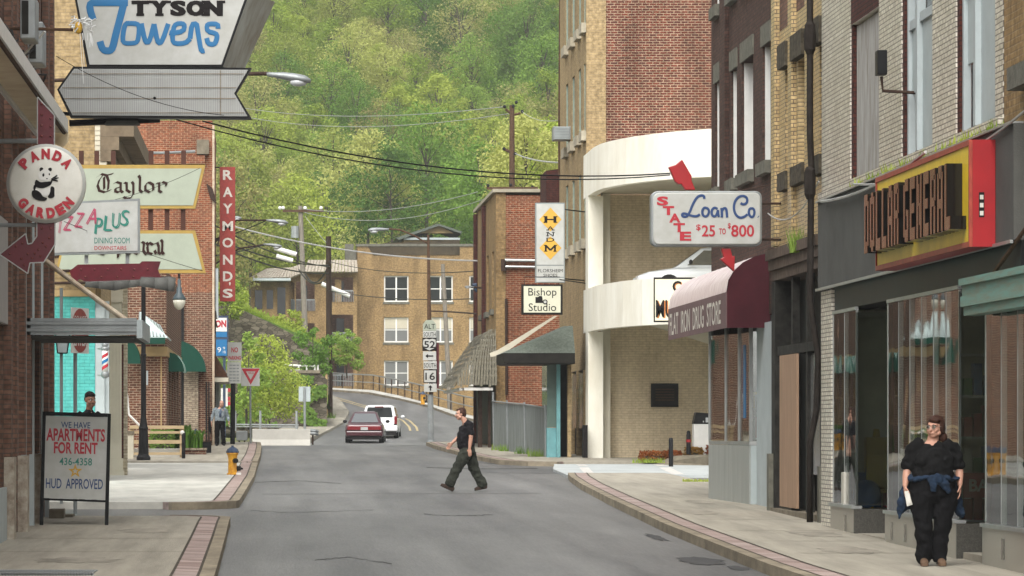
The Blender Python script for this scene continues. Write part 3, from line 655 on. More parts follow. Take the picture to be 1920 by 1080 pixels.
# the long sign: box, yellow face, tall bronze letters with black returns
sg = thing('store_sign', (7.9, 49, 4.7), 'long red and yellow store sign with tall dark raised capitals', 'sign')
ya, yb, z0, z1 = yw(1817, 7.82), yw(1641, 7.82), 3.67, 4.87
print('sign', ya, yb)
mb = MB(); mb.box(7.86, 8.115, ya, yb, z0, z1); mb.build('box', M['red'], sg)
mb = MB(); mb.box(7.82, 7.858, ya, yb, z0, z0+.06); mb.box(7.82, 7.858, ya, yb, z1-.06, z1); mb.box(7.82,7.858,ya,ya+.05,z0+.06,z1-.06); mb.box(7.82,7.858,yb-.05,yb,z0+.06,z1-.06); mb.build('frame', M['red_orange'], sg)
mb = MB(); mb.box(7.84, 7.857, ya+.05, yb-.05, z0+.06, z1-.06); mb.build('face', M['sign_yellow'], sg)
def block_letter(ch):
    S = {'D':[(0,0,.3,1),(.3,.8,.75,1),(.3,0,.75,.2),(.7,.12,1,.88)],'O':[(0,.08,.3,.92),(.3,.8,.7,1),(.3,0,.7,.2),(.7,.08,1,.92)],'L':[(0,0,.3,1),(.3,0,1,.2)],
         'A':[(0,0,.3,.9),(.7,0,1,.9),(.2,.8,.8,1),(.3,.35,.7,.5)],'R':[(0,0,.3,1),(.3,.82,.9,1),(.7,.5,1,.9),(.3,.42,.8,.56),(.65,0,.95,.42)],
         'G':[(0,.08,.3,.92),(.3,.8,.95,1),(.3,0,.95,.2),(.7,.2,1,.5),(.55,.4,.7,.52)],'E':[(0,0,.3,1),(.3,.8,1,1),(.3,.42,.85,.58),(.3,0,1,.2)],'N':[(0,0,.3,1),(.7,0,1,1),(.3,.5,.5,.85),(.5,.2,.7,.55)]}
    return S[ch]
word = 'DOLLAR GENERAL'; pitch = (yb-ya-.30)/(len(word)-.45); u = yb-.16
for ch in word:
    if ch == ' ': u -= pitch*.5; continue
    m = MB(); f = MB()
    for x0, zz0, x1, zz1 in block_letter(ch):
        a, b = u - x1*pitch*.74, u - x0*pitch*.74; za, zb = z0+.21+zz0*.76, z0+.21+zz1*.76
        m.box(7.66, 7.838, a, b, za, zb); f.box(7.652, 7.659, a+.004, b-.004, za+.004, zb-.004)
    lo = m.build('letter', M['mirror_black'], sg); f.build('letter_face', M['letter_bronze'], lo); u -= pitch
mb = MB(); mb.box(7.93, 7.99, ya-.006, ya-.001, 4.0, 4.28); mb.build('maker_plate', M['letter_black'], sg)
mb = MB(); [mb.box(7.94, 7.98, ya-.010, ya-.007, z, z+.05) for z in (4.02, 4.11, 4.20)]; mb.build('maker_marks', M['letter_white'], sg)
# floodlight on the boarded bay
fl = thing('floodlight', (8.0, 56.6, 7.2), 'small dark floodlight on a bracket in front of the boarded window', 'lamp')
mb = MB(); mb.box(7.90,8.03, yw(1652,7.95)-.02, yw(1652,7.95)+.2, ZZ(188,56.3), ZZ(145,56.3)); mb.build('housing', M['black'], fl, bevel=.01)
mb = MB(); mb.tube([(7.97,yw(1652,7.95)+.1,ZZ(190,56.3)),(7.99,yw(1652,7.95)+.1,ZZ(215,56.3)),(8.42,yw(1652,7.95)+.12,ZZ(218,56.3))],.022); mb.build('bracket', M['iron'], fl)
mb = MB(); mb.tube([W(1655,152,56.2),W(1668,180,56.0),W(1672,215,55.8),W(1660,260,55.9),W(1662,300,56.0)],.012); mb.build('cable', M['cable'], fl)
# --- nearest tan building with the teal awning bar
tan = thing('tan_building', (XW, 40, 0), 'nearest tan brick building cut off by the edge, with a weathered teal awning bar', 'building')
mb = facade(MB(), 'X', XW, XW+.35, 28, 45.35, 3.6, 12.5, [(39.5, 43.9, 5.6, 9)]); mb.build('wall', M['brick_tan'], tan)
mb = MB(); mb.box(XW-.2, XW+.2, 39.3, 44.1, 5.35, 5.598); mb.build('sill', M['stone_trim'], tan)
mb = MB(); mb.box(XW+.08, XW+.12, 39.5, 43.9, 5.6, 9); mb.build('window', M['pane_grey'], tan)
mb = MB(); 
for i, (za, zb, dx) in enumerate([(2.92,3.02,.0),(3.02,3.14,.04),(3.14,3.26,.02),(3.26,3.34,.06)]): mb.box(7.92-dx, 8.13, 30, 45.8, za, zb-.002)
mb.build('awning_bar', M['teal_paint'], tan)
mb = MB(); mb.tube([W(1852,528,45.0), W(1935,412,43.2)], .026); mb.build('tie_rod', M['rust'], tan)
# --- gold brick building (dark doorway)
XG = 8.42
gold = thing('gold_building', (XG, 64, 0), 'narrow gold glazed brick building over a dark boarded doorway', 'building')
g0, g1 = 60.45, 67.0
w1 = (64.9, 65.6); w2 = (62.9, 64.0); w3 = (60.9, 61.5)
hs_ = [(w[0], w[1], 5.8, 7.5) for w in (w1, w2, w3)]
mb = facade(MB(), 'X', XG, XG+.4, g0, g1, 4.6, 13, hs_)
for y in (66.6, 64.45, 62.4): mb.box(XG-.08, XG-.001, y-.2, y+.25, 4.65, 13)
mb.build('wall', M['brick_gold'], gold)
for w in (w1, w2, w3):
    fo = window(gold, 'X', XG+.2, 1, w[0], w[1], 5.8, 7.5, M['stone_pale'], M['pane_grey'], bars=0, lining=.1)
    l_ = MB(); l_.box(XG-.12, XG+.1, w[0]-.15, w[1]+.15, 7.502, 7.9); l_.build('lintel', M['rock_trim'], fo)
    l_ = MB(); l_.box(XG-.12, XG+.1, w[0]-.15, w[1]+.15, 5.5, 5.798); l_.build('sill', M['rock_trim'], fo)
mb = MB(); mb.box(XG-.003, XG+.003, 64.7, 66.3, 8.2, 9.0); mb.box(XG-.003, XG+.003, 62.65, 64.2, 8.3, 9.5); mb.build('brick_panel', M['brick_umber'], gold)
mb = MB(); [mb.box(XG-.06-.05*i, XG+.4, g0+.4, g1, 4.08+.17*i, 4.245+.17*i) for i in range(3)]; mb.build('cornice', paint('soot stained cornice', (.15,.11,.085), .9, var=.35, scale=5, stretch=(1,2,1)), gold)
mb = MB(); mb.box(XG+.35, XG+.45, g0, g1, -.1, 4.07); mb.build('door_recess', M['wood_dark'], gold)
mb = MB(); mb.box(XG-.06, XG+.3, 60.5, 61.0, 0, 4.07); mb.box(XG-.06, XG+.3, 66.5, 66.95, 0, 4.07); mb.box(XG, XG+.12, 62.9, 63.1, 0, 4.07); mb.box(XG, XG+.12, 64.7, 64.85, 0, 4.07); mb.box(XG-.02,XG+.14, 61.0, 66.5, 2.83, 2.98)
mb.build('door_frame', paint('blackened timber', (.035,.033,.028), .8, var=.4, scale=5), gold)
mb = MB(); mb.box(XG-.045, XG-.003, 63.9, 66.0, .34, 2.82); mb.build('plywood_panel', M['plywood'], gold)
mb = MB(); mb.box(XG+.05, XG+.08, 61.0, 62.9, .9, 2.8); mb.build('door_pane', M['pane_grey'], gold)
mb = MB(); mb.box(XG-.12, XG+.3, 61.0, 66.9, 0, .3); mb.build('doorstep', M['concrete_old'], gold)
mb = MB(); mb.box(XG-.14, XG-.065, 60.5, 60.75, .1, 1.05); mb.box(XG-.14, XG-.065, 66.65, 66.95, .1, 1.2); mb.build('plinth', M['stone_trim'], gold)
dp = thing('downspout', (8.1, 60.7, .1), 'tall blackened drainpipe running down between gold and white brick', 'pipe')
mb = MB(); x, y = 8.17, 60.75; mb.tube([(x,y,13),(x,y,6.1),(x+.02,y,5.6),(x,y,3.6),(x+.05,y,3.2),(x+.12,y-.05,2.7),(x+.1,y,1.9),(x,y,1.4),(x,y,.2)],.05,8)
mb.build('pipe', M['drain'], dp, smooth=True)
mb = MB(); [mb.lathe([(.052,0),(.085,.08),(.09,.3),(.08,.45),(.052,.5)], (x,y,z), 10) for z in (5.1, 7.3)]; mb.build('collar', M['drain'], dp)
# --- plum brick building over the drug store
XP = 8.6
plum = thing('plum_building', (XP, 73, 0), 'plum brick building with tall white sash windows above the burgundy awning', 'building')
p0, p1 = 67.05, 78.3
cols = [(76.7,77.6), (74.0,74.9), (71.5,73.2), (69.0,70.1)]
hh = [(a, b, 6.25, 8.3) for a, b in cols] + [(a, b, 9.75, 12.5) for a, b in cols]
mb = facade(MB(), 'X', XP, XP+.4, p0, p1, 3.6, 13.5, hh); mb.box(XP+.4, XP+6, p1-.3, p1, 3.6, 13.5); mb.box(XP-.08, XP-.001, 75.3, 76.2, 3.6, 13.5); mb.build('wall', M['brick_plum'], plum)
for a, b, za, zb in hh:
    fo = window(plum, 'X', XP+.20, 1, a, b, za, zb, M['white'], M['pane_dark'], bars=0, lining=.16)
    l_ = MB(); l_.box(XP-.03, XP+.1, a-.12, b+.12, zb+.002, zb+.36); l_.build('lintel', M['stone_trim'], fo)
    l_ = MB(); l_.box(XP-.12, XP+.13, a-.12, b+.12, za-.22, za-.002); l_.build('sill', M['stone_trim'], fo)
# drug store front: an angled bay with steel panels and glass
PT = [(8.15,74.4), (8.44,70.5), (8.95,70.4), (8.95,74.4)]
def bay(mb, za, zb, grow=0.0):
    mb.prism([(x - grow if i < 2 else x, y - (grow if i in (1,2) else 0), za) for i, (x, y) in enumerate(PT)], (0,0,zb-za)); return mb
def wallpanel(mb, a, b, za, zb, t=.03):
    d = Vector((b[0]-a[0], b[1]-a[1], 0)).normalized(); nrm = Vector((d.y, -d.x, 0))*t
    mb.prism([(a[0],a[1],za), (b[0],b[1],za), (b[0],b[1],zb), (a[0],a[1],zb)], nrm); return mb
mb = wallpanel(MB(), PT[0], PT[1], .1, 1.32); mb.build('bulkhead', M['steel_panel'], plum)
mb = wallpanel(MB(), PT[1], PT[2], .1, 1.32); mb.build('bulkhead', M['pale_blue_grey'], plum)
mb = bay(MB(), 1.325, 1.39, .03); mb.build('sill', M['aluminium'], plum)
w = MB()
for (x, y) in PT[:3] + [(8.27,72.8), (8.36,71.5)]: w.box(x-.03, x+.03, y-.04, y+.04, 1.39, 3.45)
wo = w.build('shop_window', M['aluminium'], plum)
mb = wallpanel(MB(), PT[0], PT[1], 1.39, 3.45, .012); wallpanel(mb, PT[1], PT[2], 1.39, 3.45, .012); mb.build('pane', M['glass_shop'], wo)
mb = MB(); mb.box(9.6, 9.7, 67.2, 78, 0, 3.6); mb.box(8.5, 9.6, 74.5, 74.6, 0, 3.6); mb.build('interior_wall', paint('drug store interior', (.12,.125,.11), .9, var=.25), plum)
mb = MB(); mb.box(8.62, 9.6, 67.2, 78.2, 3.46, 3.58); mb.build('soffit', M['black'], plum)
mb = MB(); mb.box(8.52, 8.62, 68.0, 70.3, .1, 3.45); mb.build('door_jamb', M['pale_grey'], plum)
mb = MB(); [mb.box(8.55, 8.9, 70.6, 74.2, z, z+.03) for z in (1.42, 1.95)]; mb.build('display_shelf', M['white'], plum)
for k in range(9): m = MB(); z = (1.45,1.98)[k % 2]; y = 70.7+.35*(k//2); m.box(8.6,8.8,y,y+.2,z,z+rr.uniform(.2,.4)); m.build('goods', GM[rr.choice(['red','yellow','green','white','red'])], plum)
mb = MB(); mb.prism([(8.33,72.6,2.3),(8.36,71.9,2.45),(8.36,71.9,2.9),(8.33,72.6,2.95)],(.012,0,0)); mb.build('window_poster', M['letter_red'], plum)
mb = MB(); mb.prism([(8.37,71.4,1.8),(8.39,70.9,1.8),(8.39,70.9,3.1),(8.37,71.4,3.1)],(.012,0,0)); mb.build('window_poster', M['letter_blue'], plum)
# burgundy barrel awning
aw = thing('awning', (8.2, 74, 3.6), 'burgundy barrel awning with a painted pale sheen on its curved top and worn white lettering', 'awning')
xf = 7.86; xb = 8.84; ya, yb = 69.2, 79.3
prof = [(xf, 3.36), (xf, 3.98)] + [(xf + (xb-xf)*(1-math.cos(R(a))), 3.98 + .70*math.sin(R(a))**.9) for a in range(15, 91, 15)]
mb = MB(); k = len(prof)
nseg = 12
vs = []
for j in range(nseg*2+1):
    y = ya+(yb-ya)*j/(nseg*2); sag = .03 if j % 2 else 0
    vs += [(x + sag*.6*(i > 1), y, z - sag*(i > 1)) for i, (x, z) in enumerate(prof[1:])]
kk = k-1
mb.add(vs, [(j*kk+i, j*kk+i+1, (j+1)*kk+i+1, (j+1)*kk+i) for j in range(nseg*2) for i in range(kk-1)]); mb.build('canopy', M['burgundy_sheen'], aw, smooth=True)
mb = MB(); mb.box(xf-.004, xf+.012, ya, yb, 3.36, 3.978); mb.build('valance', M['valance'], aw)
mb = MB(); cap = [(xf+.013, ya, 3.36)] + [(x+.013 if x < 8 else x, ya, z) for x, z in prof[1:]] + [(xb, ya, 3.36)]; mb.prism(cap, (0,.012,0)); mb.build('end_cap', M['burgundy'], aw)
mb = MB(); u = yb - .35
for wd, wl_ in (('FLAT', 1.65), ('IRON', 1.65), ('DRUG', 1.9), ('STORE', 2.25)):
    text(mb, wd, (xf-.005, u-wl_/2, 3.66), WALLR, wl_, .42, bold=.015); u -= wl_+.5
mb.build('lettering', M['letter_white'], aw)
# --- loan sign with its red arrow
Y = 66.0
ls = thing('projecting_sign', W(1325, 410, Y), 'white rounded loan company box sign with navy script and red capitals', 'sign')
def rrect(x0, x1, z0, z1, r, y, n=5):
    P = []
    for cx, cz, a in ((x1-r,z1-r,0),(x0+r,z1-r,90),(x0+r,z0+r,180),(x1-r,z0+r,270)):
        P += [(cx + r*math.cos(R(a+90*i/n)), y, cz + r*math.sin(R(a+90*i/n))) for i in range(n+1)]
    return P
x0, x1, z0, z1 = XX(1221,Y), XX(1429,Y), ZZ(462,Y), ZZ(358,Y)
mb = MB(); mb.prism(rrect(x0,x1,z0,z1,.11,Y), (0,.3,0)); mb.build('box', M['grey_metal'], ls, bevel=.015)
mb = MB(); mb.prism(rrect(x0+.03,x1-.03,z0+.03,z1-.03,.1,Y-.03), (0,.031,0)); mb.build('face', M['sign_white'], ls, bevel=.02)
def L_(px, py): return ((px-1325)/113.6, (410-py)/113.6)     # sign units from the photograph
o = (XX(1325,Y), Y-.032, ZZ(410,Y)); mb = MB()
for ch, px, py in (('S',1242,377),('T',1253,395),('A',1265,409),('T',1273,427),('E',1285,443)): 
    u, v = L_(px, py); text(mb, ch, (o[0]+u, o[1], o[2]+v), CAMF, .19, .15, bold=.045)
for s_, px, py, w_, h_ in (('$',1309,427,.075,.11),('25',1328,433,.22,.19),('TO',1354,434,.115,.1),('$',1367,424,.05,.1),('800',1392,433,.38,.2)):
    u, v = L_(px, py); text(mb, s_, (o[0]+u, o[1], o[2]+v), CAMF, w_, h_, bold=.02)
mb.build('red_lettering', M['letter_red'], ls)
sc = [[(1320,373),(1320,368),(1314,366),(1306,370),(1298,384),(1293,398),(1287,407),(1279,406),(1278,401),(1284,400),(1296,405),(1306,406),(1312,402)],
      [(1326,391),(1320,389),(1316,395),(1317,404),(1323,407),(1328,402),(1329,394),(1325,390)],
      [(1345,392),(1339,389),(1334,394),(1334,403),(1339,407),(1344,402),(1346,392),(1346,403),(1348,407)],
      [(1352,390),(1353,396),(1353,408)], [(1353,396),(1357,390),(1361,391),(1362,398),(1363,408)],
      [(1388,381),(1393,384),(1400,381),(1401,372),(1394,367),(1384,369),(1377,378),(1375,390),(1378,402),(1386,409),(1395,407),(1401,402)],
      [(1411,391),(1405,391),(1403,398),(1405,405),(1410,408),(1414,403),(1414,394),(1410,390)], [(1421,406),(1422,407)]]
mb = MB(); strokes(mb, [[L_(*p) for p in s] for s in sc], o, CAMF, 1, 1, .042); mb.build('script_lettering', M['letter_navy'], ls)
mb = MB(); mb.tube([(x1,Y+.15,z1-.2),(8.42,Y+.15,z1-.2)],.02); mb.tube([(x1,Y+.15,z0+.12),(8.42,Y+.15,z0+.12)],.02); mb.tube([(x1-.4,Y+.15,z1),(x1+.1,Y+.15,z1+.1)],.01); mb.build('bracket', M['iron'], ls)
ar = [(1254,313),(1267,309),(1279,299),(1297,330),(1297,339),(1304,356),(1285,356),(1278,345),(1272,345),(1266,340)]
mb = MB(); mb.prism([W(px,py,Y+.05) for px, py in ar], (0,.16,0)); mb.build('arrow_tail', M['red'], ls, bevel=.012)
mb = MB(); mb.prism([W(px,py,Y+.05) for px, py in [(1352,466),(1370,466),(1373,480),(1378,480),(1377,509),(1350,486),(1357,482)]], (0,.16,0)); mb.build('arrow_head', M['red'], ls, bevel=.012)
# --- parking garage: white curved parapets on columns
gar = thing('parking_garage', (11, 118, zg(118)), 'white parking garage with two curved parapet decks over a beige brick wall', 'building')
def deck_curve():
    "plan of the outer face: straight past the column, then bending round to face the street's near end"
    a = [(9.5,119.5), (9.5,117.9), (9.64,116.1), (10.15,114.0), (11.1,111.9), (12.3,110.6), (14.0,109.8)]
    for _ in range(2):
        b = [a[0]]
        for p, q in zip(a, a[1:]): b += [(p[0]*.75+q[0]*.25, p[1]*.75+q[1]*.25), (p[0]*.25+q[0]*.75, p[1]*.25+q[1]*.75)]
        a = b + [a[-1]]
    return [(9.5,122.0)] + a + [(18,109.2), (24,109.0)]
DC = deck_curve(); DI = shift(DC, .25)
DL = [(9.5,122.0),(9.5,119.5),(9.55,117.5),(9.72,115.8),(10.0,114.0),(10.4,112.4),(10.95,111.3),(11.9,110.7),(14,110.4),(24,110.2)]; DM = shift(DL, .25)
def strip3(mb, A, B, za, zb):
    k = len(A); vs = [(x,y,za) for x,y in A]+[(x,y,zb) for x,y in A]+[(x,y,za) for x,y in B]+[(x,y,zb) for x,y in B]; fs = []
    for i in range(k-1): fs += [(i,i+1,k+i+1,k+i), (2*k+i+1,2*k+i,3*k+i,3*k+i+1), (k+i,k+i+1,3*k+i+1,3*k+i), (i+1,i,2*k+i,2*k+i+1)]
    mb.add(vs, fs + [(0,k,3*k,2*k),(k-1,3*k-1,4*k-1,2*k-1)]); return mb
strip3(MB(), DC, DI, 8.58, 9.9).build('parapet', M['white_wall'], gar)
strip3(MB(), DL, DM, 4.5, 5.80).build('parapet', M['white_wall'], gar)
def slab(mb, za, zb, P=None):
    pts = [(x, y, za) for x, y in (P or DI)[1:]] + [(24,121.2,za), (9.75,121.2,za)]; mb.prism(pts, (0,0,zb-za)); return mb
slab(MB(), 8.7, 8.95).build('roof_slab', M['ivory_side'], gar); slab(MB(), 5.15, 5.40, DM).build('deck_slab', M['ivory_side'], gar)
mb = MB(); mb.box(9.502, 9.95, 120.2, 121.2, .5, 4.498); mb.box(9.502, 9.95, 120.2, 121.2, 5.802, 8.578); mb.build('column', M['white_wall'], gar)
mb = MB(); mb.box(9.96, 10.2, 120.6, 121.25, .5, 5.14); mb.box(9.96, 10.2, 120.6, 121.25, 5.41, 8.69); mb.build('pilaster', M['ivory_side'], gar)
mb = MB(); mb.box(10.2, 24, 121.3, 121.6, .5, 5.14); mb.box(10.2, 24, 121.3, 121.6, 5.41, 8.69); mb.build('brick_wall', M['brick_garage'], gar)
mb = MB(); mb.prism([(13.2,118,4.0),(24,112,4.6),(24,112,4.7),(11,118,4.7)],(0,.3,0)); mb.build('ramp_beam', M['ivory_side'], gar)
mb = MB(); mb.box(14.5, 15.0, 113, 113.5, .5, 5.14); mb.build('column', M['ivory_side'], gar)
pq = thing('plaque', W(1246,741,121.2), 'dark bronze plaque on the beige brick wall under the garage deck', 'plaque')
mb = MB(); mb.box(XX(1221,121.2), XX(1272,121.2), 121.2, 121.298, ZZ(763,121.2), ZZ(719,121.2)); mb.build('board', M['wood_dark'], pq)
mb = MB(); [mb.box(XX(1229,121.2), XX(1264,121.2), 121.19, 121.198, ZZ(y,121.2), ZZ(y,121.2)+.03) for y in (731,736,741,746,751)]; mb.build('raised_line', M['rust'], pq)
mu = thing('garage_sign', W(1290, 562, 109), 'cream garage sign with black framed edge and orange shadowed capitals, half hidden by the awning', 'sign')
Y = 109.9; mb = MB(); mb.box(XX(1226,Y), XX(1345,Y), Y, Y+.08, ZZ(604,Y), ZZ(520,Y)); mb.build('frame', M['letter_black'], mu)
mb = MB(); mb.box(XX(1228,Y), XX(1343,Y), Y-.02, Y-.001, ZZ(601,Y), ZZ(523.5,Y)); mb.build('face', paint('cream sign face', (.72,.68,.50), .5, var=.04), mu)
mb = MB(); text(mb, 'C', W(1269,537,Y-.025), CAMF, .24, .30, bold=.03); text(mb, 'MU', W(1246,579,Y-.025), CAMF, .48, .48, bold=.02); mb.build('lettering', M['letter_black'], mu)
mb = MB(); text(mb, 'C', W(1270.5,538,Y-.021), CAMF, .24, .30, bold=.04); text(mb, 'MU', W(1248,580.5,Y-.021), CAMF, .48, .48, bold=.03); mb.build('letter_shadow', paint('orange lettering', (.5,.17,.03), .5), mu)
# driveway furniture
pl = thing('planter_wall', (13.5, 113, zg(113)), 'low curved stained concrete planter wall beside the garage driveway', 'wall')
mb = MB(); P = [W(1222,879,112.6), W(1262,880,112), W(1340,881,111), W(1420,881,110), W(1420,853,110), W(1335,853,111), W(1275,855,112), W(1250,864,112.3)]; mb.prism(P, (0,1.6,0)); mb.build('wall', M['concrete_old'], pl, bevel=.03)
for px, py, pyt, Y, lb in ((1258,880,821,109.5,'tall black bollard beside the curved planter wall'), (1291,852,812,113.6,'black bollard with a red band behind the planter wall')):
    b = thing('bollard', W(px,py,Y), lb, 'bollard', 'bollards by the garage driveway'); r = 4.2*Y/FPX
    mb = MB(); mb.lathe([(r,0),(r,ZZ(pyt,Y)-ZZ(py,Y)-.05),(r*.7,ZZ(pyt,Y)-ZZ(py,Y))], W(px,py,Y)); mb.build('post', M['black'], b, smooth=False)
    if px > 1270: mb = MB(); mb.cyl(W(px,829,Y), W(px,824,Y), r*1.15); mb.build('band', M['red'], b); mb = MB(); mb.ball(W(px,811,Y), r*.9, n=8, m=6); mb.build('knob', M['black'], b)
tk = thing('ticket_machine', W(1317,852,114.5), 'white parking ticket machine with a black sloping top', 'ticket machine')
Y = 114.5; mb = MB(); mb.box(XX(1301,Y), XX(1333,Y), Y, Y+.5, ZZ(855,Y), ZZ(795,Y)); mb.build('cabinet', M['white'], tk, bevel=.02)
mb = MB(); mb.prism([W(1300,795,Y), W(1333,795,Y), W(1331,775,Y), W(1305,773,Y)], (0,.5,0)); mb.build('hood', M['black'], tk, bevel=.02)
mb = MB(); mb.box(XX(1323,Y), XX(1328,Y), Y-.015, Y-.001, ZZ(792,Y), ZZ(783,Y)); mb.box(XX(1318,Y), XX(1320,Y), Y-.015, Y-.001, ZZ(792,Y), ZZ(789,Y)); mb.build('button', M['aluminium'], tk)
# --- tall red brick block with its buff front
M['pale_green'] = paint('pale green window paint', (.30,.36,.30), .6, var=.15)
tall = thing('tall_block', (12, 127, zg(127)), 'tall red brick office block with a buff brick street front and narrow sash windows', 'building')
XB = 9.6; ya, yb = 122.2, 133.6
cx = [(yw(1062,XB)-.75, yw(1062,XB)+.3), (yw(1074,XB)-.75, yw(1074,XB)+.3), (yw(1086,XB)-.7, yw(1086,XB)+.25), (yw(1096,XB)-.5, yw(1096,XB)+.3)]
hh = []
for za, zb in ((7.4,9.5), (10.7,12.8), (14.0,16.9)): hh += [(a, b, za, zb) for a, b in cx]
mb = facade(MB(), 'X', XB, XB+.4, ya+.3, yb, 3.4, 19, hh); mb.box(XB, XB+.6, ya-.06, ya+.298, 3.4, 19); mb.build('street_wall', M['brick_buff'], tall)
for a, b, za, zb in hh:
    fo = window(tall, 'X', XB+.12, 1, a, b, za, zb, M['pale_green'], M['pane_green'], bars=0, lining=.10)
    l_ = MB(); l_.box(XB-.15, XB+.13, a-.15, b+.15, za-.3, za-.002); l_.build('sill', M['stone_pale'], fo)
mb = MB(); mb.box(XB+.602, 26, ya, ya+.4, 0, 19); mb.box(XB+.402, 26, yb-.4, yb-.002, 0, 19); mb.box(25.6,25.998,ya+.4,yb-.4,0,19); mb.box(XB+.45,25.6,ya+.4,yb-.4,18.5,18.9); mb.build('side_wall', M['brick_red'], tall)
mb = MB(); mb.box(XB+.1, XB+.3, ya+.3, yb, .6, 3.38); mb.build('shop_front', M['wood_dark'], tall)
mb = MB(); [mb.box(XB-.06, XB+.1, y, y+.25, .6, 3.38) for y in (122.6, 125.2, 128, 131, 133)]; mb.build('pilaster', M['brick_buff'], tall)
mb = MB(); mb.box(XB-.02, XB+.09, 123, 125, 1.6, 3.3); mb.box(XB-.02, XB+.09, 125.6, 127.8, 1.6, 3.3); mb.build('shop_pane', M['pane_green'], tall)
mb = MB(); mb.tube([W(1048,330,133.4), W(1048,230,133.4), W(1049,120,133.4), W(1050,-20,133.4)], .03); mb.build('conduit', M['rust'], tall)
ac = thing('air_conditioner', W(1061,248,129.5), 'grey window air conditioner projecting from the buff brick front', 'air conditioner')
Y = 128.6; mb = MB(); mb.box(XB-.55, XB+.1, Y, Y+.8, ZZ(262,Y), ZZ(237,Y)); mb.build('case', M['grey_metal'], ac, bevel=.02)
mb = MB(); [mb.box(XB-.5, XB-.05, Y-.012, Y-.002, ZZ(260,Y)+.05*i, ZZ(260,Y)+.05*i+.02) for i in range(8)]; mb.build('grille', M['pale_grey'], ac)
# --- teal-posted shopfront with the hipped shingle canopy, boarded lot and the red brick corner building
hc = thing('canopy_shop', (8.8, 122, zg(122)), 'teal posted corner shopfront under a grey hipped shingle canopy', 'shopfront')
Y = 122.0; eave = ZZ(664,Y); top = ZZ(612,Y)
A = [(XX(938,Y), 120.2, eave), (XX(1070,Y), 120.2, eave), (XX(1070,Y), 124.6, eave), (XX(938,Y), 124.6, eave)]
Bp = [(XX(1056,Y), 121.6, top), (XX(1070,Y), 121.2, top), (XX(1070,Y), 123.6, top), (XX(1056,Y), 123.2, top)]
mb = MB(); mb.add(A+Bp, [(0,1,5,4),(1,2,6,5),(2,3,7,6),(3,0,4,7),(4,5,6,7)]); mb.build('canopy_roof', M['shingle'], hc)
mb = MB(); mb.box(A[0][0]+.02, A[1][0], 120.22, 120.3, eave-.3, eave-.003); mb.box(A[0][0]+.02, A[0][0]+.1, 120.3, 124.5, eave-.3, eave-.003); mb.box(A[0][0]+.1, A[1][0], 120.3, 124.5, eave-.32, eave-.24); mb.build('canopy_fascia', M['wood_dark'], hc)
mb = MB(); mb.box(XX(1041,Y), XX(1048,Y), 121.4, 121.6, .6, eave-.3); mb.build('post', M['teal_post'], hc)
mb = MB(); mb.box(XX(1024,Y), XX(1041,Y), 121.6, 124, .6, ZZ(802,Y)); mb.build('bulkhead', M['teal_post'], hc)
mb = MB(); mb.box(XX(1024,Y), XX(1041,Y), 121.62, 123.9, ZZ(801,Y), eave-.31); mb.build('shop_pane', M['pane_green'], hc)
mb = MB(); mb.box(XX(1049,Y), XX(1070,Y), 123, 123.3, .6, eave-.33); mb.build('doorway', M['wood_dark'], hc)
mb = MB(); mb.box(XX(1062,Y), XX(1069,Y), 121.5, 121.8, .6, eave-.33); mb.build('pilaster', M['brick_buff'], hc)
mb = MB(); mb.box(XX(1092,120),XX(1100,120),119.6,120.1,ZZ(858,120),ZZ(797,120)); mb.build('sandwich_panel', M['letter_black'], hc)
cl = thing('chain_link_fence', (8.3, 133, zg(133)), 'grey screened chain link fence closing the gap beside the red brick corner building', 'fence')
F = [G(926,842,.13), G(952,846,.13), G(985,850,.13), G(1024,857,.13)]
mb = MB()
for i, (a, b) in enumerate(zip(F, F[1:])):
    ta = ZZ((755,757,760,766)[i], a.y); tb = ZZ((755,757,760,766)[i+1], b.y)
    mb.prism([a, b, (b.x,b.y,tb), (a.x,a.y,ta)], (.03,.03,0))
mb.build('screen', M['fence_mesh'], cl)
for i, a in enumerate(F): mb = MB(); mb.cyl(a, (a.x-.03, a.y, ZZ((735,750,754,760)[i], a.y)), .035); mb.build('post', M['grey_metal'], cl)
mb = MB(); mb.tube([(a.x-.05, a.y, ZZ((752,755,758,764)[i], a.y)) for i, a in enumerate(F)], .025); mb.build('top_rail', M['grey_metal'], cl)
cb_ = thing('corner_building', (9, 148, zg(148)), 'red brick corner building with a wood shake awning and brick pilasters', 'building')
Yc = 143.2; xc = XX(930,Yc); zt = ZZ(366,Yc)
mb = MB(); mb.box(xc+.36, 22, Yc, Yc+.4, .5, zt); mb.box(xc+.36, 22, 156.6, 157, .5, zt); mb.build('side_wall', M['brick_orange'], cb_)
wy = [(144.6,145.7), (148.0,149.4), (151.6,153.2)]
mb = facade(MB(), 'X', xc, xc+.35, Yc, 157, .5, zt+.1, [(a, b, 5.9, 8.0) for a, b in wy]); mb.build('street_wall', M['brick_tan'], cb_)
for a, b in wy: fo = window(cb_, 'X', xc+.1, 1, a, b, 5.9, 8.0, M['stone_pale'], M['pane_dark'], bars=0); l_ = MB(); l_.box(xc-.12, xc+.1, a-.1, b+.1, 5.7, 5.898); l_.build('sill', M['stone_trim'], fo)
mb = MB(); mb.box(xc-.12, 22, Yc-.12, 157.1, zt+.102, zt+.22); mb.build('coping', M['stone_pale'], cb_)
mb = MB(); mb.box(xc-.14, xc-.005, 156, 156.6, .5, zt); mb.box(xc-.14,xc-.005,150,150.5,4.6,zt); mb.build('pilaster', M['brick_maroon'], cb_)
mb = MB(); mb.box(xc-.05, xc-.002, 144, 156, 1.0, 4.0); mb.build('shop_front', M['wood_dark'], cb_)
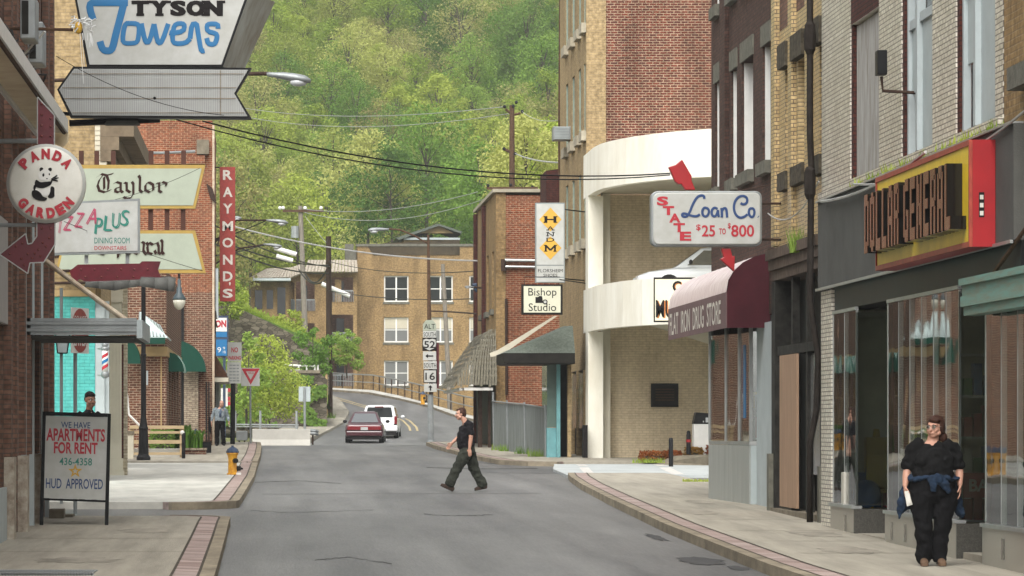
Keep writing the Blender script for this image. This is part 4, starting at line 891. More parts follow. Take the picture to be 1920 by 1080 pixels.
mb = MB(); mb.box(XX(898,Yc), XX(906,Yc), Yc+.6, Yc+.9, .9, ZZ(725,Yc)); mb.box(XX(916,Yc), XX(921,Yc), Yc+.3, Yc+.5, .9, ZZ(725,Yc)); mb.build('awning_post', M['iron'], cb_)
mb = MB(); ze = ZZ(724,Yc); zt2 = ZZ(622,Yc); xe = XX(855,Yc); rows = 9; rs = random.Random(2)
for r in range(rows):                                               # shakes, course over course, on the slope and its hip end
    t0, t1 = r/rows, (r+1)/rows; xa, xb_ = xe+(xc-.15-xe)*t0, xe+(xc-.15-xe)*t1; za, zb = ze+(zt2-ze)*t0**.85, ze+(zt2-ze)*t1**.85
    y = 142.3
    n = 34
    for i in range(n):
        y0 = 142.6 + t0*1.0 + (156-142.6-t0*1.0)*i/n; y1 = 142.6+t0*1.0 + (156-142.6-t0*1.0)*(i+1)/n-.02; j = rs.uniform(-.05,.05)
        mb.prism([(xa-.05, y0, za+j), (xa-.05, y1, za+j), (xb_, y1, zb+.05), (xb_, y0, zb+.05)], (.05,0,.06))
    m_ = 14 - r
    for i in range(m_):
        x0_ = xa+(xc-xa)*i/m_; x1_ = xa+(xc-xa)*(i+1)/m_-.015; j = rs.uniform(-.05,.05)
        mb.prism([(x0_, 142.4+t0*1.0, za+j), (x1_, 142.4+t0*1.0, za+j), (x1_+.02, 142.4+t1*1.0, zb+.05), (x0_+.04, 142.4+t1*1.0, zb+.05)], (0,.05,.06))
mb.build('shake_awning', M['shake'], cb_)
mb = MB(); mb.box(xe+.2, xc-.15, 142.5, 142.6, ze-.16, ze-.06); mb.box(xe+.1, xe+.25, 142.5, 156, ze-.16, ze-.06); mb.build('eave_board', M['white'], cb_)
mb = MB(); mb.tube([W(946,488,Yc-.1)+Vector((0,0,-.0)), W(952,488,Yc-.12), W(1010,489,Yc-.12)], .06, 8); mb.tube([W(946,500,Yc-.1), W(952,500,Yc-.12), W(1010,501,Yc-.12)], .05, 8); mb.build('duct_pipe', M['aluminium'], cb_)
mb = MB(); mb.tube([W(944,486,Yc-.1), W(944,508,Yc-.1)], .09, 8); mb.tube([W(949,560,Yc-.08), W(950,740,Yc-.08)], .05); mb.build('drain_pipe', M['iron'], cb_)
mb = MB(); mb.prism([W(918,662,124.9), W(934,656,124.9), W(1040,592,124.9), W(1046,592,124.9), W(940,666,124.9), W(920,669,124.9)], (0,.15,0)); mb.build('brace', M['ivory_side'], hc)
mb = MB(); mb.prism([W(1024,320,135), W(1052,316,135), W(1052,400,135), W(1024,378,135)], (0,3,0)); mb.build('stair_parapet', M['brick_maroon'], tall)
# projecting signs beyond the garage
hm_ = thing('vertical_sign', W(1032,455,121), 'tall pale shoe store sign with two yellow diamonds and black letters', 'sign')
Y = 120.8; mb = MB(); mb.box(XX(1004,Y), XX(1059,Y), Y, Y+.22, ZZ(530,Y), ZZ(380,Y)); mb.build('box', M['grey_paint'], hm_)
mb = MB(); mb.box(XX(1006,Y), XX(1057,Y), Y-.012, Y-.001, ZZ(496.5,Y), ZZ(382.5,Y)); mb.box(XX(1006,Y), XX(1057,Y), Y-.012, Y-.001, ZZ(519,Y), ZZ(498.5,Y)); mb.box(XX(1006,Y), XX(1057,Y), Y-.012, Y-.001, ZZ(528.5,Y), ZZ(521,Y)); mb.build('face', M['sign_white'], hm_)
s_ = FPX/Y; o = W(1032,455,Y-.013)
def H_(px, py): return ((px-1032)/s_, (455-py)/s_)
mb = MB(); poly(mb, [H_(1032,389), H_(1011,411.5), H_(1032,434), H_(1053,411.5)], o, CAMF); poly(mb, [H_(1032,443), H_(1011,465), H_(1032,487), H_(1053,465)], o, CAMF); mb.build('diamond', M['letter_gold'], hm_)
mb = MB()
def slab_letter(mb, ch, px, py, w, h, fn, oo, d=.008, bold=.03, serif=.16, foot=.20):
    u, v = fn(px, py); text(mb, ch, frame_pt(oo, CAMF, u, v), CAMF, w, h, bold=bold, depth=d)
    feet = {'H':[(-.5,-1),(.5,-1),(-.5,1),(.5,1)],'M':[(-.5,-1),(.5,-1),(-.5,1),(.5,1)],'A':[(-.5,-1),(.5,-1)],'N':[(-.5,-1),(-.5,1),(.5,1)],'T':[(0,-1)],'Y':[(0,-1),(-.5,1),(.5,1)]}.get(ch, [])
    for fx, fz in feet:
        x_ = u + fx*w*.86; z_ = v + fz*h*(.5-serif/2); a = w*foot
        poly(mb, [(x_-a, z_-h*serif/2), (x_+a, z_-h*serif/2), (x_+a, z_+h*serif/2), (x_-a, z_+h*serif/2)], oo, CAMF, d+.003)
slab_letter(mb, 'H', 1032, 411.5, .36, .2, H_, o, foot=.15); strokes(mb, [[(-.14,-.09),(-.14,.09)],[(.14,-.09),(.14,.09)],[(-.14,.085),(0,-.06)],[(.14,.085),(0,-.06)]], frame_pt(o, CAMF, *H_(1032,465.5)), CAMF, 1, 1, .055); strokes(mb, [[(-.19,-.09),(-.09,-.09)],[(.09,-.09),(.19,-.09)],[(-.2,.09),(-.12,.09)],[(.12,.09),(.2,.09)]], frame_pt(o, CAMF, *H_(1032,465.5)), CAMF, 1, 1, .025)
slab_letter(mb, 'A', 1032, 428, .2, .12, H_, o, .011, 0); slab_letter(mb, 'N', 1032, 439, .2, .12, H_, o, .011, 0); text(mb, 'D', frame_pt(o, CAMF, *H_(1032,449.5)), CAMF, .24, .12, depth=.011)
text(mb, 'FLORSHEIM', frame_pt(o, CAMF, *H_(1032,507.5)), CAMF, .74, .1); text(mb, 'SHOES', frame_pt(o, CAMF, *H_(1032,516)), CAMF, .42, .085)
mb.build('lettering', M['letter_black'], hm_)
mb = MB(); mb.tube([(XX(1040,Y),Y+.1,ZZ(521,Y)), (9.62,Y+2.2,ZZ(521,Y))], .02); mb.tube([(XX(1040,Y),Y+.1,ZZ(390,Y)), (9.62,Y+2.2,ZZ(390,Y))], .02); mb.build('bracket', M['black'], hm_)
bs = thing('projecting_sign', W(1016,562,119), 'cream photo studio sign with a small camera picture in a dark frame', 'sign')
Y = 119.2; s_ = FPX/Y; mb = MB(); mb.box(XX(978,Y), XX(1055,Y), Y, Y+.2, ZZ(590,Y), ZZ(533,Y)); mb.build('frame', M['wood_dark'], bs, bevel=.01)
mb = MB(); mb.box(XX(982,Y), XX(1051,Y), Y-.012, Y-.001, ZZ(586,Y), ZZ(536.5,Y)); mb.build('face', paint('cream studio sign face', (.58,.57,.44), .5, var=.05), bs)
o = W(1016,562,Y-.013)
def B_(px, py): return ((px-1016)/s_, (562-py)/s_)
mb = MB(); text(mb, 'Bishop', frame_pt(o, CAMF, *B_(1017,549.5)), CAMF, .84, .30); text(mb, 'Studio', frame_pt(o, CAMF, *B_(1017,576)), CAMF, .82, .23); mb.build('lettering', M['letter_black'], bs)
mb = MB(); poly(mb, [B_(1004,557), B_(1009,557), B_(1011,555), B_(1016,555), B_(1017,558), B_(1018,568), B_(1004,568)], o, CAMF, .006, .01); c = frame_pt(o, CAMF, *B_(1022,566)); mb.cyl(c, c+Vector((0,-.02,0)), 4.6/s_, n=14); mb.build('camera_picture', M['letter_black'], bs)
mb = MB(); c = c+Vector((0,-.021,0)); mb.cyl(c, c+Vector((0,-.004,0)), 2.8/s_, n=12); mb.build('camera_lens', M['sign_white'], bs)
mb = MB(); mb.tube([(XX(1050,Y),Y+.1,ZZ(524,Y)), (9.6,Y+3.2,ZZ(524,Y))], .018); mb.tube([(XX(978,Y)+.1,Y+.1,ZZ(533,Y)), (XX(978,Y)+.1,Y+.1,ZZ(519,Y)), (XX(1050,Y),Y+.1,ZZ(519,Y))], .012); mb.build('bracket', M['black'], bs)
# ================================================================== LEFT-HAND SIDE
XL = -3.6
def yl(px, X=XL): return X*FPX/(px-VX)
# --- near umber brick building with the cream canopy
nb = thing('umber_building', (XL, 58, zg(58)), 'nearest brown brick building with peeling white shopfront posts and a long cream canopy', 'building')
n0, n1 = 36.0, 64.6
up = [(44.5,46.3), (48.0,49.6), (51.5,53.2), (55.0,56.6), (58.6,60.0), (61.6,62.8)]
wins = [(a, b, 6.9, 9.5) for a, b in up] + [(a, b, 3.9, 5.6) for a, b in up]
shop = [(50.2, 53.6, .85, 3.0), (55.2, 56.5, .25, 3.0), (60.6, 62.4, .25, 2.9)]
mb = facade(MB(), 'X', XL-.4, XL, n0, n1, -.2, 12, wins + shop); mb.box(XL-9, XL-.401, n1-.4, n1, -.2, 12); mb.build('wall', M['brick_umber'], nb)
mb = MB()
for y in (53.7, 54.9, 56.6, 58.0, 60.2, 62.6, 64.0): mb.box(XL+.002, XL+.1, y, y+.4, 1.25, 12)
mb.build('pier', M['brick_umber'], nb)
mb = MB()
for y in (53.7, 56.6, 60.2): mb.box(XL+.002, XL+.14, y-.02, y+.44, -.1, 1.24)
mb.build('painted_plinth', paint('peeling white plinth paint', (.50,.46,.38), .8, var=.2, scale=5, col2=(.16,.11,.075), spread=.45), nb)
mb = MB()
for y in (57.4, 59.3, 61.6, 63.3): mb.box(XL+.002, XL+.07, y, y+.16, .05, 5.4)
mb.build('downpipe', M['pale_grey'], nb)
for a, b, za, zb in wins: window(nb, 'X', XL-.12, -1, a, b, za, zb, M['pale_grey'], M['pane_dark'], bars=0, sill=None)
for a, b, za, zb in shop: window(nb, 'X', XL-.1, -1, a, b, za, zb, M['pale_grey'], M['pane_grey'], bars=0, rail=False, fw=.09, name='shop_window')
mb = MB(); mb.box(XL+.002, XL+.06, 50.0, 53.65, 3.02, 4.4); mb.build('sign_board', M['curtain'], nb)
mb = MB(); mb.box(XL+.002, XL+.05, 50.1, 53.6, .0, .84); mb.build('stall_riser', M['pale_grey'], nb)
mb = MB(); mb.box(XL+.11, XL+.34, 62.6, 63.1, -.05, .36); mb.box(XL+.15, XL+.45, 63.2, 63.9, -.05, .26); mb.build('door_block', M['concrete_old'], nb)
# cream canopy, seen from below
mb = MB(); mb.box(-3.36, -3.03, 40, 57.8, 5.89, 5.95); mb.build('canopy', M['awning_cream'], nb)
mb = MB(); mb.box(-2.98, -2.95, 40, 57.9, 5.90, 6.09); mb.box(-3.42, -3.37, 40, 57.8, 5.85, 5.97); mb.build('canopy_rim', M['white'], nb); mb = MB(); mb.prism([W(102,216,57.85),W(129,250,57.85),W(128,266,57.85),W(118,276,57.85),W(102,270,57.85)],(0,.03,0)); mb.build('canopy_flap', M['awning_cream'], nb)
mb = MB(); mb.tube([(-3.005, 40, 5.90), (-3.005, 57.8, 5.90)], .03); mb.build('canopy_roller', M['rust'], nb)
mb = MB(); rr = random.Random(9)
for k in range(16):
    y = 47+10.5*k/16; mb.tube([(XL+.03+rr.uniform(0,.15), y+rr.uniform(-.5,.5), 6.4+rr.uniform(0,.5)), (XL+.2+rr.uniform(0,.2), y+.5, 6.45+rr.uniform(-.1,.4)), (XL+.25, y+1.2, 6.4+rr.uniform(0,.4))], .014, 5)
mb.build('tangled_wiring', M['cable'], nb)
for i, (px, py, Y, lb) in enumerate([(52, 28, 52.8, 'grey window air conditioner high on the umber brick wall, the upper one'), (66, 75, 54.6, 'grey window air conditioner above the cream canopy, the lower one')]):
    a = thing('air_conditioner', W(px,py,Y), lb, 'air conditioner', 'air conditioners on the umber brick wall')
    w_, h_ = XX(px+17,Y)-XX(px-12,Y), .42; c = W(px,py,Y)
    mb = MB(); mb.box(c.x-w_/2, c.x+w_/2, Y, Y+.8, c.z-h_*.75, c.z+h_*.6); mb.build('case', M['grey_metal'], a, bevel=.02)
    mb = MB(); mb.box(c.x-w_*.38, c.x+w_*.05, Y-.012, Y-.002, c.z-h_*.6, c.z+h_*.45); mb.build('grille', M['wood_dark'], a)
# rusty arm with shredded plastic
pa = thing('bracket_arm', W(60,54,53), 'rusty horizontal arm ending in a yellow float wrapped in shredded clear plastic', 'bracket')
Y = 53.5; mb = MB(); mb.tube([W(-5,54,Y), W(60,54,Y), W(137,56,Y)], .022); mb.build('arm', M['rust'], pa)
mb = MB(); mb.tube([W(45,102,Y+.4), W(84,59,Y+.1)], .016); mb.build('stay', M['white'], pa)
mb = MB(); mb.ball(W(147,52,Y), .055, .055, .085, n=10); mb.build('float', M['letter_gold'], pa)
mb = MB(); rr = random.Random(3)
for k in range(26):
    p = W(rr.uniform(132,174), rr.uniform(36,58), Y+rr.uniform(-.1,.1)); q = p+Vector((rr.uniform(-.1,.1), rr.uniform(-.05,.05), rr.uniform(-.12,.06))); mb.tube([p, (p+q)/2+Vector((.03,0,.03)), q], rr.uniform(.004,.014), 5)
for k in range(7): p = W(rr.uniform(150,172), 62, Y+rr.uniform(-.05,.05)); mb.tube([p, p+Vector((rr.uniform(-.02,.04),0,-rr.uniform(.05,.2)))], .006, 4)
mb.tube([W(150,62,Y), W(153,110,Y), W(157,157,Y)], .005, 4); mb.tube([W(154,62,Y), W(158,125,Y)], .004, 4)
mb.build('plastic_shreds', paint('torn plastic film', (.70,.71,.70), .25, var=.15), pa)
# --- big inverted-trapezoid sign with the ribbed arrow
Y = 60.0
tt = thing('marquee_sign', W(290,110,Y), 'large white apartment tower sign with blue script over a ribbed grey arrow panel', 'sign')
face = [(143,-8),(461,-8),(415,121),(168,121)]
mb = MB(); mb.prism([W(x,y,Y) for x, y in [(138,-14),(466,-14),(466,-8),(418,125),(163,125)]], (0,.02,0))
mb.build('frame', M['black'], tt)
D_ = 3.8
mb = MB(); b0 = [W(466,-14,Y), W(418,125,Y)]; mb.add([b0[0]+Vector((0,.021,0)), b0[1]+Vector((0,.021,0)), b0[1]+Vector((.28,1.3,.0)), b0[0]+Vector((.4,1.3,0))], [(0,1,2,3)])
mb.add([W(163,125,Y)+Vector((0,.021,0)), b0[1]+Vector((0,.021,0)), b0[1]+Vector((.28,1.3,0)), W(163,125,Y)+Vector((0,1.3,0))], [(3,2,1,0)])
mb.add([W(138,-14,Y+1.3), W(505,-14,Y+1.3), W(446,125,Y+1.3), W(163,125,Y+1.3)], [(0,1,2,3)])
mb.build('side', paint('stained sign side', (.50,.55,.53), .6, var=.25, scale=2.5, col2=(.22,.17,.11), spread=.5, stretch=(1,1,.3)), tt)
mb = MB(); mb.prism([W(x,y,Y-.012) for x, y in face], (0,.011,0)); mb.build('face', M['sign_white'], tt)
s_ = FPX/Y; o = W(290,60,Y-.013)
def T_(px, py): return ((px-290)/s_, (60-py)/s_)
mb = MB()
for ch, px, w_ in (('T',263,30),('Y',299,32),('S',334,27),('O',367,33),('N',400,33)):
    for dx in (-.012, .012): slab_letter(mb, ch, px+dx*s_, 15.5, w_/s_, 29/s_, T_, o, .005+.0006*(dx > 0), .05, .17)
mb.build('black_lettering', M['letter_black'], tt)
def Z1(x, y): return T_(x/4, y/4)         # from a fourfold enlargement of the photograph
sl = [[(700,152),(672,60),(680,22),(720,20),(960,20)], [(930,20),(905,120),(868,260),(845,360),(825,382),(785,380),(765,360),(750,310)]]
mb = MB(); strokes(mb, [[Z1(*p) for p in s] for s in sl], o, CAMF, 1, 1, 13.5/s_, smooth=1)
sl = [[(975,175),(945,175),(930,210),(918,300),(935,325),(1000,325),(1030,315),(1040,270),(1045,200),(1030,178),(975,175)],
      [(1060,175),(1085,300),(1105,325),(1125,300),(1155,180)], [(1155,180),(1180,310),(1200,328),(1220,300),(1262,178)],
      [(1290,250),(1375,235),(1385,190),(1370,175),(1320,178),(1300,210),(1292,300),(1310,328),(1390,325),(1425,290)], [(1270,245),(1300,250)],
      [(1425,290),(1440,178),(1475,176),(1480,210),(1500,340),(1510,385),(1535,380)],
      [(1635,215),(1635,180),(1570,178),(1550,190),(1555,235),(1620,250),(1630,275),(1615,325),(1590,335),(1560,325),(1550,285)]]
strokes(mb, [[Z1(*p) for p in s] for s in sl], o, CAMF, 1, 1, 9.5/s_, smooth=1); mb.build('blue_lettering', M['letter_blue'], tt)
arw = [(107,168),(137,125),(472,127),(443,175),(472,223),(132,220)]
arw_in = [(111,168),(139,129),(465,131),(439,175),(464,218),(136,216)]
mb = MB(); mb.prism([W(x,y,Y-.02) for x, y in arw], (0,.25,0)); mb.build('arrow_frame', M['black'], tt)
mb = MB(); mb.prism([W(x,y,Y-.03) for x, y in arw_in], (0,.009,0)); mb.build('arrow_face', M['sign_grey'], tt)
mb = MB(); rust_ = MB()
def span(px):   # vertical extent of the arrow face at px
    P = arw_in; ys_ = []
    for a, b in zip(P, P[1:]+P[:1]):
        if min(a[0],b[0]) <= px < max(a[0],b[0]): ys_.append(a[1]+(b[1]-a[1])*(px-a[0])/(b[0]-a[0]))
    return sorted(ys_)
px = 114
while px < 463:
    q = span(px)
    for a, b in zip(q[::2], q[1::2]): mb.box(XX(px,Y), XX(px+1.2,Y), Y-.042, Y-.031, ZZ(b,Y)+.01, ZZ(a,Y)-.01)
    px += 3.45
mb.build('arrow_ribs', paint('grey sign rib', (.30,.31,.30), .5, var=.1), tt)
for py, a, b in ((139,134,457),(165,117,443),(185,120,442),(212,136,458)): rust_.box(XX(a,Y), XX(b,Y), Y-.047, Y-.043, ZZ(py+.5,Y), ZZ(py-.6,Y))
rust_.box(XX(413,Y), XX(414.3,Y), Y-.052, Y-.048, ZZ(216,Y), ZZ(132,Y)); rust_.build('letter_track', paint('rust stained rail', (.26,.20,.13), .7, var=.3, scale=8), tt)
mb = MB(); mb.tube([W(25,207,Y+.1), W(135,214,Y+.1)], .03); mb.tube([W(130,231,Y+.4), W(300,224,Y+.4)], .05); mb.build('bracket', M['black'], tt)
mb = MB(); mb.prism([W(200,226,Y+.2), W(258,226,Y+.2), W(262,232,Y+.2), W(196,232,Y+.2)], (0,.4,0)); mb.build('sign_foot', M['stucco_grey'], tt)
# --- round restaurant sign, with arrow
Y = 50.0; s_ = FPX/Y
ps = thing('round_sign', W(86,345,Y), 'round white restaurant sign with a seated panda and red lettering', 'sign')
c = W(86,344,Y); r = 74.5/s_
mb = MB(); prof = [(r*.93,0),(r,.03),(r,.2),(r*.93,.23)]; n = 48; vs = []
for rr_, d in prof: vs += [(c.x+rr_*math.cos(2*math.pi*k/n), Y+d, c.z+rr_*math.sin(2*math.pi*k/n)) for k in range(n)]
mb.add(vs, [(i*n+k, i*n+(k+1)%n, (i+1)*n+(k+1)%n, (i+1)*n+k) for i in range(3) for k in range(n)] + [tuple(range(n-1,-1,-1)), tuple(range(3*n,4*n))]); mb.build('drum', M['sign_white'], ps, smooth=False)
mb = MB(); mb.ball((c.x, Y+.0, c.z), r*.925, .045, r*.925, n=40, m=20); mb.build('face', M['sign_cream'], ps, smooth=True)
def dome(px, py): # depth of the bulging face
    q = ((px-86)**2 + (py-344)**2)/(74.5*.925)**2; return Y - .045*math.sqrt(max(0, 1-q))
mb = MB()
for word, rad, a0, st, flip in (('PANDA', 55, 137, -23.5, 1), ('GARDEN', 56, 221, 19.6, -1)):
    for i, ch in enumerate(word):
        a = R(a0+st*i); px, py = 86+rad*math.cos(a), 344-rad*math.sin(a)
        text(mb, ch, (XX(px,Y), dome(px,py)-.011, ZZ(py,Y)), CAMF, 16/s_, 20/s_, bold=.07, rot=(a-math.pi/2) if flip > 0 else (a+math.pi/2))
mb.build('lettering', M['letter_red'], ps)
def blob(mb, pts, d): 
    P = []
    for _ in range(2):
        Q = []
        for a, b in zip(pts, pts[1:]+pts[:1]): Q += [(a[0]*.75+b[0]*.25, a[1]*.75+b[1]*.25), (a[0]*.25+b[0]*.75, a[1]*.25+b[1]*.75)]
        pts = Q
    cx_ = sum(p[0] for p in pts)/len(pts); cy_ = sum(p[1] for p in pts)/len(pts); yy = Y-.050-d
    mb.add([(XX(p[0],Y), yy, ZZ(p[1],Y)) for p in pts] + [(XX(cx_,Y), yy, ZZ(cy_,Y))], [(i, (i+1) % len(pts), len(pts)) for i in range(len(pts))])
def q4(P): return [(x/4, 250+y/4) for x, y in P]
mb = MB()
blob(mb, q4([(298,262),(318,255),(330,270),(310,290),(298,282)]), .001); blob(mb, q4([(365,262),(388,258),(392,278),(378,290),(362,275)]), .001)
blob(mb, q4([(275,345),(300,370),(345,365),(385,360),(390,385),(345,410),(300,415),(262,400),(262,365)]), .001)
blob(mb, q4([(255,385),(275,395),(265,430),(250,425)]), .001)
blob(mb, q4([(240,430),(275,425),(310,450),(325,480),(360,485),(345,508),(300,508),(255,490),(238,465)]), .001); blob(mb, q4([(380,395),(412,405),(410,450),(412,480),(380,490),(355,480),(378,450)]), .001)
blob(mb, q4([(318,305),(335,300),(335,325),(320,328)]), .003); blob(mb, q4([(368,298),(378,305),(376,318),(366,314)]), .003); blob(mb, q4([(345,338),(362,338),(354,350)]), .003)
for a, b in (((385,345),(440,332)),((395,340),(430,312)),((395,345),(435,358)),((380,375),(400,330))):
    P = [W(a[0]/4,250+a[1]/4,Y-.052), W(b[0]/4,250+b[1]/4,Y-.052)]; mb.tube(P, [.014,.006], 5)
mb.build('panda_black', M['letter_black'], ps)
mb = MB(); blob(mb, q4([(300,290),(330,268),(370,275),(388,310),(375,350),(330,362),(295,345),(285,315)]), .002); blob(mb, q4([(265,415),(300,425),(345,415),(380,400),(385,440),(360,475),(320,470),(300,445),(262,425)]), 0.0); mb.build('panda_white', M['white'], ps)
mb = MB(); mb.prism([W(x,y,Y+.06) for x, y in [(70,182),(102,216),(102,272),(70,270)]], (0,.12,0)); mb.build('arrow_shaft', M['maroon'], ps)
AP = [(69,415),(103,415),(103,458),(82,492),(56,493),(52,513),(-1,477),(48,438),(52,458),(60,456),(69,443)]
mb = MB(); mb.prism([W(x,y,Y+.06) for x, y in AP], (0,.12,0)); mb.build('arrow', M['maroon'], ps)
mb = MB()
for a, b in zip(AP, AP[1:]+AP[:1]): mb.tube([W(*a,Y+.055), W(*b,Y+.055)], .008, 5)
for a, b in (((70,182),(102,216)),((102,216),(102,272)),((70,182),(70,270))): mb.tube([W(*a,Y+.055), W(*b,Y+.055)], .008, 5)
mb.build('arrow_edge', M['sign_grey'], ps)
mb = MB()
for px, py in [(78,195),(78,215),(78,235),(78,255),(95,222),(95,237),(95,255),(78,428),(95,428),(92,446),(80,455),(72,468),(65,475),(52,476),(40,485),(30,462),(18,476),(42,456),(60,484),(45,497),(86,462),(76,480)]: mb.ball(W(px,py,Y+.05), .016, n=8, m=6)
mb.build('bulb', M['bulb'], ps)
mb = MB(); mb.tube([W(-15,265,Y+.2), W(72,264,Y+.12)], .03); mb.tube([W(-15,422,Y+.2), W(72,422,Y+.12)], .025); mb.tube([W(84,272,Y+.1),W(84,265,Y+.1)],.02); mb.build('bracket', M['grey_metal'], ps)
# --- corrugated flat marquee canopy with tie rod
ma = thing('marquee_canopy', (-2.9, 58, 3.1), 'flat grey corrugated metal canopy hung from a cream tie rod over the left pavement', 'canopy')
Y = 58.0; mb = MB()
for i in range(5): z0 = ZZ(628-i*6.4,Y); mb.box(XX(42,Y), XX(256,Y), Y-.02*(i % 2), Y+.1, z0, z0+.046)
mb.build('fascia', M['grey_metal'], ma)
mb = MB(); mb.box(XX(42,Y)+.01, XX(256,Y)-.01, Y+.101, Y+3.6, ZZ(600,Y), ZZ(597,Y)); mb.box(XX(30,Y), XX(42,Y)-.002, Y-.03, Y+.2, ZZ(625,Y), ZZ(605,Y)); mb.box(XX(256,Y)+.002, XX(267,Y), Y-.02, Y+3.6, ZZ(634,Y), ZZ(600,Y)); mb.build('edge_trim', M['pale_grey'], ma)
mb = MB(); mb.box(XX(50,Y), XX(255,Y), Y+.101, Y+3.5, ZZ(634,Y), ZZ(629,Y)); mb.build('underside', M['stucco_grey'], ma)
mb = MB(); mb.tube([W(62,470,Y+.3), W(150,537,Y+.3), W(240,602,Y+.3)], .034, 8); mb.tube([W(62,476,Y+.36), W(238,607,Y+.36)], .016, 6); mb.build('tie_rod', M['cream_pole'], ma)
mb = MB(); mb.tube([(XL,Y+1.5,ZZ(598,Y)),(XX(60,Y),Y+1.5,ZZ(598,Y))],.03); mb.tube([(XL,Y+.3,ZZ(470,Y)),W(66,472,Y+.3)],.03); mb.build('wall_plate', M['iron'], ma)
# --- dining sign on posts, with maroon arrow
Y = 74.0; s_ = FPX/Y
pz = thing('projecting_sign', W(180,425,Y), 'white pizza dining room sign with pink and green lettering over a maroon arrow', 'sign')
mb = MB(); mb.prism([W(x,y,Y) for x, y in [(98,380),(262,372),(262,474),(98,478)]], (0,.25,0)); mb.build('box', M['grey_metal'], pz)
mb = MB(); mb.prism([W(x,y,Y-.012) for x, y in [(100,383),(258,377),(258,470),(100,474)]], (0,.011,0)); mb.build('face', M['sign_white'], pz)
o = W(180,425,Y-.013); P_ = lambda px, py: ((px-180)/s_, (425-py)/s_)
mb = MB()
for dx, dy in ((0,0),(2.2,1.5)):
    for ch, px, py, h in (('P',84,416,34),('I',112,421,30),('Z',127,418,27),('Z',148,412,27),('A',170,405,29)): text(mb, ch, frame_pt(o, CAMF, *P_(px+dx,py+dy)), CAMF, (5 if ch == 'I' else 19)/s_, h/s_, shear=.35, bold=-.012, depth=.004+.002*dx)
mb.build('pink_lettering', M['letter_pink'], pz)
mb = MB()
for dx, dy in ((0,0),(2.4,1.5)):
    for ch, px, py, h in (('P',184,423,30),('L',201,418,28),('U',217,413,28),('S',233,408,29)): text(mb, ch, frame_pt(o, CAMF, *P_(px+dx,py+dy)), CAMF, 15/s_, h/s_, shear=.12, bold=-.012, depth=.004+.002*dx)
text(mb, 'DINING ROOM', frame_pt(o, CAMF, *P_(210,451)), CAMF, 66/s_, 11/s_); mb.build('green_lettering', M['letter_green'], pz)
mb = MB(); text(mb, 'DOWNSTAIRS', frame_pt(o, CAMF, *P_(207,465)), CAMF, 60/s_, 7.5/s_); mb.build('red_lettering', M['letter_red'], pz)
mb = MB(); mb.box(XX(158,Y), XX(165,Y), Y+.08, Y+.16, ZZ(494,Y), ZZ(478,Y)); mb.box(XX(235,Y), XX(242,Y), Y+.08, Y+.16, ZZ(494,Y), ZZ(475,Y)); mb.build('post', M['grey_metal'], pz)
AP = [(130,508),(146,496),(262,494),(266,490),(301,490),(296,505),(302,520),(264,519),(262,524),(160,528),(148,523),(140,534)]
mb = MB(); mb.prism([W(x,y,Y-.02) for x, y in AP], (0,.18,0)); mb.build('arrow', M['maroon'], pz)
mb = MB()
for px in range(152, 296, 25): mb.ball(W(px,505,Y-.025), .02, n=8, m=6)
for px in range(160, 270, 30): mb.ball(W(px,519,Y-.025), .02, n=8, m=6)
mb.build('bulb', M['bulb'], pz)
mb = MB(); mb.tube([W(98,400,Y+.12),(XL-.3,Y+.3,ZZ(400,Y))],.03); mb.tube([W(130,508,Y+.12),(XL-.3,Y+.3,ZZ(508,Y))],.03); mb.build('bracket', M['iron'], pz)
hd = thing('sign_hood', W(245,535,77), 'sagging grey metal hood over the pavement below the maroon arrow', 'hood')
Y = 77.0; top_ = [(163,522),(185,521),(215,523),(245,521),(262,521),(290,523),(315,521),(329,524)]; bot = [(158,538),(185,541),(215,545),(240,540),(262,537),(290,541),(315,546),(326,547)]
mb = MB()
for (a, b), (c_, d) in zip(zip(top_, top_[1:]), zip(bot, bot[1:])): mb.prism([W(*a,Y), W(*b,Y), W(*d,Y-.15), W(*c_,Y-.15)], (0,.5,.05))
mb.build('sheet', M['stucco_grey'], hd, smooth=True)
mb = MB(); mb.tube([W(163,530,Y+.3),(-4.2,Y+.3,ZZ(530,Y))],.03); mb.tube([W(235,521,Y+.2),W(235,512,Y+.2)],.03); mb.build('hanger', M['iron'], hd)
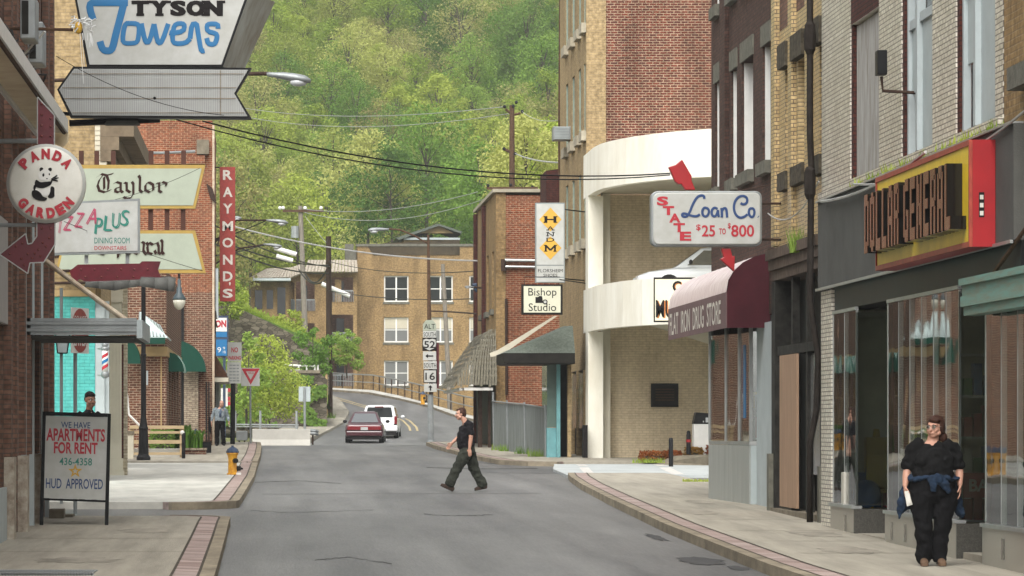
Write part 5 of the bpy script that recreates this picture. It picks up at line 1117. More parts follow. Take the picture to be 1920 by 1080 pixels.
# --- optician's double sign
Y = 88.0; s_ = FPX/Y
ty = thing('double_sign', W(262,410,Y), 'two tapered pale green optician signs with mustard frames and blackletter writing', 'sign')
for k, (pts, ins) in enumerate((([(118,309),(385,309),(366,391),(118,391)], [(121,316),(378,316),(362,385),(121,385)]), ([(122,432),(366,432),(386,512),(104,512)], [(125,438),(361,438),(379,505),(110,505)]))):
    mb = MB(); mb.prism([W(x,y,Y) for x, y in pts], (0,.3,0)); f_ = mb.build('sign_box', M['sign_mustard'], ty)
    mb = MB(); mb.prism([W(x,y,Y-.012) for x, y in ins], (0,.011,0)); mb.build('face', M['sign_green'], f_)
o = W(262,410,Y-.013)
def N_(P): return [((x/4-262)/s_, (410-(250+y/4))/s_) for x, y in P]
bl = [N_(p) for p in [
    [(725,330),(760,305),(800,315),(845,303)], [(775,310),(745,350),(732,390),(745,430),(785,442),(830,425)], [(800,315),(815,360),(810,420)], [(780,330),(782,415)],
    [(855,375),(875,365),(905,375),(905,430),(920,442)], [(905,400),(865,415),(865,435),(890,442),(905,425)],
    [(935,370),(950,375),(950,425),(975,442),(995,428)], [(990,365),(1000,380),(1000,455),(980,485),(945,488),(928,478)],
    [(1040,318),(1050,335),(1048,425),(1065,442)], [(1035,330),(1055,318)],
    [(1105,370),(1090,390),(1090,425),(1120,442),(1150,425),(1148,385),(1120,368),(1105,370)],
    [(1175,375),(1195,372),(1192,430),(1210,442)], [(1195,385),(1220,365),(1248,375),(1245,392)],
    [(1065,815),(1080,822),(1075,880),(1095,908)], [(1080,830),(1100,820),(1108,835)],
    [(1120,820),(1105,850),(1110,895),(1140,905)], [(1120,820),(1145,835)],
    [(1155,830),(1180,820),(1190,850),(1190,895),(1205,905)], [(1190,855),(1160,880),(1170,902),(1190,890)],
    [(1208,800),(1218,815),(1215,890),(1228,905)],
    [(760,820),(735,850),(740,895),(780,908),(810,880),(805,840),(760,820)], [(870,830),(885,835),(885,930)], [(885,835),(920,825),(930,880),(900,905),(885,890)], [(950,800),(955,895),(975,905)], [(940,830),(975,828)], [(1005,830),(1012,895),(1030,905)]]]
mb = MB(); nib(mb, bl, o, CAMF, 1, 1, 5.6/s_, 38); mb.build('lettering', M['letter_brown'], ty)
mb = MB()
for px in (152,181,212,283,313,344): mb.box(XX(px-4.5,Y), XX(px+4.5,Y), Y+.1, Y+.2, ZZ(308.5,Y), ZZ(282,Y))
for px in (282,313,343): mb.box(XX(px-4.5,Y), XX(px+4.5,Y), Y+.1, Y+.2, ZZ(431,Y), ZZ(392,Y))
mb.build('frame_bar', paint('brown frame bar', (.075,.03,.02), .6, var=.2), ty)
mb = MB(); mb.tube([W(118,330,Y+.2), (-5,Y+.2,ZZ(330,Y))], .04); mb.tube([W(118,480,Y+.2), (-5,Y+.2,ZZ(480,Y))], .04); mb.build('bracket', M['iron'], ty)
# --- barber building: teal side, buff upper wall, pilaster front
XC = -3.82
bb = thing('barber_building', (XC, 95, zg(95)), 'buff brick building with a teal painted ground floor side and a pale pilastered barber front', 'building')
Y = 89.0; xa = -16; zt = ZZ(556,Y)
mb = MB(); mb.box(xa, XX(178,Y), Y, Y+.35, .3, zt); mb.build('teal_wall', M['brick_teal'], bb)
mb = MB(); mb.box(xa, XX(178,Y), Y-.04, Y+.35, zt+.002, zt+.14); mb.build('ledge', M['stone_buff'], bb)
mb = MB(); mb.box(xa, XX(178,Y), Y, Y+.35, zt+.142, 9.0); mb.box(xa, XX(190,Y)-.0, Y+.001, Y+.35, 9.002, 14.5); mb.box(XC-.35, XC-.002, Y+.36, 103.6, 4.5, 14.5); mb.box(-16,XC-.36,103.2,103.6,.3,14.5); mb.build('upper_wall', M['brick_buff'], bb)
mb = MB(); mb.box(XX(178.2,Y), XX(200,Y), Y-.05, Y+.3, ZZ(310,Y), ZZ(226,Y)); [mb.box(XX(178.2,Y), XX(200,Y), Y-.07, Y-.051, ZZ(310,Y)+.11*k, ZZ(310,Y)+.11*k+.09) for k in range(9)]; mb.build('siding', M['ivory_side'], bb)
mb = MB()
for z0, z1, dx in ((7.55,7.8,.25),(7.8,8.1,.42),(8.1,8.5,.75)): mb.box(XC+.001, XC+dx, Y-.1, 103.8, z0, z1-.003)
mb.build('cornice', paint('weathered cornice timber', (.20,.155,.105), .85, var=.25, scale=3), bb)
mb = MB(); mb.box(XX(178.3,Y), XX(204,Y), Y+.1, Y+.3, .3, zt-.1); mb.box(XX(178.3,Y)+.0, XX(196,Y), Y+.02, Y+.098, .3, 4.3); mb.build('shop_front', M['pale_grey'], bb)
Yp = 95.0; px0, px1 = XX(205,Yp), XX(228,Yp)
mb = MB(); mb.box(px0, px1, Yp, Yp+.4, .9, 4.6); [mb.box(px0+.02+.075*k, px0+.055+.075*k, Yp-.02, Yp-.002, 1.3, 4.5) for k in range(4)]; mb.box(px0-.02, px1+.03, Yp-.06, Yp+.4, .6, .898); mb.box(px0-.05, px1+.06, Yp-.1, Yp+.4, .3, .598); mb.box(px0-.02,px1+.02,Yp-.05,Yp+.4,4.602,4.9); mb.build('fluted_pilaster', M['ivory_side'], bb)
mb = MB(); mb.box(XX(228.5,Yp), XX(238,Yp), Yp+.1, Yp+.5, .3, 8); mb.build('corner_brick', brick('pale corner brick', (.50,.45,.34), (.44,.39,.29), (.33,.29,.2), stain=.2), bb)
mb = MB(); mb.box(XX(228,Yp), XX(231.5,Yp), Yp+.02, Yp+.098, .9, 3.6); mb.build('dark_slot', M['brick_maroon'], bb)
bp_ = thing('barber_pole', W(197,680,88.5), 'barber pole with blue, red and white stripes in a chrome case beside the fluted pilaster', 'barber pole')
Y = 88.5; c = W(197,708,Y); s_ = FPX/Y
mb = MB(); mb.lathe([(.03,-.02),(.09,.02),(.09,.1),(.075,.13)], c, 14); mb.lathe([(.075,.6),(.09,.63),(.09,.68)], c, 14); mb.ball(c+Vector((0,0,.73)), .075, n=12); mb.build('chrome_cap', M['grey_metal'], bp_, smooth=True)
mb = MB(); mb.cyl(c+Vector((0,0,.13)), c+Vector((0,0,.6)), .07, n=16); mb.build('drum', M['white'], bp_, smooth=True)
for ph, mt in ((0,'letter_blue'), (math.pi,'letter_red')):
    mb = MB(); vs = []; n = 30
    for i in range(n+1):
        z = .14+.38*i/n
        for dz in (0,.075): a = ph+i*.32; vs.append(c+Vector((.0715*math.cos(a), .0715*math.sin(a), z+dz)))
    mb.add(vs, [(2*i,2*i+2,2*i+3,2*i+1) for i in range(n)]); mb.build('stripe', M[mt], bp_)
mb = MB(); mb.tube([c+Vector((0,0,.05)), c+Vector((-.16,.1,.05))], .02); mb.tube([c+Vector((0,0,.64)), c+Vector((-.16,.1,.64))], .02); mb.build('bracket', M['aluminium'], bp_)
wl_ = thing('wall_lantern', W(118,632,86), 'pale lantern hanging from a slim grey post in front of the teal wall', 'lamp')
Y = 70.0; mb = MB(); mb.tube([(XX(115,Y),Y,.3),(XX(115,Y),Y,ZZ(540,Y))],.03); mb.build('post', M['grey_paint'], wl_)
mb = MB(); mb.prism([W(108,662,Y-.1), W(126,662,Y-.1), W(131,624,Y-.1), W(104,624,Y-.1)], (0,.2,0)); mb.build('lantern', M['pale_blue_grey'], wl_)
mb = MB(); [mb.tube([W(a,662,Y-.11),W(b,624,Y-.11)],.012,5) for a, b in ((108,104),(126,131))]; mb.tube([W(108,662,Y-.11),W(126,662,Y-.11)],.012,5); mb.tube([W(104,624,Y-.11),W(131,624,Y-.11)],.012,5); mb.build('lantern_frame', M['black'], wl_)
dn = thing('do_not_enter_sign', G(142,920), 'red disc DO NOT ENTER sign on a grey post, turned almost edge on', 'road sign')
Y = 66.5; mb = MB(); x = XX(141,Y); mb.cyl((x,Y,.2),(x,Y,ZZ(578,Y)),.032,n=8); mb.build('post', M['grey_paint'], dn)
ang = R(70); ux = Vector((math.cos(ang), math.sin(ang), 0)); no = Vector((math.sin(ang), -math.cos(ang), 0)); FR = (ux, Vector((0,0,1)), no); o = W(145,620,Y)+no*.05
hs_ = 42.5*Y/FPX
mb = MB(); poly(mb, [(-hs_,-hs_),(hs_,-hs_),(hs_,hs_),(-hs_,hs_)], o, FR, 0, .01); mb.build('plate', M['white'], dn)
mb = MB(); poly(mb, [(hs_*.97*math.cos(2*math.pi*k/28), hs_*.97*math.sin(2*math.pi*k/28)) for k in range(28)], o, FR, .004, .003); mb.build('disc', M['brick_red_paint'], dn)
mb = MB(); text(mb, 'DO NOT', frame_pt(o, FR, 0, .19), FR, .5, .11, depth=.006); text(mb, 'ENTER', frame_pt(o, FR, 0, -.17), FR, .56, .17, depth=.006, bold=.03); poly(mb, [(-.26,-.05),(.26,-.05),(.26,.05),(-.26,.05)], o, FR, .006); mb.build('lettering', M['white'], dn)
# --- standing apartments board
Y = 59.5; s_ = FPX/Y
ab = thing('standing_board', G(140,985,.13), 'white apartments for rent board in a black frame standing on two legs', 'sign')
dY = .0
mb = MB()
mb.prism([W(80,772,Y), W(86,772,Y), W(81,986,Y), W(74,986,Y)], (0,.05,0)); mb.build('leg', M['black'], ab)
mb = MB(); mb.prism([W(202,775,Y), W(208,776,Y), W(203,989,Y), W(196,989,Y)], (0,.05,0)); mb.build('leg', M['black'], ab)
mb = MB(); mb.prism([W(86.2,772,Y), W(201.8,775,Y), W(201.6,782,Y), W(86,779,Y)], (0,.05,0)); mb.prism([W(82,934,Y), W(197.6,938,Y), W(197.4,942,Y), W(82,938,Y)], (0,.05,0)); mb.build('frame_bar', M['black'], ab)
mb = MB(); mb.prism([W(86,779.3,Y+.012), W(201.5,782.3,Y+.012), W(198,937.5,Y+.012), W(82.3,933.6,Y+.012)], (0,.02,0)); mb.build('panel', M['sign_white'], ab)
mb = MB(); mb.box(XX(197,Y), XX(207,Y), Y-.05, Y+.12, ZZ(990,Y), ZZ(985,Y)); mb.build('foot', M['rust'], ab)
o = W(143,860,Y+.011); A_ = lambda px, py: frame_pt(o, CAMF, (px-143)/s_, (860-py)/s_)
mb = MB(); text(mb, 'WE HAVE', A_(142,797), CAMF, 55/s_, 11.5/s_, bold=.012, rot=-.025); text(mb, 'HUD  APPROVED', A_(139.5,907), CAMF, 107/s_, 19/s_, bold=.012, rot=-.02); mb.build('blue_lettering', M['letter_navy'], ab)
mb = MB(); text(mb, 'APARTMENTS', A_(142,815.5), CAMF, 110/s_, 24/s_, bold=.03, rot=-.02); text(mb, 'FOR RENT', A_(142,840), CAMF, 82/s_, 22/s_, bold=.03, rot=-.02); mb.build('red_lettering', M['letter_red'], ab)
mb = MB(); text(mb, '436-4358', A_(142,865.5), CAMF, 61/s_, 14/s_, bold=.01, rot=-.02); mb.build('green_lettering', M['letter_green'], ab)
mb = MB(); c = A_(141,883.5); st = [((14 if k % 2 == 0 else 5.6)/s_*math.sin(math.pi*k/5), (14 if k % 2 == 0 else 5.6)/s_*math.cos(math.pi*k/5)) for k in range(10)]; cen = [(x*.42, y*.42) for x, y in st]
for k in range(10): poly(mb, [st[k], st[(k+1) % 10], cen[(k+1) % 10], cen[k]], c, CAMF, .004)
mb.build('star', M['letter_gold'], ab)
# --- brown brick building with green awnings
wb = thing('awning_building', (-4, 128, zg(128)), 'low brown brick building with green scalloped awnings and a pale metal porch roof', 'building')
Y = 122.0; x0, x1 = XX(232,Y), XX(312,Y); zt = ZZ(505,Y)
mb = MB(); mb.box(-24, x1, Y, Y+.35, .3, zt); mb.build('end_wall', M['brick_brown'], wb)
win = [(125.4,127.0), (128.6,130.2), (131.8,133.4), (135.0,136.6), (138.2,139.8)]
mb = facade(MB(), 'X', x1-.35, x1-.001, Y+.352, 142, .3, zt, [(a, b, 1.7, 3.6) for a, b in win]); mb.build('street_wall', M['brick_brown'], wb)
for a, b in win: window(wb, 'X', x1-.1, -1, a, b, 1.7, 3.6, M['stone_buff'], M['pane_dark'], bars=1)
mb = MB(); mb.box(x0, x1+.03, Y-.04, Y-.002, ZZ(668,Y), ZZ(650,Y)); mb.box(x1+.001, x1+.03, Y-.001, 142, ZZ(668,Y), ZZ(650,Y)); mb.box(XX(301,Y), XX(303.5,Y), Y-.03, Y-.002, .5, ZZ(668,Y)); mb.build('stone_band', M['stone_buff'], wb)
mb = MB(); mb.prism([W(258,634,Y-.9), W(312,634,Y-.9), W(301,612,Y-.02), W(261,586,Y-.02)], (0,.0,.03)); mb.prism([W(312.2,634,Y-.9), W(320,640,Y-.2), W(262,586,Y-.02)], (.03,0,.03)); mb.build('porch_roof', M['roof_metal'], wb)
mb = MB(); [mb.tube([W(262+6.5*k,633,Y-.9)+Vector((0,0,.035)), W(262+5.2*k,588+3.2*k,Y-.02)+Vector((0,0,.035))], .02, 5) for k in range(8)]; mb.build('roof_seam', M['grey_metal'], wb)
mb = MB(); mb.box(XX(262,Y), XX(311,Y), Y-.93, Y-.85, ZZ(646,Y), ZZ(634.5,Y)); mb.build('porch_fascia', M['awning_green'], wb)
def quarter_awning(px0, px1, py0, py1, Y, depth, mats, name='dome_awning', nst=10):
    "a half-barrel awning seen end on: quarter-round end towards the camera, striped cloth"
    xa, xb = XX(px0,Y), XX(px1,Y); zb, zt = ZZ(py1,Y), ZZ(py0,Y); n = 10
    arcp = [(xa + (xb-xa)*math.sin(math.pi/2*i/n), zb + (zt-zb)*math.cos(math.pi/2*i/n)) for i in range(n+1)]
    mb = MB(); mb.prism([(xa, Y, zb)] + [(x, Y, z) for x, z in arcp], (0,.02,0)); e = mb.build(name, M['awning_green'], wb)
    for s in range(nst):
        m2 = MB(); ya = Y+.021+depth*s/nst; yb = Y+.021+depth*(s+1)/nst
        for (xa_, za_), (xb_, zb_) in zip(arcp, arcp[1:]): m2.add([(xa_,ya,za_),(xb_,ya,zb_),(xb_,yb,zb_),(xa_,yb,za_)], [(0,1,2,3)])
        if s == 0 or s == nst-1 or mats[s % len(mats)] != mats[0]: pass
        m2.build('stripe', M[mats[s % len(mats)]], e)
quarter_awning(234, 263, 634, 682, Y-.8, .75, ['awning_green'], nst=1)
for a in (124.6, 129.5, 134.4): quarter_awning(312.5+(a-124.6)*1.0, 345-(a-124.6)*.3, 660, 697, a, 3.6, ['awning_teal','white','awning_teal'], nst=7)
# --- tall orange brick building with pier at the corner
ob = thing('orange_building', (-3, 150, zg(150)), 'tall orange brick building with a pale stone chimney cap and a whitewashed lower pier', 'building')
Y = 146.0; xr = XX(398,Y)
mb = MB(); zm = ZZ(548,Y); mb.box(-26, XX(366,Y), Y, Y+.4, zm, ZZ(226,Y)); mb.box(XX(366,Y)+.001, xr, Y-.08, Y+.4, zm, ZZ(226,Y)); mb.box(xr-.4, xr-.001, Y+.401, 156, zm, ZZ(225,Y)); mb.build('wall', M['brick_orange'], ob)
mb = MB(); mb.box(-26, XX(366,Y), Y, Y+.4, .5, zm-.001); mb.box(XX(366,Y)+.001, xr, Y-.08, Y+.4, .5, zm-.001); mb.box(xr-.4, xr-.001, Y+.401, 156, .5, zm-.001); mb.build('lower_wall', M['brick_brown'], ob)
mb = MB(); mb.box(XX(258,Y), XX(384,Y), Y-.3, Y-.082, ZZ(308,Y), ZZ(292,Y)); mb.build('parapet', M['brick_orange'], ob)
mb = MB(); mb.tube([W(258,286,Y-.3), W(300,287,Y-.3), W(366,284,Y-.3)], .05, 6); mb.build('pipe', M['grey_metal'], ob)
mb = MB(); mb.box(XX(369,Y), XX(392,Y), Y-.35, Y+.1, ZZ(290,Y), ZZ(263,Y)); mb.build('stone_cap', M['concrete_old'], ob)
mb = MB(); mb.box(XX(345,Y), XX(372,Y), Y-.2, Y-.081, .6, ZZ(696,Y)); mb.build('whitewashed_pier', M['brick_white'], ob)
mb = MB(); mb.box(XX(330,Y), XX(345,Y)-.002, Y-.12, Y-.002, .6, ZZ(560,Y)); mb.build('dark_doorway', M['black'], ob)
mb = MB(); mb.box(xr+.002, xr+.08, Y-.1, Y+.2, .6, ZZ(235,Y)); mb.build('corner_conduit', M['cream_pole'], ob)
mb = MB(); mb.box(XX(399,Y)+.1, XX(404,Y)+.1, Y+.1, Y+.5, ZZ(598,Y), ZZ(503,Y)); mb.build('side_panel', M['pale_grey'], ob)
mb = MB(); rr = random.Random(5)
for k in range(5): p = W(388+2.2*k, 345+2*k, Y-.2); mb.tube([p, p+Vector((.16,0,-.55))], .03, 5)
for k in range(12): p = W(rr.uniform(396,404), rr.uniform(540,620), Y+.1); mb.tube([p, p+Vector((rr.uniform(-.05,.08),0,-.3))], .03, 5)
mb.build('service_drop', M['iron'], ob)
quarter_awning(328, 386, 638, 697, Y-1.0, .9, ['awning_green','awning_green','white'], nst=6)
mb = MB(); mb.prism([W(388,640,Y+.6), W(427,707,Y+.6), W(388,707,Y+.6)], (0,9,0)); mb.build('side_canopy', M['shingle_brown'], ob)
mb = MB(); mb.box(XX(389,Y), XX(428,Y), Y+.55, Y+9.6, ZZ(716,Y+.6), ZZ(708,Y+.6)); mb.build('canopy_eave', M['ivory_side'], ob)
mb = MB(); mb.box(xr+.09, xr+.2, Y+3, Y+9, .6, ZZ(716,Y)); mb.build('shop_front', M['grey_paint'], ob)
mb = MB(); mb.box(XX(386,Y), XX(388.5,Y), Y-.4, Y-.2, .8, ZZ(716,Y)); mb.box(XX(391,Y), XX(393,Y), Y-.4, Y-.2, .8, ZZ(716,Y)); mb.build('canopy_post', M['black'], ob)
rs = thing('vertical_sign', W(427,440,148), 'narrow sunburnt red vertical sign with a column of white capitals', 'sign')
Y = 147.5; s_ = FPX/Y
mb = MB(); mb.box(XX(412,Y), XX(441,Y), Y, Y+.3, ZZ(565,Y), ZZ(313,Y)); mb.build('box', M['brick_red_paint'], rs)
mb = MB(); [mb.box(XX(a,Y), XX(b,Y), Y-.012, Y-.001, ZZ(565,Y), ZZ(313,Y)) for a, b in ((412,413),(440,441))]; mb.build('edge', M['red_orange'], rs)
mb = MB()
for ch, py in zip('RAYMOND', (328,360,391,424,455,487,518)): text(mb, ch, W(427,py,Y-.004), CAMF, (20 if ch in 'MO' else 18)/s_, 18.5/s_, bold=.03)
text(mb, "'", W(431,532,Y-.004), CAMF, 3/s_, 6/s_); text(mb, 'S', W(427,550,Y-.004), CAMF, 19/s_, 17/s_, bold=.03); mb.build('lettering', M['letter_white'], rs)
mb = MB(); [mb.tube([(xr,Y,ZZ(py,Y)), W(412,py,Y+.1)], .025) for py in (314,553)]; mb.tube([W(395,452,Y+.1),W(445,430,Y+.35)],.02); mb.build('bracket', M['iron'], rs)
# ================================================================== THE FAR END: apartment block, house, poles, lamps, wires
Y = 285.0; s_ = FPX/Y
ap = thing('apartment_block', (10, 292, 1.2), 'tan brick apartment block with paired white sash windows across the bend', 'building')
x0, x1 = XX(670,Y), XX(905,Y); zt = ZZ(462,Y)
wn_ = []
for px in (743, 826):
    for pa, pb in ((517,566), (595,642), (676,723)): wn_.append((XX(px-23,Y), XX(px+23,Y), ZZ(pb,Y), ZZ(pa,Y)))
wn_ += [(XX(880,Y), XX(900,Y), ZZ(b,Y), ZZ(a,Y)) for a, b in ((517,566),(595,642),(676,723))]
mb = facade(MB(), 'Y', Y, Y+.4, x0, x1+6, .9, zt, wn_); mb.box(x0, x0+.4, Y+.401, Y+16, .9, zt); mb.box(x1+5.6,x1+6,Y+.401,Y+16,.9,zt); mb.build('wall', M['brick_tan'], ap)
mb = MB(); mb.box(x0+.4, x1+5.6, Y+.4, Y+16, zt-.5, zt-.3); mb.build('roof', M['shingle'], ap)
mb = MB(); mb.box(x0-.1, x1+6.1, Y-.1, Y+.5, zt+.002, zt+.18); mb.build('coping', M['stone_trim'], ap)
mb = MB(); mb.prism([W(720,456,Y-.06), W(862,450,Y-.06), W(862,478,Y-.06), W(700,478,Y-.06), W(690,462,Y-.06)], (0,.055,0)); mb.build('sooty_parapet', paint('soot stained parapet', (.085,.065,.04), .9, var=.35, scale=1.2, stretch=(1,1,.6)), ap)
for i, (a, b, za, zb) in enumerate(wn_): window(ap, 'Y', Y+.12, 1, a, b, za, zb, M['white'], M['pane_dark'] if i % 3 == 0 else M['pane_grey'], bars=1, fw=.09, sill=M['stone_trim'], blind=(None,.45,None)[i % 3])
# left wing with open balconies and pale tiled roofs
Yw = 283.0; xa, xb = XX(540,Yw), XX(670,Yw)-.01
bal = [(XX(555,Yw), XX(590,Yw), ZZ(583,Yw), ZZ(528,Yw)), (XX(555,Yw), XX(590,Yw), ZZ(665,Yw), ZZ(606,Yw)), (XX(618,Yw), XX(662,Yw), ZZ(566,Yw), ZZ(520,Yw)), (XX(620,Yw), XX(662,Yw), ZZ(645,Yw), ZZ(590,Yw)), (XX(620,Yw), XX(662,Yw), ZZ(724,Yw), ZZ(670,Yw)), (XX(540,Yw)+.2, XX(552,Yw), ZZ(583,Yw), ZZ(530,Yw))]
mb = facade(MB(), 'Y', Yw, Yw+.4, xa, xb, .9, ZZ(512,Yw), bal); mb.box(xa, xa+.4, Yw+.401, Y+14, .9, ZZ(512,Yw)); mb.box(XX(628,Yw), XX(640,Yw), Yw-.03, Yw-.002, ZZ(566,Yw), ZZ(524,Yw)); mb.build('wing_wall', M['brick_tan'], ap)
mb = MB(); mb.box(xa+.41, xb, Yw+2.2, Yw+2.4, .9, ZZ(512,Yw)); mb.build('balcony_back', M['brick_umber'], ap)
for a, b, za, zb in bal:
    mb = MB(); mb.box(a+(b-a)*.28, a+(b-a)*.62, Yw+2.1, Yw+2.19, za, zb-.2); d = mb.build('balcony_door', M['pane_dark'], ap)
    mb = MB(); mb.box(a, b, Yw-.1, Yw-.02, za+.75, za+.82); [mb.box(a+(b-a)*k/14, a+(b-a)*k/14+.03, Yw-.08, Yw-.04, za, za+.75) for k in range(15)]; mb.build('balcony_rail', M['grey_metal'], ap)
def tiled(name, A, Bq, n=16):
    mb = MB()
    for i in range(n):
        t0, t1 = i/n, (i+1)/n; a0, a1 = A[0].lerp(A[1], t0), A[0].lerp(A[1], t1-.15/n); b0, b1 = Bq[0].lerp(Bq[1], t0), Bq[0].lerp(Bq[1], t1-.15/n)
        mb.prism([a0, a1, b1, b0], (0,-.12,.10))
    return mb.build(name, M['tile_pale'], ap)
tiled('tile_roof', (W(570,512,Yw-.9), W(672,512,Yw-.9)), (W(578,490,Yw+1.5), W(670,490,Yw+1.5)))
tiled('tile_roof', (W(467,524,Yw-3), W(543,522,Yw-1.5)), (W(500,506,Yw-.5), W(545,504,Yw+1)), 12)
tiled('tile_roof', (W(538,526,Yw-1.2), W(572,511,Yw-1.2)), (W(540,506,Yw+.5), W(566,497,Yw+.5)), 7)
mb = MB(); mb.box(XX(470,Yw), XX(541,Yw), Yw-1, Yw-.6, .9, ZZ(528,Yw)); mb.build('porch_wall', M['brick_tan'], ap)
mb = MB(); mb.box(XX(467,Yw), XX(545,Yw), Yw-3, Yw-1.05, ZZ(529,Yw), ZZ(524.5,Yw)); mb.build('porch_eave', M['pale_grey'], ap)
mb = MB(); [mb.box(XX(a,Yw), XX(b,Yw), Yw-1.05, Yw-1.0, ZZ(d,Yw), ZZ(c,Yw)) for a, b, c, d in ((478,492,545,580),(500,512,545,580),(520,535,540,590))]; mb.build('porch_pane', M['pane_dark'], ap)
mb = MB(); mb.box(XX(648,Y), XX(664,Y), Y+2, Y+3, zt-1, ZZ(455,Y)); mb.box(XX(655,Y), XX(668,Y), Y+.5, Y+1.4, zt-3, ZZ(468,Y)); mb.build('chimney', M['stone_trim'], ap)
hs2 = thing('hill_house', W(815,440,312), 'grey gabled house roof peeping over the apartment block', 'house')
Y = 312.0
mb = MB(); mb.box(XX(757,Y), XX(862,Y), Y, Y+9, 6, ZZ(448,Y)); mb.prism([W(786,437,Y-.02), W(850,437,Y-.02), W(822,422,Y-.02)], (0,1,0)); mb.build('wall', M['stone_buff'], hs2)
mb = MB(); mb.prism([W(742,446,Y-.6), W(822,419,Y-.6), W(823,423,Y-.6), W(748,450,Y-.6)], (0,10,0)); mb.prism([W(822.2,419,Y-.6), W(866,434,Y-.6), W(865,438,Y-.6), W(823.2,423,Y-.6)], (0,10,0)); mb.build('roof', M['shingle'], hs2)
mb = MB(); mb.box(XX(757,Y), XX(862,Y), Y-.4, Y-.03, ZZ(450,Y), ZZ(446,Y)); mb.build('eave', M['pale_grey'], hs2)
# --- far pavement railing
rl = thing('guard_railing', (far_out[3][0], far_out[3][1], zg(far_out[3][1])), 'two bar metal railing on dark posts along the rising far pavement', 'railing')
RP = resample(far_out[:6] + [(-6,306)], 4)
for hgt, r_ in ((1.0,.045),(.5,.035)): mb = MB(); mb.tube([(x,y,zg(y)+.13+hgt) for x, y in RP], r_); mb.build('rail', M['aluminium'], rl)
for x, y in resample([RP[0], *RP[4:20:4]], 4): mb = MB(); mb.cyl((x,y,zg(y)), (x,y,zg(y)+1.1), .04, n=6); mb.build('post', M['iron'], rl)
# --- lamps and poles
def cobra(mb_h, mb_l, p, d, L=.8):
    "cobra-head lantern at p pointing along d"
    d = Vector(d).normalized(); up = Vector((0,0,1)); sd = d.cross(up).normalized()
    prof = [(0,.045,.05,0),(.18,.06,.06,0),(.40,.075,.085,.0),(.62,.13,.10,-.01),(.85,.15,.095,-.02),(.98,.09,.05,-.035),(1.0,.03,.02,-.04)]
    vs = []; n = 12
    for t, w_, h_, dz in prof: vs += [p + d*(t*L) + up*dz*1.2*L + sd*w_*L*math.cos(2*math.pi*k/n)*1.1 + up*h_*L*math.sin(2*math.pi*k/n) for k in range(n)]
    mb_h.add(vs, [(i*n+k,i*n+(k+1)%n,(i+1)*n+(k+1)%n,(i+1)*n+k) for i in range(len(prof)-1) for k in range(n)] + [tuple(range(n-1,-1,-1)), tuple(range((len(prof)-1)*n, len(prof)*n))])
    mb_l.ball(p + d*(.72*L) - up*.10*L, .2*L, .13*L, .10*L, n=12, m=8)
def cobra_lamp(label, tip_px, tail_px, Y, arm, mast=None, mat='grey_metal', cap=None):
    a = W(*tail_px,Y); b = W(*tip_px,Y); t = thing('street_lamp', mast[0] if mast else a, label, 'street lamp', 'cobra head street lamps')
    h = MB(); l_ = MB(); cobra(h, l_, a, b-a, (b-a).length); hd_ = h.build('lamp_head', M[mat], t, smooth=True); l_.build('lens', M['lens'], hd_, smooth=True)
    m = MB(); m.tube(arm, .035, 8); m.build('arm', M['rust'] if mast else M['iron'], t)
    if mast: m = MB(); m.tube(mast, [.09]*(len(mast)-1)+[.05], 10); m.build('mast', M['rust'], t)
    if cap: m = MB(); m.prism([W(884,532,Y),W(895,530,Y),W(895,549,Y),W(891,546,Y)],(0,.3,0)); m.build('shade', M[cap], t, bevel=.05)
    return t
Y = 72.0
cobra_lamp('nearest cobra head street lamp reaching out from behind the ribbed arrow sign', (583,148), (500,139), Y, [(-6.0,Y+2,8.0), W(300,145,Y+1), W(430,139,Y), W(503,138,Y)])
cobra_lamp('cobra head street lamp beside the top of the red vertical sign, upper of two', (540,416), (499,413), 150, [(-2.2,150,8.5), W(443,413,150), W(500,413,150)])
cobra_lamp('cobra head street lamp above the two white splice cases, lower of two', (529,461), (494,458), 156, [(-2.2,156,8.0), W(448,466,156), W(495,459,156)])
cobra_lamp('cobra head street lamp half hidden behind the red vertical sign', (453,408), (425,407), 162, [(-2.2,162,9), W(420,408,162), W(427,407,162)])
Y = 165.5
base = Vector((XX(808,Y), Y, .9))
lp = cobra_lamp('rusty lamp mast with a cobra head that carries the stack of route signs', (690,430), (729,430), Y, [W(729,429.5,Y), W(750,431,Y), W(775,441,Y), W(803,457,Y)],
    [Vector((base.x,Y,.95)), W(808,720,Y), W(805,600,Y), W(803,440,Y)])
m = MB(); m.cyl((base.x,Y,.95), W(807,740,Y), .13, .12, 10); m.cyl((base.x,Y,.93),(base.x,Y,1.1),.18,.15,10); m.build('mast_base', M['grey_metal'], lp)
cobra_lamp('white cobra head lamp with a blue shade jutting from the red brick corner building', (871,537), (890,538), 152, [(8.2,152,6.9), W(893,539,152), W(889,538,152)], cap='hydrant_blue')
# route signs on the mast
s_ = FPX/(Y-.2); Ys = Y-.25
def plate(parent, px0, px1, py0, py1, black=True):
    m = MB(); m.box(XX(px0,Ys), XX(px1,Ys), Ys, Ys+.02, ZZ(py1,Ys), ZZ(py0,Ys)); o_ = m.build('plate', M['sign_white'], parent, bevel=.012)
    return o_
rt = thing('route_signs', (base.x, Ys, ZZ(735,Ys)), 'stack of route plates reading ALT SOUTH 52 and SOUTH 16 on the rusty mast', 'road sign')
def rtx(parent, body, px, py, w, h, bold=.0): m = MB(); text(m, body, W(px,py,Ys-.006), CAMF, w/s_, h/s_, bold=bold); m.build('lettering', M['letter_black'], parent)
m = MB(); m.prism([W(x,y,Ys) for x, y in [(793,620),(793,608),(799,600),(811,600),(818,608),(818,620)]], (0,.02,0)); p = m.build('plate', M['sign_green'], rt); rtx(p, 'ALT', 805.5, 612, 20, 9)
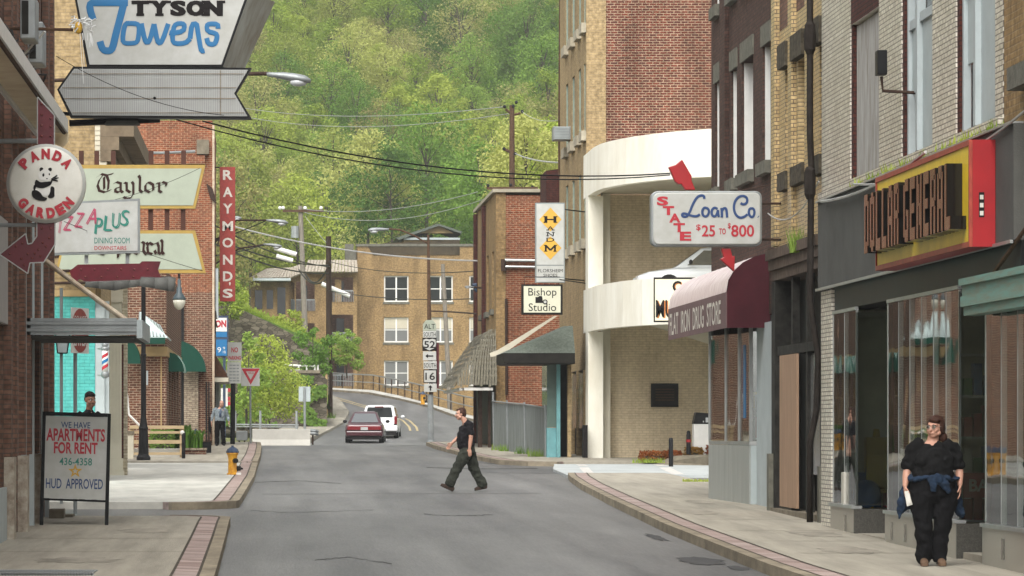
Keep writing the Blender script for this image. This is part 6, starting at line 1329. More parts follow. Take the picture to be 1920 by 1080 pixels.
p = plate(rt, 793,818,620.5,633); rtx(p, 'SOUTH', 805.5, 627, 23, 8)
m = MB(); m.box(XX(792,Ys), XX(818.5,Ys), Ys, Ys+.02, ZZ(658,Ys), ZZ(633.5,Ys)); p = m.build('plate', M['letter_black'], rt)
m = MB(); m.prism([W(x,y,Ys-.005) for x, y in [(794,637),(799,635),(805,636.5),(811,635),(816.5,637),(817.5,645),(816,652),(805,657),(795,652),(793,645)]], (0,.004,0)); m.build('shield', M['sign_white'], p); rtx(p, '52', 805.5, 646, 21, 13.5, .02)
p = plate(rt, 793,818,659,676); m = MB(); oo = W(805.5,667.5,Ys-.006); u = 1/s_; poly(m, [(-8*u,0),(-3*u,4*u),(-3*u,1.2*u),(7*u,1.2*u),(7*u,-1.2*u),(-3*u,-1.2*u),(-3*u,-4*u)], oo, CAMF); m.build('arrow', M['letter_black'], p)
p = plate(rt, 794,819,677.5,692); rtx(p, 'SOUTH', 806.5, 685, 23, 8.5)
m = MB(); m.box(XX(794,Ys), XX(819,Ys), Ys, Ys+.02, ZZ(718,Ys), ZZ(693,Ys)); p = m.build('plate', M['letter_black'], rt); m = MB(); m.box(XX(795.5,Ys), XX(817.5,Ys), Ys-.005, Ys-.001, ZZ(716.5,Ys), ZZ(694.5,Ys)); m.build('shield', M['sign_white'], p); rtx(p, '16', 806.5, 705.5, 18, 14, .01)
p = plate(rt, 795,819,719.5,735); m = MB(); oo = W(807,727.5,Ys-.006); poly(m, [(0,5.5*u),(4*u,.8*u),(1.3*u,.8*u),(1.3*u,-5*u),(-1.3*u,-5*u),(-1.3*u,.8*u),(-4*u,.8*u)], oo, CAMF); m.build('arrow', M['letter_black'], p)
bn_ = thing('side_banner', W(820,680,Y), 'narrow maroon banner edge showing behind the route plates', 'banner')
m = MB(); m.box(XX(817,Y), XX(823,Y), Y-.03, Y+.3, ZZ(728,Y), ZZ(643,Y)); m.build('cloth', M['maroon'], bn_)
m = MB(); m.tube([W(803,583,Y), W(850,585,Y), W(893,588,150)], .03); o_ = m.build('span_bar', M['iron']); tag(o_, 'thin dark bar running from the rusty lamp mast to the corner building', 'bar')
def pole(label, name, px, py0, py1, Y, r, mat, lean=0): 
    b = W(px,py1,Y); t = thing(name, b, label, 'utility pole', 'utility poles'); m = MB(); m.tube([b-Vector((0,0,.5)), b.lerp(W(px+lean,py0,Y),.5), W(px+lean,py0,Y)], [r*1.1,r,r*.85], 10); m.build('shaft', M[mat], t, smooth=False); return t
pole('dark creosoted pole on the wedge of pavement left of the road', 'utility_pole', 618, 443, 783, 222, .17, 'pole_wood', -2)
p1 = pole('grey utility pole with a transformer and a long crossarm', 'utility_pole', 573, 386, 640, 252, .17, 'pole_grey', -10)
Y = 252; m = MB(); m.box(XX(530,Y), XX(607,Y), Y-.25, Y-.18, ZZ(398,Y), ZZ(393.5,Y)); m.build('crossarm', M['rust'], p1)
m = MB(); m.cyl(W(553,446,Y-.1), W(553,424,Y-.1), .26, .24, 12); m.build('transformer', M['grey_metal'], p1)
m = MB(); [m.ball(W(px,390,Y-.2), .12, n=8, m=6) for px in (525,531,572,602)]; m.build('insulator', M['white'], p1)
p2 = pole('tall brown pole with small crossarms standing before the hillside trees', 'utility_pole', 960, 197, 480, 205, .15, 'rust')
Y = 205; m = MB(); m.tube([W(948,205,Y), W(962,216,Y), W(976,212,Y)], .07); m.tube([W(944,279,Y), W(963,288,Y), W(966,290,Y)], .08); m.box(XX(912,Y), XX(1008,Y), Y-.25, Y-.15, ZZ(356,Y), ZZ(351,Y)); m.build('crossarm', M['rust'], p2)
m = MB(); [m.ball(W(px,py,Y-.1), .09, n=8, m=6) for px, py in ((946,200),(962,199),(968,192),(979,209),(945,279),(966,288),(958,347),(915,348),(998,351))]; m.build('insulator', M['black'], p2)
pole('pale leaning pole in front of the apartment block', 'utility_pole', 844, 495, 760, 240, .14, 'pole_grey', -14)
pole('yellowish thin pipe beside the dark creosoted pole', 'marker_pipe', 612, 700, 778, 221, .08, 'stone_buff')
# --- overhead wires
def sag(a, b, s, n=14): return [a.lerp(b, i/n) - Vector((0,0,s*4*(i/n)*(1-i/n))) for i in range(n+1)]
def wire(label, a, b, s, r=.012, mat='cable', n=14):
    m = MB(); m.tube(sag(a, b, s, n), r, 5); tag(m.build('overhead_wire', M[mat]), label, 'wire', 'overhead wires'); 
wire('upper of the twin black cables from the ribbed arrow sign to the garage', W(380,227,66), W(1256,325,76), .35, .014)
wire('lower of the twin black cables from the ribbed arrow sign to the garage', W(330,224,66.3), W(1256,328,76.3), .42, .012)
wire('thin wire drooping in front of the ribbed arrow sign', W(105,105,58), W(420,216,59.6), .16, .005)
m = MB(); m.ball(W(290,184,58.95), .022, n=8, m=6); tag(m.build('wire_clip', M['cable']), 'small dark clip on the thin wire in front of the ribbed arrow sign', 'clip')
wire('thin diagonal wire across the dining sign and lower optician sign', W(120,415,72), W(380,508,86), .05, .006)
wire('thin wire across the upper optician sign', W(190,380,87), W(375,315,87), .08, .005)
for i, (a, b, s, lb) in enumerate([((569,392,252),(895,360,205),.5,'upper pale service wire from the grey pole to the brown pole'), ((570,398,252),(912,372,205),.8,'lower pale service wire from the grey pole to the brown pole'),
        ((440,200,300),(946,200,205),.6,'faint line over the forest, upper one'), ((440,215,300),(962,212,205),.8,'faint line over the forest, lower one')]): wire(lb, W(*a), W(*b), s, .02, 'cable_grey')
wire('pale cable from the brown pole to the buff office front', W(966,288,205), W(1049,305,134), .1, .03, 'cable_grey')
wire('thin line from the brown pole top to the buff office front', W(979,209,205), W(1049,225,134), .2, .012, 'cable_grey')
wire('thick cable below the cobra lamps', W(398,420,150), W(618,500,222), .3, .03); wire('cable carrying the splice cases, upper', W(398,445,150), W(616,497,222), .3, .035)
wire('cable carrying the splice cases, lower', W(398,455,150), W(616,512,222), .35, .035); wire('pale heavy cable passing in front of the apartment parapet', W(440,425,160), W(895,489,150), .3, .03, 'cable_grey')
wire('thin cable over the upper apartment windows', W(616,490,222), W(893,508,156), .3, .018); wire('cable crossing between the apartment window rows', W(616,545,222), W(893,560,156), .2, .02)
wire('cable looping from the dark pole to the left wing', W(616,520,222), W(560,505,252), .6, .04); wire('cable from the grey pole to the dark pole', W(571,510,252), W(616,497,222), .8, .04)
wire('diagonal guy wire off the grey pole', W(572,405,252), W(616,460,222), .05, .015, 'cable_grey')
wire('cable from the red vertical sign to the upper cobra lamp', W(395,452,150), W(500,413,150), .05, .02); wire('cable from the orange building to the lower cobra lamp', W(398,480,150), W(495,459,156), .05, .02)
wire('bundled cable along the ledge over the grey fascia', W(1540,378,58.6), W(1735,285,49.4), .12, .022, 'cable_grey'); wire('pale cable rising along the ledge over the long sign', W(1600,345,55.4), W(1925,205,42.8), .25, .016, 'cable_grey')
wire('thin cable on the gold brick front above the loan sign', W(1440,400,66), W(1535,340,60.8), .3, .012, 'cable_grey')
for lb, a, b in (('upper white splice case hung on the cables left of the poles', (515,465,170),(556,477,170)), ('lower white splice case hung on the cables left of the poles', (518,480,170),(549,489,170)), ('long white splice case right of the dark pole', (603,532,224),(656,555,224))):
    m = MB(); m.cyl(W(*a), W(*b), .1 if a[2] < 200 else .13, n=12); t = tag(m.build('splice_case', M['white']), lb, 'splice case', 'cable splice cases')
# ================================================================== STREET FURNITURE
def hydrant(p, h, label):
    t = thing('fire_hydrant', p, label, 'fire hydrant', 'yellow fire hydrants with blue caps'); k = h/.75
    m = MB(); m.lathe([(.15*k,0),(.15*k,.03*k),(.115*k,.05*k),(.11*k,.40*k),(.13*k,.50*k),(.15*k,.53*k),(.15*k,.56*k)], p, 16); m.build('barrel', M['hydrant_yellow'], t, smooth=False)
    m = MB(); m.lathe([(.165*k,.562*k),(.165*k,.59*k),(.13*k,.66*k),(.07*k,.70*k),(.035*k,.71*k),(.03*k,.75*k)], p, 8); m.build('bonnet', M['hydrant_blue'], t)
    m = MB(); m.cyl(p+Vector((.06,-.1,.36))*k, p+Vector((.09,-.2,.36))*k, .065*k, n=10); m.cyl(p+Vector((.1,.02,.16))*k, p+Vector((.21,.0,.16))*k, .07*k, .06*k, 10); m.cyl(p+Vector((.21,0,.16))*k, p+Vector((.27,0,.15))*k, .03*k, .02*k, 8); m.build('outlet_cap', M['black'], t)
    m = MB(); m.box(p.x+.1*k, p.x+.22*k, p.y-.12, p.y-.02, p.z, p.z+.05); m.build('base_block', M['white'], t)
hydrant(G(436,890,.13), .70, 'chipped yellow fire hydrant with a blue cap on the corner of the left kerb')
hydrant(Vector((XX(367,134),134,zg(134)+.17)), .72, 'yellow fire hydrant half hidden behind the lily planter')
hydrant(Vector((XX(793,243),243,zg(243)+.13)), .8, 'far small yellow fire hydrant on the rising pavement by the railing')
# pedestal lamp with the hanging globe
Y = 114.0; s_ = FPX/Y; p = Vector((XX(269,Y),Y,zg(Y)+.13))
sl_ = thing('street_lamp', p, 'black ornamental lamp post with a hanging cream globe near the wooden railing', 'street lamp')
m = MB(); m.lathe([(.2,0),(.2,.12),(.15,.2),(.125,.9),(.14,.95),(.12,1.0),(.10,1.1),(.075,1.3),(.07,3.0),(.085,3.02),(.085,3.06),(.065,3.08),(.06,5.6)], p, 12); m.build('post', M['black'], sl_, smooth=False)
m = MB(); zt_ = ZZ(478,Y); m.tube([p+Vector((0,0,5.5)), Vector((p.x,Y,zt_-.15)), Vector((p.x+.2,Y,zt_+.1)), Vector((p.x+.6,Y,zt_+.18)), Vector((XX(336,Y)-.1,Y,zt_+.08)), Vector((XX(336,Y),Y,zt_-.1)), W(336,522,Y)], .035, 8); m.build('arm', M['black'], sl_)
m = MB(); c = W(336,562,Y); m.lathe([(.19,.0),(.20,.02),(.13,.14),(.08,.2),(.075,.34),(.05,.36),(.05,.55),(.025,.6)], c, 16); m.build('hood', paint('blue grey lamp hood', (.05,.075,.085), .45), sl_, smooth=True)
m = MB(); m.lathe([(.02,-.29),(.08,-.26),(.14,-.19),(.175,-.09),(.18,-.002)], c, 18); m.build('globe', M['opal'], sl_, smooth=True)
m = MB(); m.box(p.x+.08, p.x+.13, Y-.02, Y+.1, ZZ(722,Y), ZZ(695,Y)); m.build('bracket_plate', M['pale_grey'], sl_)
# wooden railing and deck things
Y = 119.0
dk = thing('timber_railing', W(295,868,Y), 'raw timber railing with horizontal boards in front of the brown brick wall', 'railing')
for px in (247, 341): m = MB(); m.box(XX(px-4,Y), XX(px+4,Y), Y, Y+.13, ZZ(864,Y), ZZ(798,Y)); m.build('post', M['wood_raw'], dk)
for a, b in ((798,804),(808.5,813),(825,832),(848,853)): m = MB(); m.box(XX(243,Y), XX(345,Y), Y-.05, Y-.002, ZZ(b,Y), ZZ(a,Y)); m.build('board', M['wood_raw'], dk)
m = MB(); m.box(XX(243,Y), XX(340,Y), Y+.2, Y+2.6, ZZ(862,Y), ZZ(842,Y)); m.build('deck', M['concrete_pale'], dk)
sp_ = thing('stone_post', W(248,862,117), 'squat pale stone post with a cap beside the timber railing', 'post')
Y = 116.5; m = MB(); m.box(XX(237,Y), XX(250,Y), Y, Y+.3, ZZ(868,Y), ZZ(816,Y)); m.build('shaft', M['ivory_side'], sp_); m = MB(); m.box(XX(236,Y), XX(251,Y), Y-.02, Y+.32, ZZ(815.5,Y), ZZ(808,Y)); m.build('cap', M['concrete_old'], sp_)
hr = thing('handrail', W(250,790,117.5), 'short white sloping handrail by the stone post', 'handrail')
m = MB(); m.tube([W(242,778,117.8), W(262,798,117.8)], .035); m.tube([W(242,778,117.8), W(238,738,117.8)], .03); m.build('rail', M['white'], hr)
pb = thing('black_bollard', W(343,864,117), 'black pipe bollard with a white top at the end of the timber railing', 'bollard')
Y = 117.0; p = W(344,864,Y); m = MB(); m.cyl(p, W(344,812,Y), .055, n=10); m.build('pipe', M['black'], pb); m = MB(); m.ball(W(342,811,Y), .065, n=10, m=6); m.build('knob', M['white'], pb)
pt = thing('planter', W(372,866,126), 'brown brick planter box full of green lily leaves', 'planter')
Y = 125.0; m = MB(); m.box(XX(346,Y), XX(386,Y), Y, Y+1.5, ZZ(866,Y), ZZ(844,Y)); m.build('box', M['brick_brown'], pt)
m = MB(); m.box(XX(345,Y), XX(387,Y), Y-.04, Y+1.55, ZZ(843.8,Y), ZZ(840,Y)); m.build('rim', M['brick_white'], pt)
m = MB(); rr = random.Random(12)
for k in range(110):
    q = Vector((XX(rr.uniform(348,378),Y), Y+rr.uniform(.1,1.3), ZZ(842,Y))); a = rr.uniform(0,6.28); h = rr.uniform(.35,.62); d = Vector((math.cos(a),math.sin(a),0))*rr.uniform(.1,.3); w = Vector((-math.sin(a),math.cos(a),0))*.022
    m.add([q-w, q+w, q+d*.5+Vector((0,0,h))+w, q+d*.5+Vector((0,0,h))-w, q+d*1.3+Vector((0,0,h*.85))], [(0,1,2,3),(3,2,4)])
m.build('lily_leaves', paint('lily leaf', (.09,.20,.02), .6, var=.25), pt)
bb_ = thing('black_box', W(384,854,128), 'small black box standing between planter and doorway', 'box'); Y = 128; m = MB(); m.box(XX(376,Y), XX(396,Y), Y, Y+.4, ZZ(854,Y), ZZ(829,Y)); m.build('body', M['black'], bb_, bevel=.02); m = MB(); m.box(XX(375,Y), XX(397,Y), Y-.03, Y+.43, ZZ(829,Y)+.002, ZZ(827,Y)); m.build('lid', M['iron'], bb_)
# traffic signs at the far left corner
Y = 150.0; s_ = FPX/Y
np_ = thing('no_parking_sign', G(434,842,.17), 'white no parking sign with red capitals and small print on a black post', 'road sign')
m = MB(); m.cyl(W(436,844,Y), W(437,715,Y), 4.6/s_, n=10); m.build('post', M['black'], np_)
m = MB(); m.box(XX(427,Y), XX(453,Y), Y-.14, Y-.11, ZZ(678,Y), ZZ(642,Y)); p = m.build('plate', M['sign_white'], np_); m = MB(); m.box(XX(426,Y), XX(452,Y), Y-.14, Y-.11, ZZ(719,Y), ZZ(679,Y)); p2_ = m.build('plate', M['sign_white'], np_)
m = MB(); text(m, 'NO', W(440,656,Y-.146), CAMF, 12.5/s_, 10/s_, bold=.03); text(m, 'PARKING', W(440,671,Y-.146), CAMF, 23/s_, 7/s_, bold=.03); m.build('lettering', M['letter_red'], p)
m = MB(); [m.box(XX(x0_,Y), XX(x1_,Y), Y-.146, Y-.143, ZZ(y+1.2,Y), ZZ(y-1.2,Y)) for y in (685,691,697,703,709,714) for x0_, x1_ in ((429+(y%3),435),(436,442),(443.5,449-(y%2)))]; m.build('small_print', M['grey_paint'], p2_)
Y = 152.0; s_ = FPX/Y
yd = thing('yield_sign', W(470,836,Y), 'white square yield sign with a red triangle on a thin grey post', 'road sign')
m = MB(); m.cyl(W(470,836,Y), W(469,700,Y), 2.0/s_, n=8); m.build('post', M['grey_metal'], yd)
m = MB(); m.box(XX(452,Y), XX(487,Y), Y-.06, Y-.04, ZZ(724,Y), ZZ(690,Y)); m.build('plate', M['sign_white'], yd, bevel=.01)
m = MB(); poly(m, [((x-470)/s_, (705-y)/s_) for x, y in ((453,691),(487,691),(470,721.5))], W(470,705,Y-.064), CAMF, 0); m.build('triangle', M['letter_red'], yd)
m = MB(); poly(m, [((x-470)/s_, (705-y)/s_) for x, y in ((461,696.5),(479,696.5),(470,712))], W(470,705,Y-.068), CAMF, 0); m.build('inner_triangle', M['sign_white'], yd)
m = MB(); text(m, 'YIELD', W(470,699.5,Y-.072), CAMF, 12/s_, 3.4/s_, bold=.02); m.build('lettering', M['letter_red'], yd)
Y = 190.0; gb = thing('road_sign', W(571,806,Y), 'plain grey back of a square road sign on a post before the stone wall', 'road sign')
m = MB(); m.box(XX(560,Y), XX(582,Y), Y, Y+.02, ZZ(753,Y), ZZ(725,Y)); m.build('plate', M['pale_grey'], gb, bevel=.01); m = MB(); m.cyl(W(571.5,808,Y-.03), W(571,726,Y-.03), .06, n=8); m.build('post', M['grey_metal'], gb)
# fuel price sign and pump sign at the filling station
Y = 172.0; s_ = FPX/Y; fp = thing('price_sign', W(412,790,Y), 'white and blue filling station price sign with red letters, partly behind the orange building', 'sign')
m = MB(); m.box(XX(388,Y), XX(428,Y), Y, Y+.3, ZZ(668,Y), ZZ(592,Y)); m.box(XX(418,Y), XX(423,Y), Y+.05, Y+.25, .9, ZZ(668,Y)-.002); m.build('frame', M['hydrant_blue'], fp)
m = MB(); m.box(XX(390,Y), XX(425.5,Y), Y-.012, Y-.001, ZZ(621.5,Y), ZZ(596,Y)); m.build('face', M['white'], fp); m = MB(); m.box(XX(390,Y), XX(425.5,Y), Y-.012, Y-.001, ZZ(632,Y), ZZ(622,Y)); m.box(XX(390,Y), XX(425.5,Y), Y-.012, Y-.001, ZZ(667,Y), ZZ(636.5,Y)); m.build('blue_panel', M['letter_blue'], fp)
m = MB(); text(m, 'ON', W(414,607,Y-.018), CAMF, 21/s_, 13.5/s_, bold=.05); m.build('red_lettering', M['letter_red'], fp); m = MB(); text(m, '9', W(411,656,Y-.018), CAMF, 7/s_, 10/s_); text(m, '9', W(420,653,Y-.018), CAMF, 4/s_, 5/s_); text(m, '10', W(420.5,660,Y-.018), CAMF, 5/s_, 5/s_); m.build('white_lettering', M['white'], fp)
Y = 176.0; pm = thing('pump_sign', W(415,795,Y), 'white notice panel with red side blocks behind the walking man in a tie', 'sign')
m = MB(); m.box(XX(401,Y), XX(427,Y), Y, Y+.1, ZZ(762,Y), ZZ(728,Y)); m.box(XX(408,Y), XX(412,Y), Y+.02, Y+.08, .9, ZZ(762,Y)-.002); m.build('panel', M['white'], pm); m = MB(); [m.box(XX(427,Y)+.002, XX(432,Y), Y, Y+.1, ZZ(y+7,Y), ZZ(y,Y)) for y in (728,744,753)]; m.build('red_block', M['letter_red'], pm)
# concrete barrier, guard rail, utility box
Y = 160.5; cbz = thing('concrete_barrier', W(530,834,Y), 'long pale concrete traffic barrier with a scalloped dark foot', 'barrier')
m = MB(); P = [(0,.0),(.0,.08),(.16,.30),(.2,.72),(.36,.72),(.4,.30),(.56,.08),(.56,0)]; xa, xb = XX(473,Y), XX(582,Y); zb_ = zg(Y)-.05
m.prism([(xa, Y+y, zb_+z) for y, z in P], (xb-xa,0,0)); m.build('body', M['concrete_pale'], cbz, bevel=.015)
gr_ = thing('guard_rail', W(587,812,163), 'short bent metal guard rail end beside the concrete barrier', 'guard rail')
Y = 163.0; m = MB(); [m.tube([W(580,y,Y), W(590,y+.5,Y), W(595,y+2,Y+.3)], .07, 8) for y in (807,812)]; m.build('beam', M['grey_metal'], gr_); m = MB(); m.box(XX(585,Y), XX(588,Y), Y+.1, Y+.2, ZZ(834,Y), ZZ(806,Y)); m.build('post', M['iron'], gr_)
ub = thing('utility_box', W(454,834,158), 'grey steel utility box on a low stand behind the yield sign', 'utility box'); Y = 158; m = MB(); m.box(XX(443,Y), XX(464,Y), Y, Y+.5, ZZ(826,Y), ZZ(808,Y)); m.build('cabinet', M['grey_metal'], ub, bevel=.02); m = MB(); m.box(XX(447,Y), XX(450,Y), Y+.1, Y+.3, ZZ(836,Y), ZZ(826,Y)-.003); m.box(XX(457,Y), XX(460,Y), Y+.1, Y+.3, ZZ(836,Y), ZZ(826,Y)-.003); m.build('stand', M['iron'], ub)
cf = thing('yard_fence', W(500,808,186), 'low wire fence with grey posts in front of the stone wall', 'fence')
Y = 186.0; 
for px in (441, 488, 556): m = MB(); m.cyl(W(px,808,Y), W(px,770,Y), .06, n=6); m.build('post', M['grey_metal'], cf)
m = MB(); m.tube([W(430,796,Y), W(560,797,Y)], .04); m.tube([W(430,800,Y), W(560,801,Y)], .03); m.build('rail', M['grey_metal'], cf)
wr = thing('white_railing', W(565,720,214), 'white pipe railing on top of the stone wall', 'railing')
Y = 213.0; m = MB(); m.tube([W(530,684,Y), W(590,687,Y)], .05); m.tube([W(545,694,Y), W(596,697,Y)], .04); m.build('rail', M['white'], wr)
for px, a in ((560,684),(575,686),(590,684),(596,684)): m = MB(); m.cyl(W(px,712,Y), W(px,a,Y), .05, n=6); m.build('post', M['white'], wr)
dr = thing('drain_grate', (-2.6, 43, zg(43)+.13), 'slotted metal drain grate set in the left pavement at the bottom edge', 'grate')
m = MB(); xa, xb = XX(-40,43.6), XX(180,43.6)
for k in range(40): x = xa+(xb-xa)*k/40; m.box(x, x+.02, 43.0, 44.0, zg(43.5)+.11, zg(43.5)+.15)
m.box(xa, xb, 43.0, 43.04, zg(43.5)+.1, zg(43.5)+.152); m.box(xa, xb, 43.96, 44.0, zg(43.5)+.1, zg(43.5)+.152); m.build('bars', M['grey_metal'], dr)
# ================================================================== CARS
def car_paint(name, col, metal=.0):
    m, n, l, b = new_mat(name); b.inputs['Base Color'].default_value = (*col, 1); b.inputs['Roughness'].default_value = .28; b.inputs['Metallic'].default_value = metal
    b.inputs['Coat Weight'].default_value = .6; b.inputs['Coat Roughness'].default_value = .06; return m
M['paint_maroon'] = car_paint('maroon car paint', (.050,.008,.013)); M['paint_white'] = car_paint('white car paint', (.68,.69,.68)); M['paint_silver'] = car_paint('silver white car paint', (.62,.65,.66))
M['tyre'] = paint('tyre rubber', (.02,.02,.02), .85); M['rim'] = paint('wheel rim', (.35,.36,.36), .35, .7); M['tail_red'] = pane_mat('tail lamp red', (.16,.008,.012), .15); M['dark_trim'] = paint('dark bumper trim', (.022,.02,.02), .6)
M['car_glass'] = pane_mat('car window', (.05,.055,.055), .03); M['car_glass'].node_tree.nodes['Principled BSDF'].inputs['IOR'].default_value = 3.2; M['car_glass_dark'] = pane_mat('tinted car window', (.02,.022,.022), .06); M['car_glass_dark'].node_tree.nodes['Principled BSDF'].inputs['Specular IOR Level'].default_value = .12; M['amber'] = pane_mat('amber lamp', (.5,.2,.02), .2)
def build_car(label, loc, rz, body, kind, group=None):
    "front along +y; kind 'saloon' or 'van'"
    t = thing('parked_car' if kind != 'saloon' and loc[1] > 200 else 'car', loc, label, 'car', group, rz)
    if kind == 'saloon': L, Wd, zs, zb, zr = 4.6, 1.74, .2, .86, 1.40; cab = (.62, 1.32, 2.75, 3.55); wt = .60
    else: L, Wd, zs, zb, zr = 4.7, 1.78, .24, .95, 1.58; cab = (.12, .70, 2.9, 3.8); wt = .72
    h = Wd/2
    sec = [(-L/2, .90, zs+.22, zb-.10), (-L/2+.06, .97, zs+.10, zb-.03), (-L/2+.5, 1, zs, zb), (0, 1, zs, zb-.01), (L/2-1.1, .99, zs, zb-.06), (L/2-.35, .95, zs+.04, zb-.17), (L/2-.06, .86, zs+.12, zb-.28), (L/2, .74, zs+.2, zb-.36)]
    vs = []; n = 14
    for y, k, za, zb_ in sec:
        w = h*k; m_ = (za+zb_)/2
        ring = [(-w*.86,za),(-w*.97,za+.10),(-w,m_-.05),(-w*.995,m_+.12),(-w*.95,zb_-.04),(-w*.84,zb_),(-w*.4,zb_+.02),(w*.4,zb_+.02),(w*.84,zb_),(w*.95,zb_-.04),(w*.995,m_+.12),(w,m_-.05),(w*.97,za+.10),(w*.86,za)]
        vs += [(x, y, z) for x, z in ring]
    fs = [(i*n+k, (i+1)*n+k, (i+1)*n+(k+1) % n, i*n+(k+1) % n) for i in range(len(sec)-1) for k in range(n)]
    fs += [tuple(range(n)), tuple(range(len(sec)*n-1, (len(sec)-1)*n-1, -1))]
    mb = MB(); mb.add(vs, fs)
    bo = mb.build('body', body, t, smooth=True, local=True, bevel=.02)
    y0, y1, y2, y3 = [-L/2+c for c in cab]; a = h*.90; b = h*wt if kind == 'saloon' else h*.73
    Bq = [(-a,y0,zb-.02),(a,y0,zb-.02),(a,y3,zb-.06),(-a,y3,zb-.06)]; Tq = [(-b,y1,zr-.03),(b,y1,zr-.03),(b,y2,zr-.03),(-b,y2,zr-.03)]; Cq = [(-b*.7,y1+.2,zr+.012),(b*.7,y1+.2,zr+.012),(b*.7,y2-.2,zr+.012),(-b*.7,y2-.2,zr+.012)]
    mb = MB(); mb.add(Bq+Tq+Cq, [(0,1,5,4),(1,2,6,5),(2,3,7,6),(3,0,4,7),(4,5,9,8),(5,6,10,9),(6,7,11,10),(7,4,8,11),(8,9,10,11)]); mb.build('cabin', body, t, smooth=True, local=True, bevel=.05)
    def inset(q, k0, k1, m, off=.012):
        P = [Vector(p) for p in q]; nr = (P[1]-P[0]).cross(P[3]-P[0]).normalized(); c = sum(P, Vector())/4
        lo0, lo1 = P[0].lerp(P[1], k0), P[1].lerp(P[0], k0); hi0, hi1 = P[3].lerp(P[2], k0), P[2].lerp(P[3], k0)
        m.add([lo0.lerp(hi0,k1)+nr*off, lo1.lerp(hi1,k1)+nr*off, hi1.lerp(lo1,k1)+nr*off, hi0.lerp(lo0,k1)+nr*off], [(0,1,2,3)])
    for nm, q, k0, k1 in (('rear_window',(Bq[0],Bq[1],Tq[1],Tq[0]),.09,.12), ('windscreen',(Bq[2],Bq[3],Tq[3],Tq[2]),.07,.08)): m = MB(); inset(q, k0, k1, m); m.build(nm, M['car_glass' if kind == 'saloon' else 'car_glass_dark'], t, local=True)
    m = MB(); inset((Bq[1],Bq[2],Tq[2],Tq[1]), .10, .12, m); m.build('side_window', M['car_glass'], t, local=True); m = MB(); inset((Bq[3],Bq[0],Tq[0],Tq[3]), .10, .12, m); m.build('side_window', M['car_glass'], t, local=True)
    for x in (-1, 1):
        for y in (-L/2+.85, L/2-.9):
            m = MB(); m.cyl((x*(h-.23),y,.31),(x*(h-.005),y,.31),.31,n=20); w_ = m.build('wheel', M['tyre'], t, local=True, bevel=.02); m = MB(); m.cyl((x*(h-.02),y,.31),(x*(h+.004),y,.31),.19,n=16); m.build('rim', M['rim'], w_, local=True)
        m = MB(); m.ball((x*(h+.10), y3-.45-L*0, zb+.10), .10, .055, .075, n=10, m=6); m.build('wing_mirror', M['dark_trim'] if kind == 'saloon' else body, t, smooth=True, local=True)
        m = MB(); m.ball((x*h*.60, L/2-.13, zb-.37), .20, .10, .085, n=12, m=6); m.build('headlight', M['lens'], t, smooth=True, local=True)
    yb = -L/2
    if kind == 'saloon':
        m = MB(); m.box(-h*.86, h*.86, yb-.012, yb+.06, zb-.30, zb-.10); m.build('tail_light', M['tail_red'], t, local=True, bevel=.02)
        m = MB(); m.box(-h*.93, h*.93, yb-.09, yb+.2, zs+.10, zs+.33); m.build('bumper', body, t, local=True, bevel=.05)
        m = MB(); m.box(-h*.95, h*.95, yb-.094, yb-.05, zs+.34, zs+.37); m.box(-h*.86,h*.86,yb+.02,yb+.5,zs-.06,zs+.12); m.build('trim', M['dark_trim'], t, local=True, bevel=.01)
        m = MB(); m.box(-.16, .16, yb-.03, yb-.014, zb-.29, zb-.16); m.build('number_plate', M['sign_grey'], t, local=True)
    else:
        for x in (-1, 1): m = MB(); m.box(x*h*.80, x*h*.955, yb-.015, yb+.16, zb-.28, zb+.12); m.build('tail_light', M['tail_red'], t, local=True, bevel=.02)
        m = MB(); m.box(-h*.98, h*.98, yb-.10, yb+.25, zs+.12, zs+.40); m.build('bumper', body, t, local=True, bevel=.06)
        m = MB(); m.box(-h*.9, h*.9, yb, yb+.5, zs-.08, zs+.119); m.box(h*.78, h*.95, yb-.02, yb+.02, zs+.41, zs+.46); m.build('trim', M['dark_trim'], t, local=True)
        m = MB(); m.box(-.16, .16, yb-.03, yb-.003, zb-.22, zb-.10); m.build('number_plate', M['sign_grey'], t, local=True); m = MB(); m.box(-.2,.2,yb+.32,yb+.44,zr-.10,zr-.06); m.build('brake_light', M['tail_red'], t, local=True)
    return t
build_car('maroon saloon car driving away with a full width red tail light band', (XX(688,178.5)+.0, 180.8, zg(180)+.0), R(-3), M['paint_maroon'], 'saloon')
build_car('white minivan driving away just ahead of the maroon saloon', (XX(717,187), 189.3, zg(186)+.0), R(-4), M['paint_white'], 'van')
build_car('silver white car nosing to the edge of the upper garage deck', (12.78, 115.4, 5.40), R(90), M['paint_silver'], 'saloon')
build_car('white car parked beyond the far railing with only its roof showing', (XX(960,258), 262, 1.55), R(80), M['paint_white'], 'saloon')
# ================================================================== PEOPLE
M['skin'] = paint('skin', (.47,.25,.175), .55, var=.08, scale=12); M['skin_dark'] = paint('brown skin', (.22,.10,.06), .55, var=.08, scale=12)
M['cloth_black'] = paint('black knit cloth', (.008,.0078,.008), .9, var=.2, scale=12, bump=1.0, bscale=11); M['cloth_trouser'] = paint('black trouser cloth', (.007,.0067,.0075), .9, var=.2, scale=8, bump=1.0, bscale=9)
M['cloth_olive'] = paint('olive work trousers', (.034,.037,.028), .9, var=.35, scale=8, bump=1.0, bscale=9); M['denim'] = paint('dark denim', (.015,.030,.058), .9, var=.3, scale=14, bump=.7, bscale=25)
M['hair_brown'] = paint('dark auburn hair', (.055,.022,.013), .6, var=.3, scale=30, bump=.6, bscale=60, stretch=(1,1,.25)); M['hair_black'] = paint('black hair', (.010,.008,.007), .6, var=.3, scale=30); M['hair_grey'] = paint('grey hair', (.20,.19,.18), .7, var=.2, scale=20)
